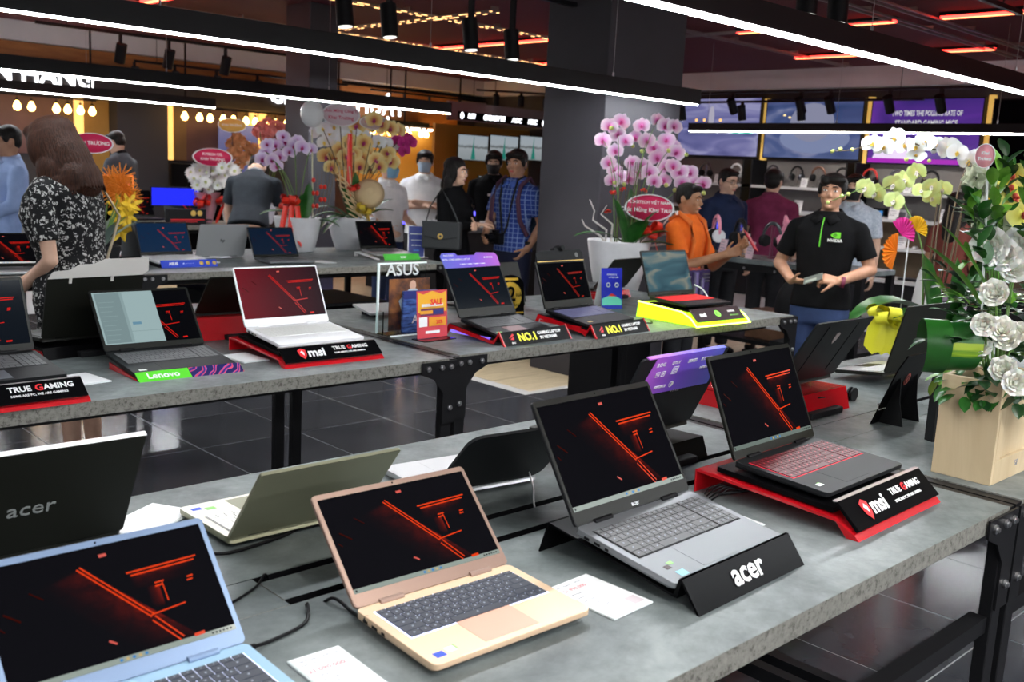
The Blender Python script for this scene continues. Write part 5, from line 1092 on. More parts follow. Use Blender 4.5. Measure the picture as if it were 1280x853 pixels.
person('man in a white shirt and pale blue mask, turned to the right', (5.44, 7.32), A2(5.44, 7.32, 45), 1.60, sk=skin2, shirt=cl_white, pants=cl_jean, collar=cl_white, mask=mb_, head=(0, 0, 0), vx=.012, arms={-1: ((-.24, .02, 1.12), (-.22, -.22, 1.02)), 1: ((.24, .02, 1.12), (.2, -.22, 1.0))})
person('man in a white shirt and mask with his arms crossed', (6.12, 7.66), A2(6.12, 7.66, -8), 1.67, sk=skin2, shirt=cl_white, pants=cl_dark, collar=cl_white, mask=mat('mask_paleblue', (.42, .55, .68), .7), sleeve='short', vx=.010, arms={-1: ((-.25, -.03, 1.15), (.06, -.19, 1.17)), 1: ((.25, -.03, 1.15), (-.06, -.21, 1.20))}, hair='parted')
# woman in black
pw = person('woman in black with long dark hair, turned to the right and smiling', (5.12, 6.02), A2(5.12, 6.02, 55), 1.60, True, skin2, 'long', hairb, cl_black, cl_black, {-1: ((-.20, -.04, 1.13), (.05, -.22, 1.16)), 1: ((.21, -.03, 1.13), (-.04, -.24, 1.15))}, (3, 0, 0), 0, .009, 'long', hairlen=.42)
person('man in a black shirt and black mask behind the couple', (6.62, 7.22), A2(6.62, 7.22, -5), 1.70, sk=skin2, shirt=cl_black, pants=cl_black, collar=cl_black, mask=mk, sleeve='short', vx=.010, head=(8, 0, 0), hair='parted')
b = MB().box(-.035, .025, -.128, -.124, 1.27, 1.29); b.build('name_badge', mat('badge_pale', (.7, .6, .6), .6), [o for o in D.objects if o.name.startswith('person')][-1] if 0 else D.objects['person.007'])
# plaid man
pp_ = person('man in a blue plaid shirt with a camera strap and a rucksack, looking left', (5.64, 5.88), A2(5.64, 5.88, -38), 1.69, sk=skin, shirt=plaid, pants=cloth('cloth_navy_jeans', (.01, .012, .03)), collar=mat('collar_plaid', (.05, .11, .42), .8), sleeve='short', hair='parted', head=(2, 14, 0), vx=.0085, bulk=.95, arms={-1: ((-.20, -.06, 1.12), (-.10, -.24, 1.02)), 1: ((.235, .07, 1.11), (.17, -.02, .92))})
T_ = pp_['t']
b = MB()
for s in (-1, 1): b.tube([(s*.125, .10, 1.40), (s*.125, .02, 1.478), (s*.122, -.08, 1.42), (s*.13, -.128, 1.30), (s*.15, -.118, 1.14), (s*.165, -.03, 1.02)], .019, 6)
b.build('rucksack_strap', mat('maroon_strap', (.07, .025, .05), .8), T_)
MB().box(-.15, .15, .125, .26, 1.0, 1.42).build('rucksack', mat('teal_bag', (.02, .05, .08), .8), T_, bev=.04)
b = MB(); b.tube([(-.06, .05, 1.49), (-.075, -.07, 1.46), (-.05, -.135, 1.30), (.0, -.16, 1.10), (.02, -.17, 1.03)], .009, 6); b.tube([(.06, .05, 1.49), (.075, -.07, 1.46), (.075, -.13, 1.30), (.06, -.16, 1.10), (.04, -.17, 1.03)], .009, 6); b.build('camera_strap', matteb, T_)
cm = MB(); cm.box(-.07, .07, -.215, -.15, .94, 1.03).cyl((0, -.215, .985), (0, -.30, .985), .036, .040, 18).box(-.025, .025, -.20, -.155, 1.03, 1.055); cm.build('camera', blackp, T_, loc=(-.04, -.0, 0), bev=.006)
wp = pp_['WR'][1]; b = MB().cyl(wp+Vector((.0, .01, .03)), wp+Vector((.0, .0, .055)), .030, .031, 16); b.build('wristwatch', matteb, T_)
# orange shirt man
po = person('man in an orange shirt holding up a red phone behind the pink orchid', (5.38, 3.86) if 0 else (5.45, 4.02), A2(5.45, 4.02, 62), 1.50, sk=skind, shirt=cloth('cloth_orange', (.80, .14, .015), (.9, .18, .02)), pants=cl_dark, sleeve='short', vx=.009, head=(6, 0, 0), arms={-1: ((-.20, -.12, 1.10), (-.06, -.36, 1.20)), 1: ((.22, -.14, 1.08), (.06, -.42, 1.26))}, hair='short')
T_ = po['t']; b = MB()
for s in (-1, 1): b.tube([(s*.115, .08, 1.42), (s*.12, .0, 1.480), (s*.115, -.09, 1.42), (s*.12, -.135, 1.28), (s*.14, -.12, 1.10)], .020, 6)
b.build('rucksack_strap', mat('orange_strap', (.75, .16, .02), .7), T_)
ph = thing('phone', 'red phone held up by the man in the orange shirt', 'phone', tuple(T_.matrix_basis @ (Vector((.04, -.50, 1.33))*1) if 0 else (0, 0, 0)))
MB().box(-.038, .038, -.004, .004, -.075, .075).build('case', mat('phone_red', (.6, .02, .03), .4), ph, bev=.003); MB().box(-.034, .034, .004, .005, -.07, .07).build('screen', scr_off, ph)
bpy.context.view_layer.update(); ph.location = T_.matrix_world @ Vector((.05, -.51, 1.31)); ph.rotation_euler = (R(-40), R(20), T_.rotation_euler[2])
# others at the headphone desk
person('man in navy with glasses looking right, behind the headphone desk', (7.40, 5.06), A2(7.40, 5.06, 40), 1.635, sk=skin2, shirt=cl_navy, pants=cl_dark, collar=cl_navy, glasses=True, sleeve='short', vx=.009, head=(10, 0, 0), hair='short', bulk=1.08)
person('person in a maroon shirt seen from behind at the shelves', (7.85, 4.88), A2(7.85, 4.88, 165), 1.65, sk=skin2, shirt=cloth('cloth_maroon', (.16, .02, .06), (.22, .03, .085)), pants=cl_dark, collar=mat('collar_maroon', (.2, .03, .08), .8), sleeve='short', vx=.010, hair='parted', bulk=1.05)
person('person in a pale patterned shirt behind the man in the black polo', (7.62, 3.99), A2(7.62, 3.99, -10), 1.63, sk=skin2, shirt=cloth('cloth_paleblue', (.40, .46, .55), (.62, .66, .72), 60), pants=cl_dark, collar=mat('collar_pale', (.5, .55, .62), .8), vx=.010, mask=mk, hair='parted')
person('person in a dark red top and lilac skirt behind the tall orchids on the right', (7.75, 3.20), A2(7.75, 3.2, 160), 1.53, True, skind, 'long', hairb, cloth('cloth_rust', (.16, .04, .03)), cloth('cloth_lilac', (.34, .27, .34)), None, (0, 0, 0), 0, .012, 'short', hairlen=.15)
# man in the black polo
nvx, nvy = 5.33, 2.93
pn = person('man in a black polo with green placket, holding a small card', (nvx, nvy), A2(nvx, nvy, -14), 1.60, sk=skin, shirt=cl_black, pants=cl_jean, sleeve='short', hair='parted', head=(-3, 6, 3), vx=.0065, bulk=1.02,
    arms={-1: ((-.285, .03, 1.13), (-.135, -.205, 1.05)), 1: ((.275, .03, 1.135), (.150, -.215, 1.07)), 'rel': True},
    hands={-1: ((.95, -.25, -.02), (.1, .3, .95), .28, 1), 1: ((-.9, -.30, .12), (-.2, .6, -.7), .95, 1)}, collar=cl_black)
T_ = pn['t']; gl = mat('green_placket', (.12, .55, .03), .6)
MB().box(-.005, .004, -.150, -.147, 1.27, 1.42).build('green_placket', gl, T_, rot=(R(0), 0, 0)) if 0 else None
b = MB(); b.tube([(.0, -.100, 1.435), (-.004, -.118, 1.385), (-.005, -.128, 1.33), (-.006, -.131, 1.26)], .0035, 6); b.build('green_placket', gl, T_)
def on_chest(mb, nm, m, x, z, y=-.138): return mb.build(nm, m, T_, (x, y, z), (R(0), 0, R(12)))
b = MB(); b.prism([(-.028+.056*k/8, .017*math.sin(PI*k/8)) for k in range(9)]+[(.028-.056*k/8, -.017*math.sin(PI*k/8)) for k in range(1, 8)], -.002, 0, ax='y'); b.box(0, .03, -.0025, 0, -.018, .018)
o = on_chest(b, 'eye_logo', mat('logo_green', (.15, .60, .02), .5), .082, 1.335, -.123)
b = MB(); b.tube([(.012*math.cos(a)*(1-a/14), -.003, .010*math.sin(a)*(1-a/14)) for a in [k*.5 for k in range(20)]], .0015, 5); on_chest(b, 'logo_swirl', matteb, .080, 1.335, -.1235)
text('NVIDIA', .026, pr_w, T_, (.082, -.1255, 1.303), (PI/2, 0, R(12)), name='printed_name', bold=.0006)
w1, w2 = pn['WR'][-1], pn['WR'][1]
cd = thing('card', 'thin dark card held between the hands of the man in the black polo', 'card'); bpy.context.view_layer.update()
MB().box(-.055, .055, -.03, .03, -.0015, .0015).build('plastic_card', mat('card_grey', (.10, .11, .10), .35), cd, bev=.001); MB().box(-.045, .02, -.02, .0, .0015, .002).build('pale_print', mat('card_print', (.3, .33, .28), .4), cd)
cd.location = T_.matrix_world @ ((w1+w2)/2+Vector((.01, -.075, .018))); cd.rotation_euler = (R(35), R(-22), T_.rotation_euler[2])
b = MB().cyl(w2+Vector((.012, .004, -.002)), w2+Vector((.032, .012, -.005)), .0315, .033, 18); b.build('bracelet', mat('maroon_band', (.15, .02, .05), .5), T_)
b = MB().lathe([(.0095, -.002), (.0108, 0), (.0095, .002)], 16, T=Matrix.Translation(tuple(w2+Vector((-.100, -.045, .004)))) @ Matrix.Rotation(PI/2, 4, 'Y')); b.build('ring', mat('gold_ring', (.9, .6, .2), .2, 1), T_)
# shoulder bag of the woman in black
T_ = pw['t']; bg = thing('handbag', 'dark grey flap handbag with a gold clasp on the arm of the woman in black', 'handbag', (4.93, 5.93, 1.0), (0, 0, A2(0, 0) if 0 else R(-52)))
MB().box(-.15, .15, -.05, .05, -.10, .11).build('bag_body', mat('bag_leather', (.035, .038, .04), .45), bg, bev=.015); MB().prism([(-.15, .112), (.15, .112), (.13, .0), (0, -.03), (-.13, .0)], -.062, -.052, ax='y').build('flap', mat('bag_leather', (.035, .038, .04), .45), bg, bev=.004)
MB().lathe([(.010, 0), (.022, .004), (.022, 0)], 16).build('gold_clasp', mat('gold_print', (.75, .5, .12), .4), bg, (0, -.063, .0), (PI/2, 0, 0)); MB().tube([(-.13, 0, .1), (-.10, 0, .22), (-.02, .02, .36), (.06, 0, .24), (.13, 0, .1)], .006, 6).build('strap', mat('bag_leather', (.035, .038, .04), .45), bg)
PT = {'pinkorchid':[(5.18,4.52,1.85),(5.29,4.51,1.89),(5.24,4.49,1.8),(5.4,4.42,1.87),(5.48,4.35,1.91),(5.43,4.24,1.87),(5.46,4.19,1.87),(5.24,4.62,1.76),(5.2,4.47,1.69),(5.25,4.43,1.76),(5.42,4.49,1.79),(5.39,4.36,1.77),(5.48,4.37,1.73),(5.49,4.27,1.78),(5.54,4.26,1.73),(5.48,4.17,1.7),(5.22,4.54,1.61),(5.28,4.53,1.56),(5.25,4.46,1.52),(5.35,4.44,1.62),(5.39,4.38,1.6),(5.32,4.26,1.56),(5.48,4.33,1.66),(5.49,4.26,1.6),(5.48,4.19,1.61),(5.34,4.23,1.5),(5.52,4.29,1.51),(5.54,4.15,1.5),(5.63,4.16,1.57),(5.67,4.14,1.5),(5.68,4.08,1.5),(5.35,4.46,1.51),(5.19,4.47,1.49),(5.38,4.41,1.55),(5.53,4.17,1.57)],'pinkbuds':[(5.32,4.42,1.73),(5.36,4.37,1.7),(5.43,4.2,1.71),(5.51,4.11,1.69),(5.16,4.42,1.48),(5.26,4.42,1.47),(5.42,4.19,1.48),(5.48,4.16,1.45),(5.55,4.03,1.42),(5.55,4.07,1.44),(5.6,4.01,1.44),(5.18,4.5,1.84)],'whiteorchid':[(4.15,2.11,1.72),(4.19,2.08,1.71),(4.26,2.07,1.75),(4.26,2.02,1.72),(4.33,2.0,1.72),(4.35,1.97,1.74),(4.4,1.94,1.73),(4.4,1.89,1.72),(4.36,1.83,1.7),(4.49,1.83,1.67),(4.53,1.81,1.69),(4.32,1.99,1.68)],'limeorchid':[(4.11,2.1,1.53),(4.16,2.08,1.51),(4.16,2.0,1.55),(4.27,2.01,1.57),(4.28,1.96,1.61),(4.26,1.92,1.53),(4.26,1.88,1.55),(4.39,1.89,1.54),(4.37,1.92,1.5),(4.14,1.98,1.48)],'limebuds':[(4.03,2.23,1.68),(4.04,2.2,1.69),(4.07,2.16,1.69),(4.04,2.14,1.5),(4.04,2.17,1.49),(4.0,2.21,1.46),(4.23,1.99,1.66),(4.32,1.93,1.66)],'rose':[(2.49,0.93,1.22),(2.57,0.9,1.18),(2.54,0.93,1.29),(2.58,0.9,1.1),(2.54,0.95,1.15),(2.55,0.91,1.2),(2.61,0.89,1.19),(2.55,0.86,1.08)],'bigwhite':[(2.7,0.98,1.37),(2.76,0.97,1.4),(2.71,0.96,1.34),(2.69,1.01,1.4)],'carn':[(2.79,1.11,1.57),(2.82,1.1,1.54),(2.8,1.06,1.55),(2.76,1.07,1.49),(2.86,1.08,1.45),(2.78,1.06,1.41),(2.89,1.08,1.49),(2.9,1.05,1.45),(2.83,1.05,1.52),(2.86,1.03,1.49),(2.81,1.06,1.37),(2.88,1.05,1.53),(2.83,1.06,1.42),(2.8,1.08,1.44)],'yorchid':[(2.77,1.01,1.58),(2.8,1.0,1.56),(2.77,1.0,1.53),(2.77,0.97,1.48),(2.76,1.01,1.55)],'leafpts':[(2.64,1.07,1.49),(2.66,1.05,1.44),(2.73,1.06,1.35),(2.69,1.02,1.32),(2.67,1.03,1.27),(2.64,0.97,1.23),(2.74,0.94,1.25),(2.66,1.03,1.2),(2.64,0.96,1.13),(2.73,0.94,1.11),(2.75,0.93,1.11),(2.64,0.94,1.05),(2.76,0.97,1.31),(2.63,1.04,1.16),(2.68,1.0,1.08),(2.75,0.96,1.42)],'goldorchid':[(4.75,7.27,1.56),(4.8,7.23,1.54),(4.78,7.02,1.57),(4.83,6.99,1.6),(4.96,7.06,1.56),(5.05,7.07,1.58),(4.98,6.89,1.55),(5.06,6.89,1.57),(5.12,6.87,1.55),(4.85,7.08,1.69),(4.9,7.04,1.66),(4.93,6.99,1.69),(4.79,7.13,1.62),(5.06,7.0,1.83),(5.05,6.91,1.84),(4.91,7.07,1.83),(5.03,7.1,1.86),(4.97,6.91,1.88),(5.14,6.91,1.82),(5.21,6.9,1.81),(4.83,7.05,1.51),(4.88,6.97,1.49),(5.02,7.03,1.48),(5.0,6.86,1.5),(4.7,7.12,1.47),(5.08,6.87,1.61),(4.85,7.16,1.51)],'whiteball':[(4.69,7.25,1.79),(4.79,7.23,1.81),(4.72,7.27,1.68),(4.88,7.29,1.68),(4.78,7.27,1.76),(5.09,7.09,1.7),(5.03,6.92,1.7),(5.09,6.91,1.69),(5.18,6.94,1.69),(4.77,7.43,1.77),(4.91,7.15,1.78),(4.94,7.04,1.76),(4.82,7.12,1.72)],'magenta':[(5.2,6.88,1.72),(5.19,6.79,1.7),(5.29,6.88,1.75),(5.25,6.91,1.66),(5.23,6.76,1.71),(5.2,6.79,1.64)],'violet':[(4.21,7.33,1.57),(4.25,7.25,1.63),(4.33,7.24,1.66),(4.32,7.08,1.63),(4.34,6.99,1.62),(4.41,6.98,1.61),(4.29,7.25,1.54),(4.17,7.17,1.51),(4.29,7.1,1.58),(4.14,7.26,1.51),(4.27,7.17,1.7),(4.35,7.09,1.67),(4.28,7.28,1.46),(4.14,7.19,1.63)],'redpink':[(5.4,9.53,1.84),(5.56,9.65,1.88),(5.62,9.58,1.87),(5.67,9.55,1.84),(5.47,9.57,1.76),(5.6,9.59,1.76),(5.65,9.54,1.78),(5.5,9.49,1.81),(5.67,9.48,1.8),(5.47,9.69,1.79),(5.51,9.58,1.71)],'rust':[(5.25,9.85,1.65),(5.29,9.75,1.69),(5.34,9.71,1.64),(5.25,9.74,1.57),(5.29,9.65,1.52),(5.25,9.84,1.55),(5.27,9.71,1.45),(5.41,9.76,1.58),(5.37,9.59,1.61),(5.33,9.89,1.72)],'daisy':[(4.84,9.95,1.33),(4.91,9.97,1.38),(4.96,9.92,1.42),(5.01,9.88,1.45),(5.02,9.76,1.43),(5.0,9.58,1.4),(5.14,9.7,1.41),(5.11,9.52,1.37),(4.81,9.83,1.27),(4.9,9.87,1.3),(4.94,9.8,1.34),(4.97,9.73,1.36),(5.08,9.8,1.33),(5.09,9.68,1.32),(5.1,9.57,1.3),(4.89,9.73,1.24),(5.03,9.8,1.26),(5.03,9.67,1.24),(4.97,9.82,1.17),(5.06,9.59,1.24),(4.82,9.77,1.21),(4.89,9.85,1.36),(5.01,9.84,1.4),(4.97,9.62,1.22)],'yellowL':[(2.16,6.47,1.14),(2.2,6.46,1.16),(2.22,6.42,1.14),(2.21,6.42,1.11),(2.12,6.38,1.06),(2.23,6.37,1.12)],'orangeR':[(2.5,6.2,1.34),(2.49,6.09,1.32),(2.52,6.08,1.29),(2.49,6.11,1.26),(2.47,6.16,1.28),(2.52,6.12,1.36),(2.55,6.08,1.25),(2.47,6.21,1.31)],'yellowR':[(2.49,6.05,1.19),(2.52,6.03,1.17),(2.52,6.02,1.13),(2.49,6.05,1.11),(2.47,6.07,1.14),(2.54,6.11,1.07),(2.51,6.12,1.04),(2.54,6.02,1.21)]}
# ================================================================== plants
def petal(b, ang, L, W, cup=.1, mi=0, tip=.55, z0=0, n=5, m_=4, T=None):
    v = []
    for i in range(n+1):
        t = i/n; r_ = L*t; wd = W*(math.sin(PI*min(1, t**tip))**.55 if t < 1 else 0)*.5+.0006
        for j in range(m_+1):
            u = -1+2*j/m_; x = r_; y = wd*u; z = z0+cup*L*(t*t)-cup*.6*W*(u*u)*.5
            v.append((x*math.cos(ang)-y*math.sin(ang), x*math.sin(ang)+y*math.cos(ang), z))
    b.add(v, [(i*(m_+1)+j, (i+1)*(m_+1)+j, (i+1)*(m_+1)+j+1, i*(m_+1)+j+1) for i in range(n) for j in range(m_)], mi, True, T)
def radial(name, stops, scale, emit=0, rough=.6):
    m = mat(name, stops[0][1], rough, spec=.25); n, l, b = nodes(m); t = n.new('ShaderNodeTexCoord'); v = n.new('ShaderNodeVectorMath'); v.operation = 'LENGTH'
    l.new(t.outputs['Object'], v.inputs[0]); k = n.new('ShaderNodeMath'); k.operation = 'MULTIPLY'; k.inputs[1].default_value = 1/scale; l.new(v.outputs['Value'], k.inputs[0])
    o = ramp(m, k.outputs[0], stops); l.new(o, b.inputs['Base Color']); b.inputs['Subsurface Weight'].default_value = .1; b.inputs['Subsurface Scale'].default_value = .03
    return m
def orchid_mesh(name, m, lip, s=.05):
    b = MB()
    for k in (0, 1): petal(b, R(10) if k == 0 else R(170), s, s*1.30, .12, 0, .85, .001, 6)
    for a in (90, 215, 325): petal(b, R(a), s*.95, s*.72, .08, 0, .8, -.002, 6)
    petal(b, R(270), s*.38, s*.30, .9, 1, .6, .003); petal(b, R(235), s*.26, s*.2, 1.4, 1, .6, .003); petal(b, R(305), s*.26, s*.2, 1.4, 1, .6, .003)
    b.sph((0, .0, .006), (.006, .006, .007), 1, 8, 5)
    return b.mesh(name, [m, lip])
magl = mat('orchid_lip', (.42, .02, .16), .5); yl = mat('orchid_yellow_lip', (.75, .50, .08), .5)
o_pink = orchid_mesh('flower', radial('orchid_pink', [(0, (.55, .05, .30)), (.28, (.72, .22, .55)), (.6, (.78, .48, .72)), (1, (.90, .74, .86))], .055), magl, .064)
o_white = orchid_mesh('flower', radial('orchid_white', [(0, (.65, .66, .42)), (.25, (.74, .74, .72)), (1, (.80, .80, .83))], .05), yl, .058)
o_lime = orchid_mesh('flower', radial('orchid_lime', [(0, (.60, .35, .30)), (.18, (.68, .74, .28)), (.6, (.58, .68, .24)), (1, (.66, .76, .32))], .05), mat('lip_white', (.8, .75, .7), .5), .052)
o_yel = orchid_mesh('flower', radial('orchid_yellow', [(0, (.5, .12, .05)), (.25, (.85, .76, .12)), (1, (.90, .86, .30))], .04), mat('lip_red', (.5, .06, .04), .5), .038)
o_gold = orchid_mesh('flower', radial('orchid_gold', [(0, (.40, .05, .05)), (.3, (.62, .30, .10)), (.6, (.78, .58, .22)), (1, (.85, .72, .36))], .06), magl, .062)
o_mag = orchid_mesh('flower', radial('orchid_magenta', [(0, (.3, .0, .1)), (1, (.50, .03, .22))], .05), magl, .06)
o_viol = orchid_mesh('flower', radial('orchid_violet', [(0, (.45, .10, .45)), (.4, (.66, .48, .78)), (1, (.82, .74, .88))], .06), magl, .066)
def toward(p, jit=25, up=0):
    d = Vector((0, 0, 1.5))-Vector(p); d.z += up; d.normalize()
    d = (d+Vector((random.uniform(-1, 1), random.uniform(-1, 1), random.uniform(-1, 1)))*math.sin(R(jit))*.8).normalized()
    return (d.to_track_quat('Z', 'Y').to_matrix() @ Matrix.Rotation(R(random.uniform(-25, 25)), 3, 'Z')).to_euler()
def put(root, me, pts, nm='flower', jit=28, s=1, sv=.12, up=.2):
    o0 = Vector(root.location)
    for p in pts:
        o = link(nm, me, root, tuple(Vector(p)-o0), toward(p, jit, up)); k = s*random.uniform(1-sv, 1+sv); o.scale = (k, k, k)
green = noisy('leaf_green', (.008, .055, .008), (.03, .14, .02), 8, .32, p=(.3, .7)); greenl = noisy('leaf_light', (.07, .24, .02), (.17, .36, .04), 8, .35); greend = noisy('leaf_dark', (.004, .025, .006), (.010, .055, .012), 12, .35)
stemg = mat('stem_green', (.10, .20, .04), .5); stemb = mat('stem_brown', (.10, .07, .035), .5)
def leaf(b, p, d, L, W, droop=.4, fold=.25, mi=0, n=8, up=(0, 0, 1), tipk=.5):
    p = Vector(p); d = Vector(d).normalized(); s = d.cross(Vector(up))
    if s.length < .1: s = Vector((1, 0, 0))
    s.normalize(); v = []; q = p.copy(); 
    for i in range(n+1):
        t = i/n; wd = W*.5*(math.sin(PI*min(1, (t*.93+.07)))**tipk)*(1 if t < .97 else .15); nn = s.cross(d).normalized()
        v += [tuple(q-s*wd+nn*wd*fold), tuple(q-s*wd*.5+nn*wd*fold*.35), tuple(q), tuple(q+s*wd*.5+nn*wd*fold*.35), tuple(q+s*wd+nn*wd*fold)]
        q = q+d*L/n; d = (d+Vector((0, 0, -droop/n))).normalized()
    b.add(v, [(i*5+j, i*5+j+1, (i+1)*5+j+1, (i+1)*5+j) for i in range(n) for j in range(4)], mi, True)
def leaves(root, lst, m=green, nm='leaf', **k):
    for (p, d, L, W, dr) in lst:
        b = MB(); leaf(b, (0, 0, 0), d, L, W, dr, **k); b.build(nm, m, root, tuple(Vector(p)-Vector(root.location)))
def arc(p0, p1, bulge, n=14, top=.5):
    p0, p1 = Vector(p0), Vector(p1); b_ = Vector(bulge)
    return [p0.lerp(p1, k/n)+b_*(4*(k/n)*(1-k/n)) for k in range(n+1)]
def stem(root, pts, r=.0035, m=stemg, nm='stem', tp=None):
    o = Vector(root.location); b = MB(); b.tube([Vector(p)-o for p in pts], r, 6, taper=tp); return b.build(nm, m, root)
def pot(root, r0, r1, h, m, nm='pot', z=0, th=.012):
    MB().lathe([(0, z), (r0*.9, z), (r0, z+.01), ((r0+r1)/2*1.03, z+h*.5), (r1, z+h-.01), (r1, z+h), (r1-th, z+h), (r1-th*1.4, z+h-.03), (0, z+h-.04)], 40).build(nm, m, root)
def oval_tag(root, c, rx, rz, lines, m=None, rim=None, tm_=None):
    t = link('greeting_oval', MB().lathe([(0, 0), (1, 0), (1, .004), (0, .004)], 40).mesh('greeting_oval', m or redoval), root, tuple(Vector(c)-Vector(root.location)))
    d = (Vector((0, 0, 1.5))-Vector(c)).normalized(); q = d.to_track_quat('Z', 'Y'); t.rotation_euler = q.to_euler()
    for v in t.data.vertices: v.co.x *= rx; v.co.y *= rz
    b = MB(); b.lathe([(1.0, -.002), (1.04, .0), (1.04, .006), (.96, .006), (.96, .004)], 40)
    for i, v in enumerate(b.v): b.v[i] = (v[0]*rx, v[1]*rz, v[2])
    b.build('pale_rim', rim or paper, t)
    for s, sz, u, w_ in lines: text(s, sz, tm_ or pr_w, t, (u, w_, .0045), (0, 0, 0), name='printed_words', bold=.0006)
    return t
redoval = mat('greeting_red', (.58, .02, .09), .5); pinkoval = mat('greeting_pink', (.85, .35, .40), .5)
def bow(root, c, r, m, n=9, tails=2, nm='ribbon_bow'):
    b = MB(); c = Vector(c)-Vector(root.location)
    for k in range(n):
        a = 2*PI*k/n+.2; e = random.uniform(-.6, .7); d = Vector((math.cos(a), math.sin(a)*.7, e)).normalized()*r; s = d.cross(Vector((.3, .2, 1))).normalized()*r*.34
        up = d.cross(s).normalized()*r*.34; P = []
        for t in range(9):
            q = t/8; w_ = math.sin(PI*q); P.append(d*(1-abs(2*q-1)**1.5)+up*math.sin(2*PI*q)*.9)
        v = []
        for p in P: v += [tuple(c+p-s*.9), tuple(c+p+s*.9)]
        b.add(v, [(2*i, 2*i+1, 2*i+3, 2*i+2) for i in range(8)], 0, True)
    b.build(nm, m, root)
    for k in range(tails):
        b = MB(); leaf(b, c, (random.uniform(-.5, .5), random.uniform(-.5, .2), -1), r*random.uniform(2, 2.8), r*.5, .2, .1, tipk=.1, up=(.5, -.8, .1)); b.build('ribbon_tail', m, root)
redrib = mat('ribbon_red', (.75, .03, .015), .35); yelrib = mat('ribbon_yellow', (.75, .72, .03), .35); goldrib = mat('ribbon_gold', (.70, .50, .05), .3)
potw = noisy('white_ceramic', (.60, .60, .62), (.72, .72, .74), 5, .4)
twig = mat('white_twig', (.68, .64, .62), .6)
# ---- pink orchid on its plinth
pc = (5.08, 4.28)
pz = thing('plinth', 'black plinth behind the second row carrying the pink orchid pot', 'plinth', (*pc, 0)); MB().box(-.2, .2, -.17, .2, .001, .735).build('plinth_body', black, pz, bev=.005); MB().box(-.21, .21, -.18, .21, .735, .745).build('plinth_top', concrete, pz)
po_ = thing('potted_orchid', 'large pink phalaenopsis orchid in a white pot with a red greeting oval', 'potted orchid', (*pc, .746)); pot(po_, .14, .21, .36, potw)
MB().cyl((0, 0, .31), (0, 0, .325), .195, n=24).build('moss', noisy('moss', (.05, .06, .02), (.12, .12, .05), 30, .9), po_)
put(po_, o_pink, PT['pinkorchid'], jit=24)
bud = MB().sph((0, 0, 0), (.014, .014, .019), 0, 9, 6).mesh('bud', mat('bud_green', (.55, .62, .18), .5)); put(po_, bud, PT['pinkbuds'], 'bud', 60)
for q, (a, bu) in enumerate((((4.96, 4.2), PT['pinkorchid'][2]), ((5.0, 4.25), PT['pinkorchid'][16]), ((5.03, 4.2), PT['pinkorchid'][7]), ((5.08, 4.2), PT['pinkorchid'][11]), ((5.1, 4.28), PT['pinkorchid'][4]), ((5.12, 4.2), PT['pinkorchid'][21]), ((5.16, 4.25), PT['pinkorchid'][14]), ((5.2, 4.2), PT['pinkorchid'][23]), ((5.2, 4.25), PT['pinkorchid'][30]))):
    stem(po_, arc((a[0], a[1], 1.08), bu, (0, 0, .12)), .004, stemg, tp=.002)
    k = (a[0]-.01, a[1]-.01); stem(po_, [(k[0], k[1], 1.07), (k[0]-.01, k[1]-.02, 1.62)], .0025, stemb, 'support_cane')
leaves(po_, [((5.02, 4.2, 1.1), (-.55, .45, .35), .34, .11, .9), ((4.98, 4.15, 1.1), (-.25, .1, 1), .30, .12, .5), ((5.05, 4.12, 1.1), (.2, -.2, .8), .26, .12, 1.0), ((5.0, 4.1, 1.1), (.35, -.35, .35), .25, .12, .6), ((5.1, 4.1, 1.1), (.7, -.5, .15), .30, .11, .8), ((5.0, 4.1, 1.1), (-.1, -.3, .7), .22, .13, 1.2), ((5.12, 4.2, 1.1), (.1, .2, 1), .36, .10, .3)])
for pts in (((-.16, -.02, 0), (-.17, -.03, .1), (-.23, .04, .16), (-.22, .04, .22), (-.25, .06, .29)), ((-.15, -.03, 0), (-.19, 0, .06), (-.27, .07, .12), (-.28, .09, .16)), ((-.14, -.05, 0), (-.15, -.06, .14), (-.20, .0, .2), (-.17, -.02, .26)), ((.10, -.1, 0), (.17, -.15, .07), (.27, -.22, .09), (.36, -.28, .13)), ((.10, -.1, .02), (.20, -.17, .12), (.26, -.2, .2), (.30, -.24, .23)), ((.08, -.1, .03), (.16, -.16, .17), (.2, -.18, .26), (.22, -.2, .30)), ((.13, -.12, 0), (.26, -.2, .02), (.36, -.27, .05), (.42, -.31, .06))):
    b = MB(); b.tube([Vector(p)+Vector((0, 0, .33)) for p in pts], .008, 7, taper=.004); b.build('white_twig', twig, po_)
oval_tag(po_, (5.17, 4.12, 1.33), .155, .085, [('LOGITECH VIỆT NAM', .027, 0, .035), ('Chúc Mừng Khai Trương', .037, 0, -.015)])
stem(po_, [(5.15, 4.16, 1.09), (5.175, 4.135, 1.33)], .004, stemb, 'support_cane')
bow(po_, (5.17, 4.09, 1.185), .085, redrib, 11, 2)
for p in ((5.09, 4.37, 1.42), (5.14, 4.33, 1.44), (5.24, 4.23, 1.44), (5.05, 4.37, 1.29)): bow(po_, p, .025, redrib, 5, 0, 'small_bow')
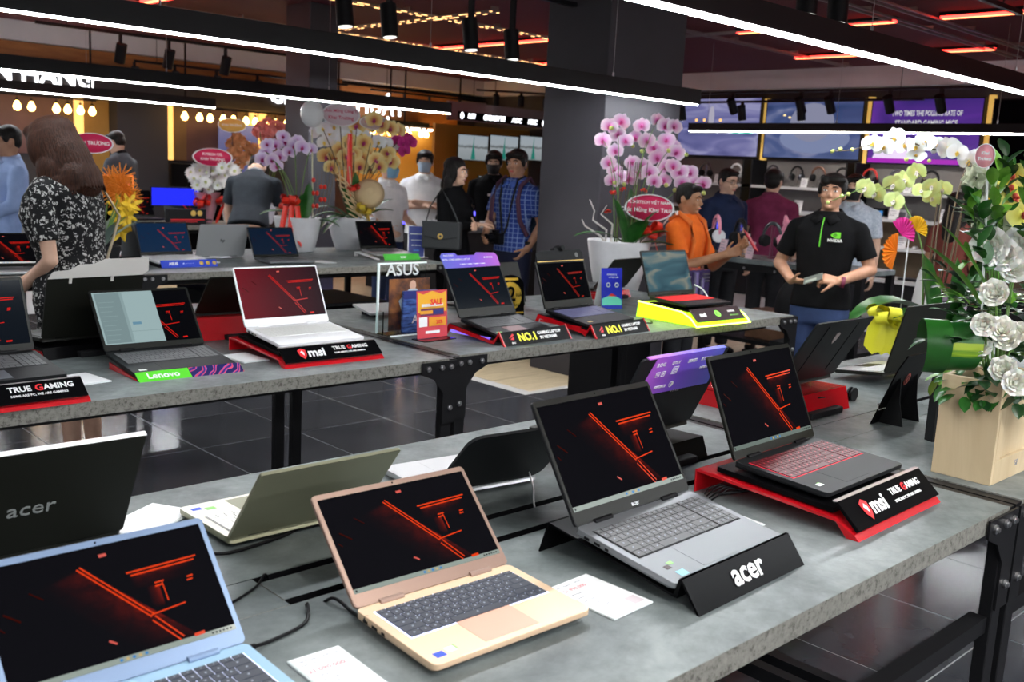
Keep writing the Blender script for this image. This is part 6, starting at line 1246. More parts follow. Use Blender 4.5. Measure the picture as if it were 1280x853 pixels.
# ---- lime and white orchids behind the tall black laptop lid
lo = thing('potted_orchid', 'orchid with arching white and lime green sprays behind the tall black laptop lid', 'potted orchid', (4.14, 1.74, TT)); pot(lo, .07, .10, .17, potw)
put(lo, o_white, PT['whiteorchid'], jit=38, s=.86); put(lo, o_lime, PT['limeorchid'], jit=40, s=.92); put(lo, bud, PT['limebuds'], 'bud', 60, s=.6)
def path(lo_, P, r, m, tp): 
    Q = []; P = [Vector(p) for p in P]
    for i in range(len(P)-1):
        a, b_, c_2, d_ = P[max(i-1, 0)], P[i], P[i+1], P[min(i+2, len(P)-1)]
        for k in range(6): t_ = k/6; Q.append(.5*((2*b_)+(-a+c_2)*t_+(2*a-5*b_+4*c_2-d_)*t_*t_+(-a+3*b_-3*c_2+d_)*t_**3))
    stem(lo_, Q+[P[-1]], r, m, tp=tp)
LP = PT['limeorchid']; WP = PT['whiteorchid']; LB = PT['limebuds']
path(lo, [(4.14, 1.74, .98), (4.17, 1.72, 1.3), (4.23, 1.72, 1.55), WP[9], Vector(WP[5])-Vector((0, 0, .02)), WP[2], WP[0], LB[2], LB[0]], .0045, stemb, .002)
path(lo, [(4.1, 1.78, .98), (4.1, 1.82, 1.3), Vector(LP[9])+Vector((.05, 0, .02)), LP[2], LP[1], LP[0], LB[3], LB[5]], .0042, stemg, .002)
path(lo, [(4.12, 1.76, .98), (4.14, 1.78, 1.3), LP[7], LP[6], LP[4]], .004, stemb, .002); path(lo, [(4.13, 1.74, .98), (4.2, 1.75, 1.45), WP[9], WP[10]], .004, stemb, .003)
for x, y in ((4.16, 1.76), (4.11, 1.79), (4.19, 1.72)): stem(lo, [(x, y, .96), (x+.02, y, 1.48)], .003, stemb, 'support_cane')
leaves(lo, [((4.12, 1.76, .99), (-.66, .60, .85), .40, .17, 2.1), ((4.08, 1.72, .97), (-.2, .15, 1), .32, .13, .2), ((4.15, 1.70, .97), (-.05, -.05, 1), .30, .12, .3), ((4.1, 1.7, .97), (-.5, .2, .5), .28, .11, 1.4), ((4.16, 1.68, .97), (.2, -.3, 1), .34, .12, .5), ((4.15, 1.7, .97), (.5, -.5, .5), .26, .10, 1.2), ((4.1, 1.72, .95), (-.35, -.4, .35), .24, .10, 1.2), ((4.18, 1.72, .97), (.35, -.25, 1), .34, .06, .2), ((4.2, 1.74, .97), (.25, -.3, .9), .30, .09, .5)])
bow(lo, (3.93, 1.85, 1.03), .085, yelrib, 8, 0)
for q_ in range(4): leaves(lo, [((3.93+.02*q_, 1.86-.02*q_, 1.05), (-.25+.12*q_, .1, -1), .20, .09, .1)], yelrib, 'ribbon_tail', tipk=.12, up=(.6, .6, .1))
# paper pinwheels
pw_ = thing('paper_pinwheel', 'orange and pink folded paper fan standing among the orchid stems', 'decoration', (4.06, 1.86, 1.0))
for c_3, cc, a0, rr in ((0, (.01, -.02, .365), 60, .050), (1, (-.03, .02, .345), 60, .058), (2, (-.03, .03, .275), 175, .062)):
    b = MB(); v = [(0, 0, 0)]; N = 22
    for k in range(N+1): a = R(a0+160*k/N-80); v.append((rr*math.cos(a)*(1 if k % 2 else .93), (.008 if k % 2 else -.008), rr*1.25*math.sin(a)))
    b.add(v, [(0, k, k+1) for k in range(1, N+1)], 0); b.build('paper_fan', [mat('paper_yellow', (.85, .55, .03), .6), mat('paper_pink', (.80, .06, .40), .6), mat('paper_orange', (.88, .28, .02), .6)][c_3], pw_, cc, (0, 0, R(-45)))
stem(pw_, [(4.06, 1.86, .96), (4.06, 1.86, 1.36)], .003, white, 'stick')
pw_.location = (4.06, 1.86, 1.0)
# ---- white chair back behind
wc = thing('white_chair', 'white moulded chair back standing behind the orchid', 'chair', (5.42, 2.35, 0), (0, 0, R(40)))
b = MB(); P = [(.17*math.cos(a)*(1 if math.sin(a) > 0 else 1.1), .92+.22*math.sin(a)) for a in [2*PI*k/28 for k in range(28)]]; b.prism(P, 0, .02, ax='y'); b.build('backrest', white, wc, bev=.006)
MB().box(-.2, .2, -.4, .02, .44, .47).build('seat', white, wc, bev=.01); MB().box(-.02, .02, .0, .02, .46, .75).build('back_post', steel, wc)
for sx in (-.17, .17):
    for sy in (-.37, -.02): MB().cyl((sx, sy, .001), (sx*.8, sy*.9, .44), .014, n=10).build('leg', steel, wc)
# ---- wooden crate with white roses
woodm = noisy('pine_wood', (.50, .37, .21), (.66, .53, .34), 7, .55, sc=(1.2, 1.2, .25), p=(.25, .75), dist=1.2)
knot = mat('pine_knot', (.16, .08, .03), .6)
cx, cy = 2.545, .885; cr = thing('flower_crate', 'pale pine crate filled with white roses and green leaves', 'flower crate', (cx, cy, TT))
cw, cdp, chh, tk = .30, .15, .262, .014
for nm, bx in (('crate_board', (-.0, tk, 0, cdp)), ('crate_board', (cw-tk, cw, 0, cdp))):
    MB().box(bx[0], bx[1], bx[2], bx[3], 0, chh).build(nm, woodm, cr, bev=.0015)
MB().box(tk, cw-tk, .010, .010+tk, 0, chh-.004).build('crate_board', woodm, cr, bev=.0015); MB().box(tk, cw-tk, cdp-tk, cdp, 0, chh).build('crate_board', woodm, cr, bev=.0015)
MB().box(tk+.0005, cw-tk, .0, .010, 0, .062).build('crate_batten', woodm, cr, bev=.001); MB().box(tk+.0005, .045, .0, .010, .0625, chh).build('crate_batten', woodm, cr, bev=.001); MB().box(cw-.045, cw-tk, .0, .010, .0625, chh).build('crate_batten', woodm, cr, bev=.001); MB().box(tk+.0005, cw-tk, .0005, .010, .245, chh).build('crate_batten', woodm, cr, bev=.001)
MB().cyl((.085, .0095, .20), (.085, .0102, .20), .005, n=10).build('knot', knot, cr)
MB().box(.005, cw-.005, .005, cdp-.005, .0, .2).build('flower_foam', greend, cr) if 0 else MB().box(tk, cw-tk, .025, cdp-tk, .02, .2).build('flower_foam', greend, cr)
text('GF', .022, pr_grey, cr, (.16, -.0005, .035), (PI/2, 0, 0), name='stamped_mark')
def rose_mesh(m, s=.035):
    b = MB()
    for ring, (n, r_, L, cup, tilt) in enumerate(((3, .002, .020, .2, 82), (4, .005, .026, .3, 74), (5, .008, .032, .35, 62), (6, .011, .038, .35, 46), (7, .013, .044, .25, 28))):
        for k in range(n):
            a = 2*PI*k/n+ring*.5; T = Matrix.Rotation(a, 4, 'Z') @ Matrix.Translation((r_*s/.035*.6, 0, .004)) @ Matrix.Rotation(-R(tilt), 4, 'Y')
            petal(b, 0, L*s/.035, L*1.25*s/.035, .32 if ring > 2 else .15, 0, .45, 0, 5, 4, T)
    b.sph((0, 0, .012), (.010, .010, .014), 0, 8, 6); b.cyl((0, 0, -.012), (0, 0, .004), .004, .012, 8, 1)
    return b.mesh('rose', [m, stemg])
rw = radial('rose_white', [(0, (.84, .84, .55)), (.45, (.95, .93, .80)), (1, (.96, .94, .86))], .045); rose = rose_mesh(rw, .036); bigr = rose_mesh(radial('peony_white', [(0, (.9, .9, .76)), (1, (.92, .90, .86))], .06), .052)
put(cr, rose, PT['rose'], 'rose', 22, s=.74, sv=.12, up=.5); put(cr, bigr, PT['bigwhite'], 'rose', 22, s=.72, up=.5)
def ruffle(m, s=.03, n=26):
    b = MB()
    for k in range(n):
        z = 1-1.6*(k+.5)/n; a = k*2.4; r_ = math.sqrt(max(0, 1-z*z)); d = Vector((r_*math.cos(a), r_*math.sin(a), z)); T = Matrix.Translation(d*s*.3) @ d.to_track_quat('X', 'Z').to_matrix().to_4x4()
        petal(b, 0, s*.8, s*.8, .5*(1 if k % 2 else -1), 0, .5, 0, 3, 3, T)
    return b.mesh('blossom', [m])
put(cr, ruffle(noisy('cream_blossom', (.62, .68, .50), (.80, .82, .70), 40, .6), .034), PT['carn'], 'blossom', 50, sv=.2)
put(cr, o_yel, PT['yorchid'], 'flower', 25, s=1.15)
def spray(b, p, d, n=5, L=.07, W=.045, mi=0):
    p = Vector(p); d = Vector(d).normalized()
    for k in range(n):
        e = (d+Vector((random.uniform(-1, 1), random.uniform(-1, 1), random.uniform(-.5, .8)))*.9).normalized(); leaf(b, p+d*.02*k, e, L*random.uniform(.7, 1.2), W, .5, .2, mi, n=4, tipk=.8)
for i, p in enumerate(PT['leafpts']):
    b = MB(); spray(b, (0, 0, 0), (-.5, -.5, .3), 6, .06, .034); b.build('leaf_spray', [green, greend, greenl, green][i % 4], cr, tuple(Vector(p)-Vector(cr.location)+Vector((.05, .05, -.01))))
random.seed(11)
cb = Vector((2.74, .95, 1.1))
for k in range(90):
    a = random.uniform(0, 2*PI); zz = random.uniform(0, .46); rr = .07+.09*math.sin(PI*min(1, zz/.46+.15)); p = cb+Vector((rr*math.cos(a)*1.1, rr*math.sin(a)*.75, zz))
    if p.x+p.y < 3.54: continue
    b = MB(); spray(b, (0, 0, 0), (p-cb-Vector((0, 0, .1))).normalized(), 6, .06, .032); b.build('leaf_spray', (green, greend, greend, greenl)[k % 4], cr, tuple(p-Vector(cr.location)))
for k in range(12):
    a = R(180+random.uniform(-30, 150)); p = cb+Vector((.15*math.cos(a), .09*math.sin(a), -.02)); b = MB(); spray(b, (0, 0, 0), (math.cos(a)*.6, math.sin(a)*.6, -.6), 5, .05, .03); b.build('leaf_spray', (green, greend)[k % 2], cr, tuple(p-Vector(cr.location)))
stripe = mat('striped_leaf', (.05, .3, .03), .3)
def _st():
    n, l, b = nodes(stripe); t = n.new('ShaderNodeTexCoord'); s = n.new('ShaderNodeSeparateXYZ'); l.new(t.outputs['Generated'], s.inputs[0]); w_ = n.new('ShaderNodeTexNoise'); w_.inputs['Scale'].default_value = 3; mp = n.new('ShaderNodeMapping'); mp.inputs['Scale'].default_value = (.4, .4, 9); l.new(t.outputs['Generated'], mp.inputs[0]); l.new(mp.outputs[0], w_.inputs[0])
    a = n.new('ShaderNodeMath'); a.operation = 'MULTIPLY_ADD'; l.new(w_.outputs[0], a.inputs[0]); a.inputs[1].default_value = .12; l.new(s.outputs[2], a.inputs[2])
    l.new(ramp(stripe, a.outputs[0], [(.25, (.008, .07, .01)), (.40, (.015, .11, .015)), (.44, (.26, .40, .02)), (.50, (.12, .26, .02)), (.54, (.34, .46, .03)), (.64, (.36, .48, .03)), (.68, (.03, .15, .02)), (1, (.01, .08, .012))]), b.inputs['Base Color'])
_st()
# broad leaf rolled into a loop
V = Vector; c0 = V((2.495, 1.02, 1.150)); ax1 = V((.724, -.688, .05)); ax2 = V((0, 0, 1)); ax3 = V((-.69, -.72, 0))
b = MB(); v = []; N = 20
for k in range(N+1):
    a = R(150-235*k/N); p = c0+ax1*(.035)+ax3*(.050*math.cos(a)*.9)+ax2*(.062*math.sin(a)); wd = .036+.008*math.sin(PI*k/N)
    for u in (-1, -.5, 0, .5, 1): v.append(tuple(p+ax1*wd*u-V(cr.location)))
b.add(v, [(i*5+j, i*5+j+1, (i+1)*5+j+1, (i+1)*5+j) for i in range(N) for j in range(4)], 0, True); b.build('rolled_leaf', stripe, cr)
b = MB(); v = []
for k in range(N+1):
    a = R(170-260*k/N); p = c0-ax1*.030+ax3*(.045*math.cos(a))+ax2*(.068*math.sin(a)); wd = .024+.008*math.sin(PI*k/N)
    for u in (-1, -.5, 0, .5, 1): v.append(tuple(p+(ax1*.85+ax3*.4)*wd*u-V(cr.location)))
b.add(v, [(i*5+j, i*5+j+1, (i+1)*5+j+1, (i+1)*5+j) for i in range(N) for j in range(4)], 0, True); b.build('rolled_leaf', noisy('leaf_bright', (.008, .06, .008), (.02, .13, .015), 5, .3), cr)
leaves(cr, [((2.55, .97, 1.26), (-.35, .45, .75), .20, .06, .5), ((2.56, .95, 1.28), (-.2, .4, .8), .22, .05, .6)], greenl)
for p in PT['rose']+PT['carn'][::2]+PT['bigwhite']: stem(cr, [(2.66+random.uniform(-.05, .05), .95, 1.0), p], .0028, stemg)
tg = oval_tag(cr, (2.62, 1.03, 1.625), .023, .030, [('Khai', .010, 0, .007), ('Trương', .010, 0, -.007)], pinkoval)
stem(cr, [(2.66, 1.0, 1.2), (2.635, 1.025, 1.6)], .003, white, 'stick')
# red blossoms and gold tassels hanging further back
gt = thing('gold_tassels', 'bunch of golden yellow tassels behind the flower crate', 'decoration', (4.35, 1.62, TT)); stem(gt, [(4.35, 1.62, TT), (4.35, 1.62, 1.50)], .004, goldrib, 'stick')
b = MB()
for k in range(26): a = 2.4*k; r_ = .03+.004*k; b.tube([(r_*math.cos(a), r_*math.sin(a), .60), (r_*math.cos(a)*1.1, r_*math.sin(a)*1.1, .66), (r_*math.cos(a), r_*math.sin(a), .75)], .011, 6)
b.build('tassels', mat('tassel_gold', (.85, .50, .02), .5), gt, kind='stuff')
rb = thing('red_blossom', 'red paper blossom hanging beside the flower crate', 'decoration', (4.30, 1.60, TT)); stem(rb, [(4.30, 1.6, TT), (4.30, 1.60, 1.38)], .003, stemg, 'stick'); rbm = ruffle(mat('blossom_red', (.75, .03, .04), .5), .04)
for z in (.56, .52, .48): link('petals', rbm, rb, (-.01*(z*10 % 2), .01, z))
# ---- third row arrangements
p1 = thing('potted_orchid', 'violet and white orchids with a red bow in a white pot, third row', 'potted orchid', (4.22, 6.85, TT)); pot(p1, .13, .185, .27, potw)
put(p1, o_viol, PT['violet'], jit=28); 
for q in (0, 3, 5, 7, 12): stem(p1, arc((4.2+.02*q/5, 6.85, 1.05), PT['violet'][q], (0, 0, .1)), .004, stemg)
leaves(p1, [((4.2, 6.8, 1.05), (-.6, .1, .45), .34, .10, 1.2), ((4.25, 6.8, 1.05), (.1, 0, 1), .30, .10, .4), ((4.3, 6.8, 1.05), (.5, -.3, .5), .28, .11, 1.3), ((4.3, 6.75, 1.05), (.6, -.5, .2), .22, .11, 1.0), ((4.2, 6.8, 1.05), (0, -.2, .8), .24, .10, .8), ((4.28, 6.85, 1.05), (.3, .3, .6), .3, .1, .8)])
bow(p1, (4.10, 6.78, 1.19), .085, redrib, 10, 0); 
for dx in (-.05, .05, .0): leaves(p1, [((4.10+dx, 6.74, 1.17), (dx*3-.1, -.1, -1), .32, .05, .1)], redrib, 'ribbon_tail', tipk=.1, up=(0, 1, 0))
for k in range(5): stem(p1, arc((4.30+.03*k, 6.8, 1.05), (4.36+.04*k, 6.8, 1.42+.03*k), (.02, 0, 0)), .003, stemb, 'support_cane')
rd = MB().sph((0, 0, 0), (.016, .016, .02), 0, 7, 5).mesh('berry', redrib)
for k in range(9): link('berry', rd, p1, (.10+.035*(k % 4), -.06, .36+.05*(k//2)))
ba = thing('balloon', 'round white balloon on a stick beside the violet orchids', 'balloon', (4.43, 7.10, TT)); MB().sph((0, 0, 1.08), (.092, .092, .108), 0, 24, 16).cyl((0, 0, .955), (0, 0, .975), .012, .004, 10).build('rubber', mat('balloon_white', (.72, .74, .74), .3), ba); stem(ba, [(4.43, 7.1, 1.77), (4.40, 7.02, TT+.27)], .006, mat('stick_cream', (.6, .58, .4), .5), 'stick')
ba.location.z = TT; ba.location.y = 7.0
p2 = thing('potted_orchid', 'tall mixed gold, white and magenta orchids in a white pot with a straw hat', 'potted orchid', (4.74, 6.87, TT)); pot(p2, .13, .20, .27, potw)
put(p2, o_gold, PT['goldorchid'], jit=30, s=1.3); put(p2, o_white, PT['whiteball'], jit=25, s=1.3); put(p2, o_mag, PT['magenta'], jit=30)
for q in PT['goldorchid'][::3]+PT['whiteball'][::3]+PT['magenta'][::3]: stem(p2, arc((4.74+random.uniform(-.05, .05), 6.87, 1.05), q, (0, 0, .05)), .004, stemb)
leaves(p2, [((4.7, 6.85, 1.05), (-.5, .1, .6), .36, .09, 1.6), ((4.7, 6.8, 1.05), (-.3, -.1, .9), .34, .09, .9), ((4.68, 6.8, 1.08), (-.7, 0, .2), .34, .08, 1.5), ((4.78, 6.8, 1.05), (.3, -.1, 1), .34, .08, .5), ((4.8, 6.8, 1.05), (.6, -.2, .6), .3, .1, 1.1), ((4.72, 6.8, 1.05), (0, 0, 1), .4, .1, .2), ((4.85, 6.85, 1.05), (.7, -.1, .9), .34, .09, .9), ((4.66, 6.78, 1.1), (-.5, 0, -.1), .3, .07, .9)])
straw = mat('straw', (.62, .47, .27), .8); b = MB()
b.lathe([(.0, .07), (.04, .066), (.085, .03), (.12, 0), (.122, .002), (.085, .034), (.04, .07), (0, .074)], 22)
for k in range(7): b.lathe([(.03+.013*k, .072-.011*k), (.033+.013*k, .076-.011*k), (.036+.013*k, .070-.011*k)], 22)
h_ = b.build('straw_hat', straw, p2, (.03, -.20, .47)); h_.rotation_euler = (R(75), 0, R(-35))
b = MB()
for k in range(9): b.tube([(-.25+.02*k, -.12, .62-.045*k), (-.17+.02*k, -.13, .58-.045*k), (-.10+.02*k, -.14, .50-.04*k)], .006, 5)
for o_ in (0, .05, .10): b.tube([(-.22+o_, -.13, .68), (-.20+o_, -.13, .50), (-.11+o_, -.14, .36), (.0+o_*.7, -.15, .28)], .007, 5)
b.build('woven_straw_band', straw, p2, kind='stuff')
bow(p2, (4.74, 6.68, 1.17), .08, goldrib, 10, 2); bow(p2, (4.64, 6.70, 1.33), .05, redrib, 8, 0)
for q in range(2): leaves(p2, [((4.66, 6.8, 1.75), (0, -.03, -1), .55, .05, .02)], redrib, 'ribbon_tail', tipk=.05, up=(0, 1, 0)) if q == 0 else None
oval_tag(p2, (4.75, 7.07, 1.905), .15, .09, [('Chúc Mừng Công Ty', .034, 0, .03), ('Khai Trương', .04, 0, -.025)], mat('greeting_pale', (.62, .50, .54), .6), tm_=mat('print_crimson', (.5, .02, .08), .5)); oval_tag(p2, (5.0, 6.95, 1.86), .12, .055, [('Khai Trương', .03, 0, 0)], mat('greeting_pale2', (.62, .45, .42), .6), tm_=redp)
stem(p2, [(4.72, 6.9, 1.05), (4.75, 7.08, 1.82)], .004, stemb, 'support_cane'); stem(p2, [(4.78, 6.9, 1.05), (5.0, 6.96, 1.80)], .004, stemb, 'support_cane')
# ---- far bouquets on the far desk
def daisy_mesh(m, cm, s=.04, n=12):
    b = MB()
    for k in range(n): petal(b, 2*PI*k/n, s, s*.5, .1, 0, .6, 0, 3, 2)
    for k in range(n): petal(b, 2*PI*(k+.5)/n, s*.8, s*.45, .5, 0, .6, .003, 3, 2)
    b.sph((0, 0, .004), (s*.25, s*.25, .006), 1, 8, 5); return b.mesh('flower', [m, cm])
dw = daisy_mesh(mat('daisy_white', (.82, .84, .82), .6), mat('daisy_eye', (.6, .65, .3), .6), .062)
d1 = thing('bouquet', 'dense bouquet of white daisies with red wrapping on the far desk', 'bouquet', (5.02, 9.95, TT)); put(d1, dw, PT['daisy'], jit=40, s=1.15)
MB().lathe([(.05, 0), (.06, .02), (.12, .26), (.14, .32)], 16).build('clear_wrap', mat('pink_wrap', (.6, .3, .35), .4), d1); 
b = MB(); random.seed(5)
for k in range(40): a = random.uniform(0, 6.28); leaf(b, (0, 0, .2), (math.cos(a)*.6, math.sin(a)*.6, 1), .34, .03, .6, n=4)
b.build('foliage', greend, d1, kind='stuff')
for s in (-.13, .13): bow(d1, (5.02+s, 9.80, 1.05), .10, redrib, 8, 1)
d2 = thing('bouquet', 'bouquet of salmon pink blossoms behind the violet orchids', 'bouquet', (5.62, 9.80, TT)); pz2 = ruffle(mat('salmon', (.82, .28, .25), .6), .065); put(d2, pz2, PT['redpink'], 'blossom', 40)
MB().lathe([(.08, 0), (.09, .02), (.13, .22)], 16).build('pot', potw, d2); [stem(d2, [(5.62, 9.8, .9), p], .005, stemg) for p in PT['redpink'][::2]]
d3 = thing('bouquet', 'bouquet of rust orange blossoms with an orange oval card', 'bouquet', (5.33, 9.98, TT)); pz3 = ruffle(mat('rust', (.55, .24, .10), .6), .06); put(d3, pz3, PT['rust'], 'blossom', 40)
MB().lathe([(.08, 0), (.09, .02), (.13, .22)], 16).build('pot', potw, d3); [stem(d3, [(5.33, 9.98, .9), p], .005, stemg) for p in PT['rust'][::2]]
oval_tag(d1, (4.92, 9.63, 1.5), .19, .09, [('FUTECH CO.', .035, 0, .03), ('KHAI TRƯƠNG', .035, 0, -.02)]); stem(d1, [(5.0, 9.9, 1.0), (4.93, 9.67, 1.45)], .004, stemb, 'support_cane')
oval_tag(d3, (5.19, 9.73, 1.84), .14, .07, [('KHAI TRƯƠNG', .03, 0, 0)], mat('greeting_amber', (.80, .45, .10), .5)); stem(d3, [(5.33, 9.9, 1.1), (5.2, 9.76, 1.8)], .004, stemb, 'support_cane')
# ---- lilies beside the woman
li = thing('lily_bouquet', 'yellow lilies and orange protea behind the woman in the floral dress', 'bouquet', (2.35, 6.0, TT)); pot(li, .08, .11, .15, matteb)
lily = MB()
for k in range(6): petal(lily, 2*PI*k/6, .085, .036, .5, 0, .7, 0, 5, 3)
for k in range(5): lily.tube([(0, 0, 0), (.012*math.cos(k*1.25), .012*math.sin(k*1.25), .06)], .0015, 4, 1)
lilm = lily.mesh('lily', [mat('lily_yellow', (.86, .58, .04), .5), mat('lily_anther', (.5, .2, .04), .5)]); put(li, lilm, PT['yellowL']+PT['yellowR'], 'lily', 45, s=.85)
spk = MB()
for k in range(46):
    z = 1-1.2*(k+.5)/46; a = k*2.4; r_ = math.sqrt(max(0, 1-z*z)); d = Vector((r_*math.cos(a), r_*math.sin(a), z)); spk.cyl(tuple(d*.01), tuple(d*.085), .004, .0015, 5)
spm = spk.mesh('protea', mat('protea_orange', (.90, .30, .03), .5)); put(li, spm, PT['orangeR'], 'protea', 40)
for p in PT['yellowL'][::2]+PT['yellowR'][::2]+PT['orangeR'][::2]: stem(li, arc((2.35, 6.0, .92), p, (0, 0, .04)), .004, stemg)
b = MB()
for k in range(16): a = random.uniform(0, 6.28); leaf(b, (0, 0, .12), (math.cos(a)*.8, math.sin(a)*.8, 1), .3, .03, .8, n=4)
b.build('foliage', mat('eucalyptus', (.25, .35, .30), .6), li, kind='stuff')
oval_tag(li, (2.42, 6.30, 1.56), .12, .06, [('KHAI TRƯƠNG', .03, 0, .0)]); stem(li, [(2.36, 6.04, .93), (2.425, 6.32, 1.52)], .004, stemb, 'support_cane')
# ================================================================== wall of screens and shelves (right wall)
XW = 12.34
golds = mat('gold_strip_light', (.7, .45, .1), .5, emit=(1, .60, .14), es=.55)
def tvmat(name, stops, sc=(1, 1, 1), scale=1.5, dist=1.5):
    m = mat(name, (0, 0, 0), .15, emit=(.1, .1, .1), es=1, spec=.2); n, l, b = nodes(m); f = noise(m, coords(m, 'Generated', sc), scale, 2, .5, dist); l.new(ramp(m, f, stops), b.inputs['Emission Color']); return m
tv1 = tvmat('screen_stage', [(.3, (.05, .06, .20)), (.5, (.16, .16, .36)), (.65, (.30, .30, .50)), (.8, (.14, .13, .30))], (1, 1, 2))
tv2 = tvmat('screen_mouse', [(.3, (.03, .05, .14)), (.5, (.07, .10, .24)), (.62, (.20, .22, .36)), (.8, (.05, .07, .20))], (1, .8, 1.4), 1.2)
tv3 = tvmat('screen_purple', [(.3, (.04, .02, .16)), (.55, (.10, .03, .28)), (.75, (.26, .04, .34))], (1, .6, 1), 1.2)
def wall_tv(y0, y1, z0, z1, m, lab):
    t = thing('wall_screen', lab, 'screen', (XW-.01, (y0+y1)/2, (z0+z1)/2), (0, 0, R(-90))); w_ = y1-y0; h = z1-z0
    MB().box(-w_/2, w_/2, -.11, -.02, -h/2, h/2).box(-.3, .3, -.02, .01, -.2, .2).build('housing', black, t); MB().box(-w_/2+.015, w_/2-.015, -.114, -.1101, -h/2+.015, h/2-.015).build('display', m, t)
    return t
a = wall_tv(7.90, 9.50, 1.87, 2.70, tv1, 'large wall screen with a pale blue stage picture, next to the wide column')
b_ = wall_tv(6.38, 7.82, 1.87, 2.67, tv2, 'large wall screen with a white mouse on dark blue, second from the column')
c_ = wall_tv(4.88, 6.28, 1.84, 2.65, tv3, 'large purple wall screen with white capital lettering')
wall_tv(3.35, 4.78, 1.82, 2.63, scr_off, 'switched-off black wall screen at the right end')
# pictures: faces point to -x, local x runs to the picture's right
mb = MB(); mb.sph((0, -.116, -.12), (.52, .003, .20), 0, 30, 10); mb.build('pictured_mouse', emat('pic_palemouse', (.20, .24, .40), 1), b_, (.05, 0, 0)); mb = MB(); mb.sph((0, -.118, .08), (.33, .003, .26), 0, 30, 10); mb.build('pictured_mouse', emat('pic_mouse_top', (.24, .25, .36), 1), b_, (.0, 0, 0))
mb = MB()
for k, (x_, z_) in enumerate(((-.42, .18), (-.34, .15), (-.26, .13), (-.16, .10), (-.04, .11), (.05, .08))): mb.sph((x_, -.116, z_), (.022, .002, .014), 0, 8, 6)
mb.build('pictured_lights', emat('pic_warm', (1, .75, .35), 1.4), b_); 
mb = MB()
for x_ in (-.28, -.14, .14): mb.sph((x_, -.116, .10), (.026, .002, .022), 0, 10, 6)
mb.build('pictured_lights', emat('pic_orange', (1, .55, .2), 1.5), a); mb = MB().sph((-.02, -.116, .14), (.05, .002, .16), 0, 12, 8); mb.build('pictured_beam', emat('pic_pale', (.42, .40, .50), 1), a)
mb = MB().sph((.52, -.117, -.02), (.05, .002, .05), 0, 8, 6).box(.35, .7, -.117, -.115, -.09, -.07); mb.build('pictured_green', emat('pic_green', (.03, .4, .3), 1), a); MB().box(-.4, .68, -.116, -.114, -.09, -.083).build('pictured_text_line', whit, a)
text('TWO TIMES THE POLLING RATE OF', .088, whit, c_, (.02, -.1155, .22), (PI/2, 0, 0), bold=.0015, xs=.62); text('STANDARD GAMING MICE', .098, whit, c_, (.02, -.1155, .10), (PI/2, 0, 0), bold=.0015, xs=.66)
mb = MB().prism([(-.62, -.33), (.05, -.33), (-.05, -.22), (-.52, -.20), (-.60, -.28)], -.116, -.1145, ax='y'); mb.build('pictured_panel', emat('pic_white_pink', (.85, .70, .95), 1.1), c_); MB().box(-.68, .66, -.1155, -.1145, -.385, -.33).build('pictured_band', emat('pic_magenta', (.42, .03, .50), 1), c_)
for q_, y in enumerate((7.86, 6.33, 4.83, 3.3)): MB().box(XW-.06, XW-.001, y-.035, y+.035, .02, 2.68).build('gold_wall_strip', golds, label=ORD[q_]+' glowing gold upright strip from the left between the shelf bays', cat='light strip', group='gold strips between the shelf bays')
shm = mat('shelf_white', (.58, .60, .60), .4); backm = noisy('shelf_back_brown', (.12, .085, .05), (.17, .12, .07), 3, .6); backg = noisy('shelf_back_grey', (.16, .15, .145), (.20, .19, .18), 3, .6)
def bayshelf(y0, y1, lab):
    t = thing('wall_shelf_unit', lab, 'shelf', (XW-.4, y0, 0)); W = y1-y0
    MB().box(.37, .395, 0, W, .02, 1.15).build('lower_back', backm, t); MB().box(.37, .395, 0, W, 1.15, 1.84).build('upper_back', backg, t)
    for z in (1.46, 1.13, .78): MB().box(.0, .37, 0, W, z, z+.035).build('shelf_board', shm, t)
    MB().box(-.25, .37, 0, W, .40, .44).build('deep_board', shm, t); MB().box(-.2, .37, .02, W-.02, .01, .40).build('base_cabinet', matteb, t)
    for y in (.0, W-.02): MB().box(.0, .37, y, y+.02, .44, 1.84).build('side_panel', matteb, t)
    return t
bayshelf(7.92, 9.5, 'wall shelf bay with headphones, next to the wide column'); bayshelf(6.38, 7.80, 'wall shelf bay with headphones under the second wall screen'); bayshelf(4.88, 6.28, 'wall shelf bay with keyboards and cards under the purple screen'); bayshelf(3.36, 4.78, 'wall shelf bay at the right end behind the flower crate')
def headphones(x, y, z, yaw, mb_, mc, lab, grp=None, s=1, stand=True, ears=False, base=None):
    t = thing('headphones', lab, 'headphones', (x, y, z), (0, 0, R(yaw)), grp); t.scale = (s, s, s)
    pts = [(.082*math.cos(a), 0, .155+.085*math.sin(a)) for a in [R(-18+216*k/18) for k in range(19)]]
    MB().tube(pts, .010, 8).tube([(p[0]*.93, p[1], .155+(p[2]-.155)*.93) for p in pts[3:-3]], .011, 8).build('headband', mb_, t)
    for sx in (-1, 1):
        MB().cyl((sx*.060, 0, .115), (sx*.086, 0, .115), .042, .040, 18).build('ear_cup', mc, t); MB().cyl((sx*.046, 0, .115), (sx*.060, 0, .115), .036, .042, 18).build('ear_cushion', matteb if mc is not pinkh else pinkh, t)
        if ears: MB().prism([(sx*.025, .225), (sx*.075, .215), (sx*.065, .275)], -.012, .012, ax='y').build('cat_ear', mc, t, bev=.003)
    if stand:
        MB().box(-.05, .05, -.04, .05, 0, .008).box(-.012, .012, .0, .006, .008, .225).box(-.03, .03, -.012, .02, .218, .224).build('stand', base or glass, t)
    return t
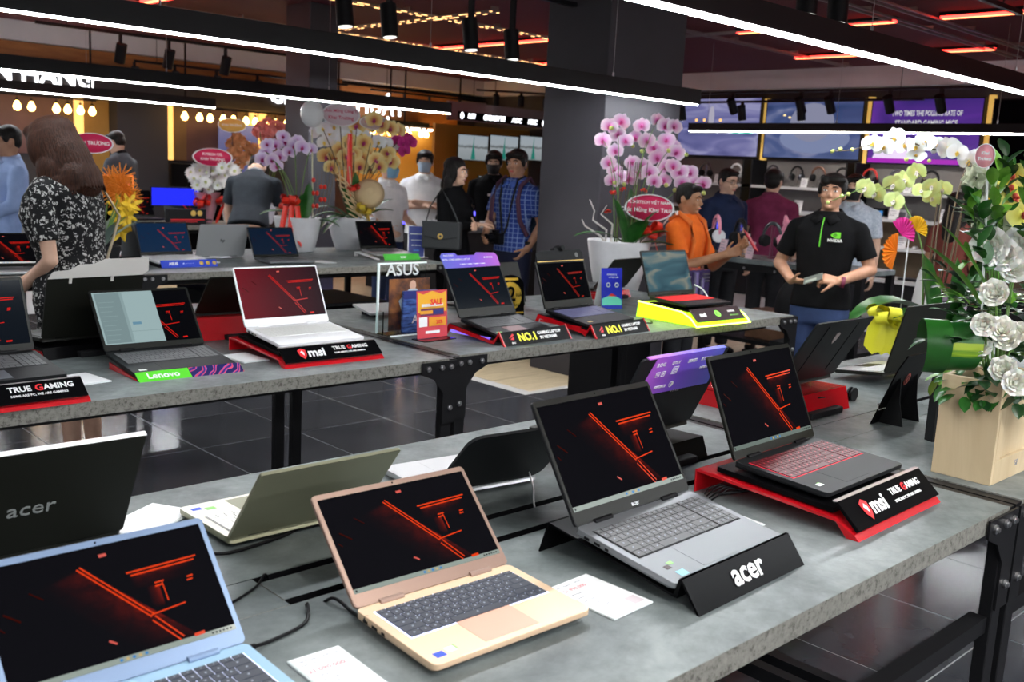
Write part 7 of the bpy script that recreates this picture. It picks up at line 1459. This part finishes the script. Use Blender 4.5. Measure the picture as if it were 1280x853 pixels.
pinkh = mat('pink_plastic', (.80, .30, .40), .4); hw_ = mat('white_headset', (.72, .74, .76), .35); chrome = mat('chrome_headset', (.16, .17, .19), .2, .7); bronze = mat('bronze_headset', (.32, .18, .12), .25, .6); redh = mat('red_headset', (.65, .04, .03), .35)
SX = XW-.24
for y, m1, m2, lb in ((8.66, chrome, matteb, 'dark chrome headphones on the top wall shelf beside the pink orchid'), (8.14, hw_, hw_, 'white headphones on the top wall shelf above the man with glasses'), (7.55, chrome, chrome, 'dark grey headphones on the top wall shelf under the white mouse screen, leftmost'), (7.18, matteb, chrome, 'dark headphones on the top wall shelf, second under the white mouse screen'), (6.86, bronze, matteb, 'bronze headphones on the top wall shelf, third under the white mouse screen'), (6.52, matteb, matteb, 'black headphones on the top wall shelf, fourth under the white mouse screen'), (6.14, redh, matteb, 'red headphones on the top wall shelf at the left edge of the purple screen'), (5.78, chrome, matteb, 'dark headphones on the top wall shelf under the purple screen, left'), (5.36, matteb, matteb, 'black headphones on the top wall shelf under the purple screen, right')):
    headphones(SX, y, 1.496, 270+random.uniform(-15, 15), m1, m2, lb, 'headphones on the top wall shelf', 1.15)
def pcard(x, y, z, yaw, lab, m=paper, h=.12, w_=.10, grp=None):
    t = thing('shelf_card', lab, 'price card', (x, y, z), (0, 0, R(yaw)), grp); MB().box(-w_/2, w_/2, -.002, .0, .0, h).build('card_face', m, t, rot=(R(-12), 0, 0)); MB().box(-w_/2, w_/2, .0, .05, 0, .003).build('foot', glass, t)
    b = MB()
    for k in range(4): b.box(-w_*.38, w_*(.1+.08*(k % 3)), -.0032, -.002, h*(.78-.17*k), h*(.83-.17*k))
    b.build('print_lines', pr_grey, t, rot=(R(-12), 0, 0), kind='stuff')
for q_, y in enumerate((8.40, 7.02, 6.74, 6.10, 5.60)): pcard(SX-.08, y, 1.496, 270, ORD[q_]+' white price card from the left on the top wall shelf', grp='cards on the top wall shelf')
for q_, y in enumerate((8.2, 7.08, 6.42, 5.74, 5.1)): pcard(SX-.08, y, 1.166, 270, ORD[q_]+' white price card from the left on the middle wall shelf', h=.16, w_=.13, grp='cards on the middle wall shelf')
for q_, y in enumerate((5.6, 5.0)): pcard(SX-.08, y, .816, 270, ORD[q_]+' white price card from the left on the low wall shelf', h=.15, w_=.12, grp='cards on the low wall shelf')
def keyboard(x, y, z, yaw, m, lab, grp=None):
    t = thing('keyboard', lab, 'keyboard', (x, y, z), (0, 0, R(yaw)), grp); MB().box(-.2, .2, -.07, .07, 0, .02).build('case', m, t, bev=.003); b = MB()
    for (kx, ky_, kw_, kd_) in key_layout(.38, .12, False): b.box(kx-kw_/2, kx+kw_/2, ky_-kd_/2, ky_+kd_/2, .02, .028)
    b.build('keys', keyd, t, kind='stuff')
for q_, y in enumerate((6.7, 5.85, 5.3)): keyboard(XW-.45, y, .441, 270, matteb, ORD[q_]+' black keyboard from the left on the deep lower shelf', 'keyboards on the deep lower shelf')
for q_, y in enumerate((6.8, 6.05, 5.5)): keyboard(SX-.02, y, 1.166, 270, lapm['silver'], ORD[q_]+' grey keyboard from the left on the middle wall shelf', 'keyboards on the middle wall shelf')
for q_, y in enumerate((5.45, 5.30)): 
    t = thing('computer_mouse', ('left', 'right')[q_]+' white computer mouse on the low wall shelf', 'mouse', (SX, y, .816), group='mice on the low wall shelf'); MB().sph((0, 0, .018), (.055, .032, .022)).box(-.05, .05, -.028, .028, 0, .008).build('mouse_body', hw_, t); MB().box(-.05, -.02, -.002, .002, .03, .04).build('wheel', matteb, t)
for k, y in enumerate((6.0, 5.7)): 
    t = thing('product_box', 'small dark boxed product on the middle shelf' if k == 0 else 'small white boxed product on the middle shelf', 'box', (SX+.05, y-.02, 1.166)); MB().box(-.05, .05, -.08, .08, 0, .12).build('carton', matteb if k == 0 else white, t, bev=.002); MB().box(-.052, -.05, -.06, .06, .03, .09).build('printed_face', icon1 if k == 0 else pr_grey, t)
# ------------------------------------------------------------------ headphone desk
dk = thing('headphone_desk', 'grey-topped high desk of headphones between the column and the man in the black polo', 'desk', (6.55, 3.3, 0)); MB().box(0, .5, 0, 1.65, .915, .95).build('desk_top', concrete, dk, bev=.002)
for yy in (.0, 1.6): 
    for xx in (.0, .45): MB().box(xx+.002, xx+.05, yy, yy+.05, .001, .914).build('leg', black, dk)
MB().box(.0, .02, .05, 1.6, .86, .913).build('front_rail', black, dk); MB().box(.05, .48, .1, 1.55, .30, .33).build('lower_shelf', black, dk)
for k in range(6): MB().cyl((-.006, .15+k*.27, .88), (0, .15+k*.27, .88), .010, n=8).build('bolt', steel, dk)
for (x_, y_, dx, dy, h, m_, lb) in ((6.72, 3.5, .25, .3, .28, matteb, 'black carton on the lower shelf of the headphone desk'), (6.70, 3.95, .28, .35, .22, noisy('brown_carton', (.12, .06, .03), (.18, .09, .05)), 'brown carton on the lower shelf of the headphone desk')): 
    t = thing('carton', lb, 'box', (x_, y_, .331)); MB().box(0, dx, 0, dy, 0, h).build('box_body', m_, t, bev=.004); MB().box(-.001, 0, .03, dy-.03, h*.4, h*.7).build('label', paper, t)
hz = .951
for y, x_, m1, m2, s_, ea, lb in ((4.86, 6.75, matteb, bronze, 1.15, False, 'black headphones on the headphone desk behind the red phone'), (4.66, 6.72, pinkh, hw_, 1.25, False, 'pale pink and black headphones beside the raised hand'), (4.42, 6.70, matteb, matteb, 1.2, False, 'black headphones on the desk before the man with glasses'), (4.22, 6.84, chrome, matteb, 1.15, False, 'dark headphones on the desk left of the pink cat-ear pair'), (4.03, 6.80, pinkh, pinkh, 1.25, True, 'pink headphones with cat ears on the headphone desk'), (3.84, 6.74, matteb, matteb, 1.15, False, 'black headphones right of the pink cat-ear pair, near the black polo')):
    headphones(x_, y, hz, 240+random.uniform(-20, 20), m1, m2, lb, 'headphones on the desk', s_, ears=ea)
ppk = mat('pale_pink_card', (.60, .42, .47), .6)
for q_, y in enumerate((4.52, 4.27)): pcard(6.61, y, hz, 250, ('left', 'right')[q_]+' pale pink card standing at the front of the headphone desk', ppk, .13, .09, 'pink cards on the headphone desk')
pcard(6.45, 3.62, .40, 250, 'pink card', ppk) if 0 else None
t = thing('backpack', 'black backpack hanging open between the headphone desk and the man in the black polo', 'backpack', (6.32, 3.60, .62), (0, 0, R(20))); b = MB(); b.sph((0, 0, .05), (.13, .20, .24), 0, 16, 12); b.sph((-.06, 0, -.03), (.08, .15, .13), 0, 14, 10); o = b.build('bag_body', matteb, t); MB().tube([(0, -.1, .25), (0, 0, .34), (0, .1, .25)], .012, 8).build('handle', matteb, t)
MB().box(6.22, 6.42, 3.42, 3.78, .001, .42).build('stool_block', matteb, label='black block under the backpack beside the headphone desk', cat='box')
# ------------------------------------------------------------------ service counter behind the couple
sc_ = thing('service_counter', 'dark service counter in front of the masked sales staff', 'counter', (5.42, 6.55, 0)); MB().box(0, 1.5, 0, .32, .965, 1.0).build('counter_top', lapm['grey'], sc_, bev=.002); MB().box(.05, 1.45, .03, .30, .001, .964).build('counter_body', noisy('counter_dark', (.02, .018, .02), (.035, .03, .03)), sc_); MB().box(.1, 1.4, .025, .03, .1, .8).build('front_panel', black, sc_)
for k, (x_, lb) in enumerate(((5.62, 'dark shoulder bag with a tall handle on the service counter, left one'), (5.86, 'dark shoulder bag with a tall handle on the service counter, right one'))):
    t = thing('shoulder_bag', lb, 'bag', (x_, 6.72, 1.001), (0, 0, R(-40))); MB().box(-.09, .09, -.05, .05, 0, .11).build('bag_body', matteb, t, bev=.02); MB().tube([(-.06, 0, .1), (-.05, 0, .24), (0, 0, .30), (.05, 0, .24), (.06, 0, .1)], .006, 6).build('handle', matteb, t)
for k, (x_, y_, w_, h, m_, lb) in enumerate(((5.50, 6.66, .10, .07, lapm['grey'], 'grey card reader on the service counter'), (6.10, 6.66, .16, .06, white, 'white small box on the service counter'), (6.42, 6.68, .07, .15, white, 'white cup on the service counter before the man in the black mask'), (6.56, 6.70, .06, .17, redrib, 'red bottle on the service counter'), (6.68, 6.70, .16, .10, white, 'white carton on the service counter'))):
    t = thing('counter_item', lb, 'cup' if k == 2 else ('bottle' if k == 3 else 'box'), (x_, y_, 1.001))
    if k in (2, 3): MB().lathe([(0, 0), (w_*.42, 0), (w_*.5, h*.6), (w_*.3, h*.8), (w_*.28, h), (0, h)], 16).build('container', m_, t); MB().cyl((0, 0, h), (0, 0, h+.015), w_*.3, n=12).build('lid', matteb, t)
    else: MB().box(-w_/2, w_/2, -.06, .06, 0, h).build('box_body', m_, t, bev=.004); MB().box(-w_*.3, w_*.3, -.062, -.06, h*.3, h*.7).build('label', pr_grey, t)
MB().box(9.4, 11.6, 12.3, 12.34, .95, 1.12).build('blue_light_panel', blue_glow, label='blue glowing panel below the masked sales staff', cat='light panel') if 0 else None
bl_ = thing('blue_lit_counter', 'far counter with a blue glowing front behind the masked sales staff', 'counter', (7.2, 9.6, 0)); MB().box(0, 2.6, 0, .5, .02, 1.05).build('counter_body', matteb, bl_); MB().box(.05, 2.55, -.01, 0, .82, .98).build('glowing_front', blue_glow, bl_)
# ------------------------------------------------------------------ far desk extras
pr = thing('gaming_sign', 'black sign with a glowing orange rim and pink lettering on the far desk', 'sign', (4.12, 10.17, .811), (0, 0, R(10))); MB().box(-.22, .22, 0, .03, .0, .47).build('sign_box', glossb, pr, bev=.01)
MB().box(-.21, .21, -.008, -.0005, .45, .462).box(.208, .216, -.008, -.0005, .1, .46).build('glowing_rim', emat('orange_rim', (1, .25, .06), 2), pr); text('PREDATOR', .055, emat('pink_letter', (.9, .25, .25), 1), pr, (-.03, -.001, .36), (PI/2, 0, 0), name='printed_name', bold=.001)
MB().prism([(0, .04), (.03, .025), (.022, -.02), (0, -.04), (-.022, -.02), (-.03, .025)], -.002, 0, ax='y').build('shield_badge', emat('pink_shield', (.9, .2, .15), 1), pr, (.155, 0, .37))
bd = thing('blue_lit_screen', 'blue glowing flat screen lying on the far desk', 'screen', (4.72, 10.05, .811), (0, 0, 0)); MB().box(-.27, .27, 0, .02, .16, .36).box(-.05, .05, 0, .08, 0, .16).build('housing', black, bd); MB().box(-.26, .26, -.002, 0, .17, .35).build('glowing_face', emat('pure_blue', (.02, .03, .95), 1.2), bd)
bx = thing('boxed_laptop', 'dark box with two gold seals before the red wallpaper laptop on the far desk', 'box', (4.62, 9.62, .811)); MB().box(-.20, .20, -.05, .03, 0, .16).build('carton', matteb, bx, bev=.003); MB().cyl((.06, -.052, .12), (.06, -.05, .12), .028, n=14).cyl((.13, -.052, .12), (.13, -.05, .12), .028, n=14).build('gold_seal', mat('gold_print', (.75, .5, .12), .4), bx); MB().box(-.18, .18, -.0515, -.05, .05, .06).box(-.18, .1, -.0515, -.05, .03, .036).build('print_line', redp, bx)
cab2 = thing('low_cabinet', 'black low cabinet under the second poster bay', 'cabinet', (6.37, 13.2, 0)); MB().box(0, .64, 0, .5, .02, 1.38).build('cabinet_body', blackp, cab2, bev=.004); MB().box(.02, .31, -.01, 0, .1, 1.3).build('door', glossb, cab2); MB().box(.33, .62, -.01, 0, .1, 1.3).build('door', glossb, cab2)
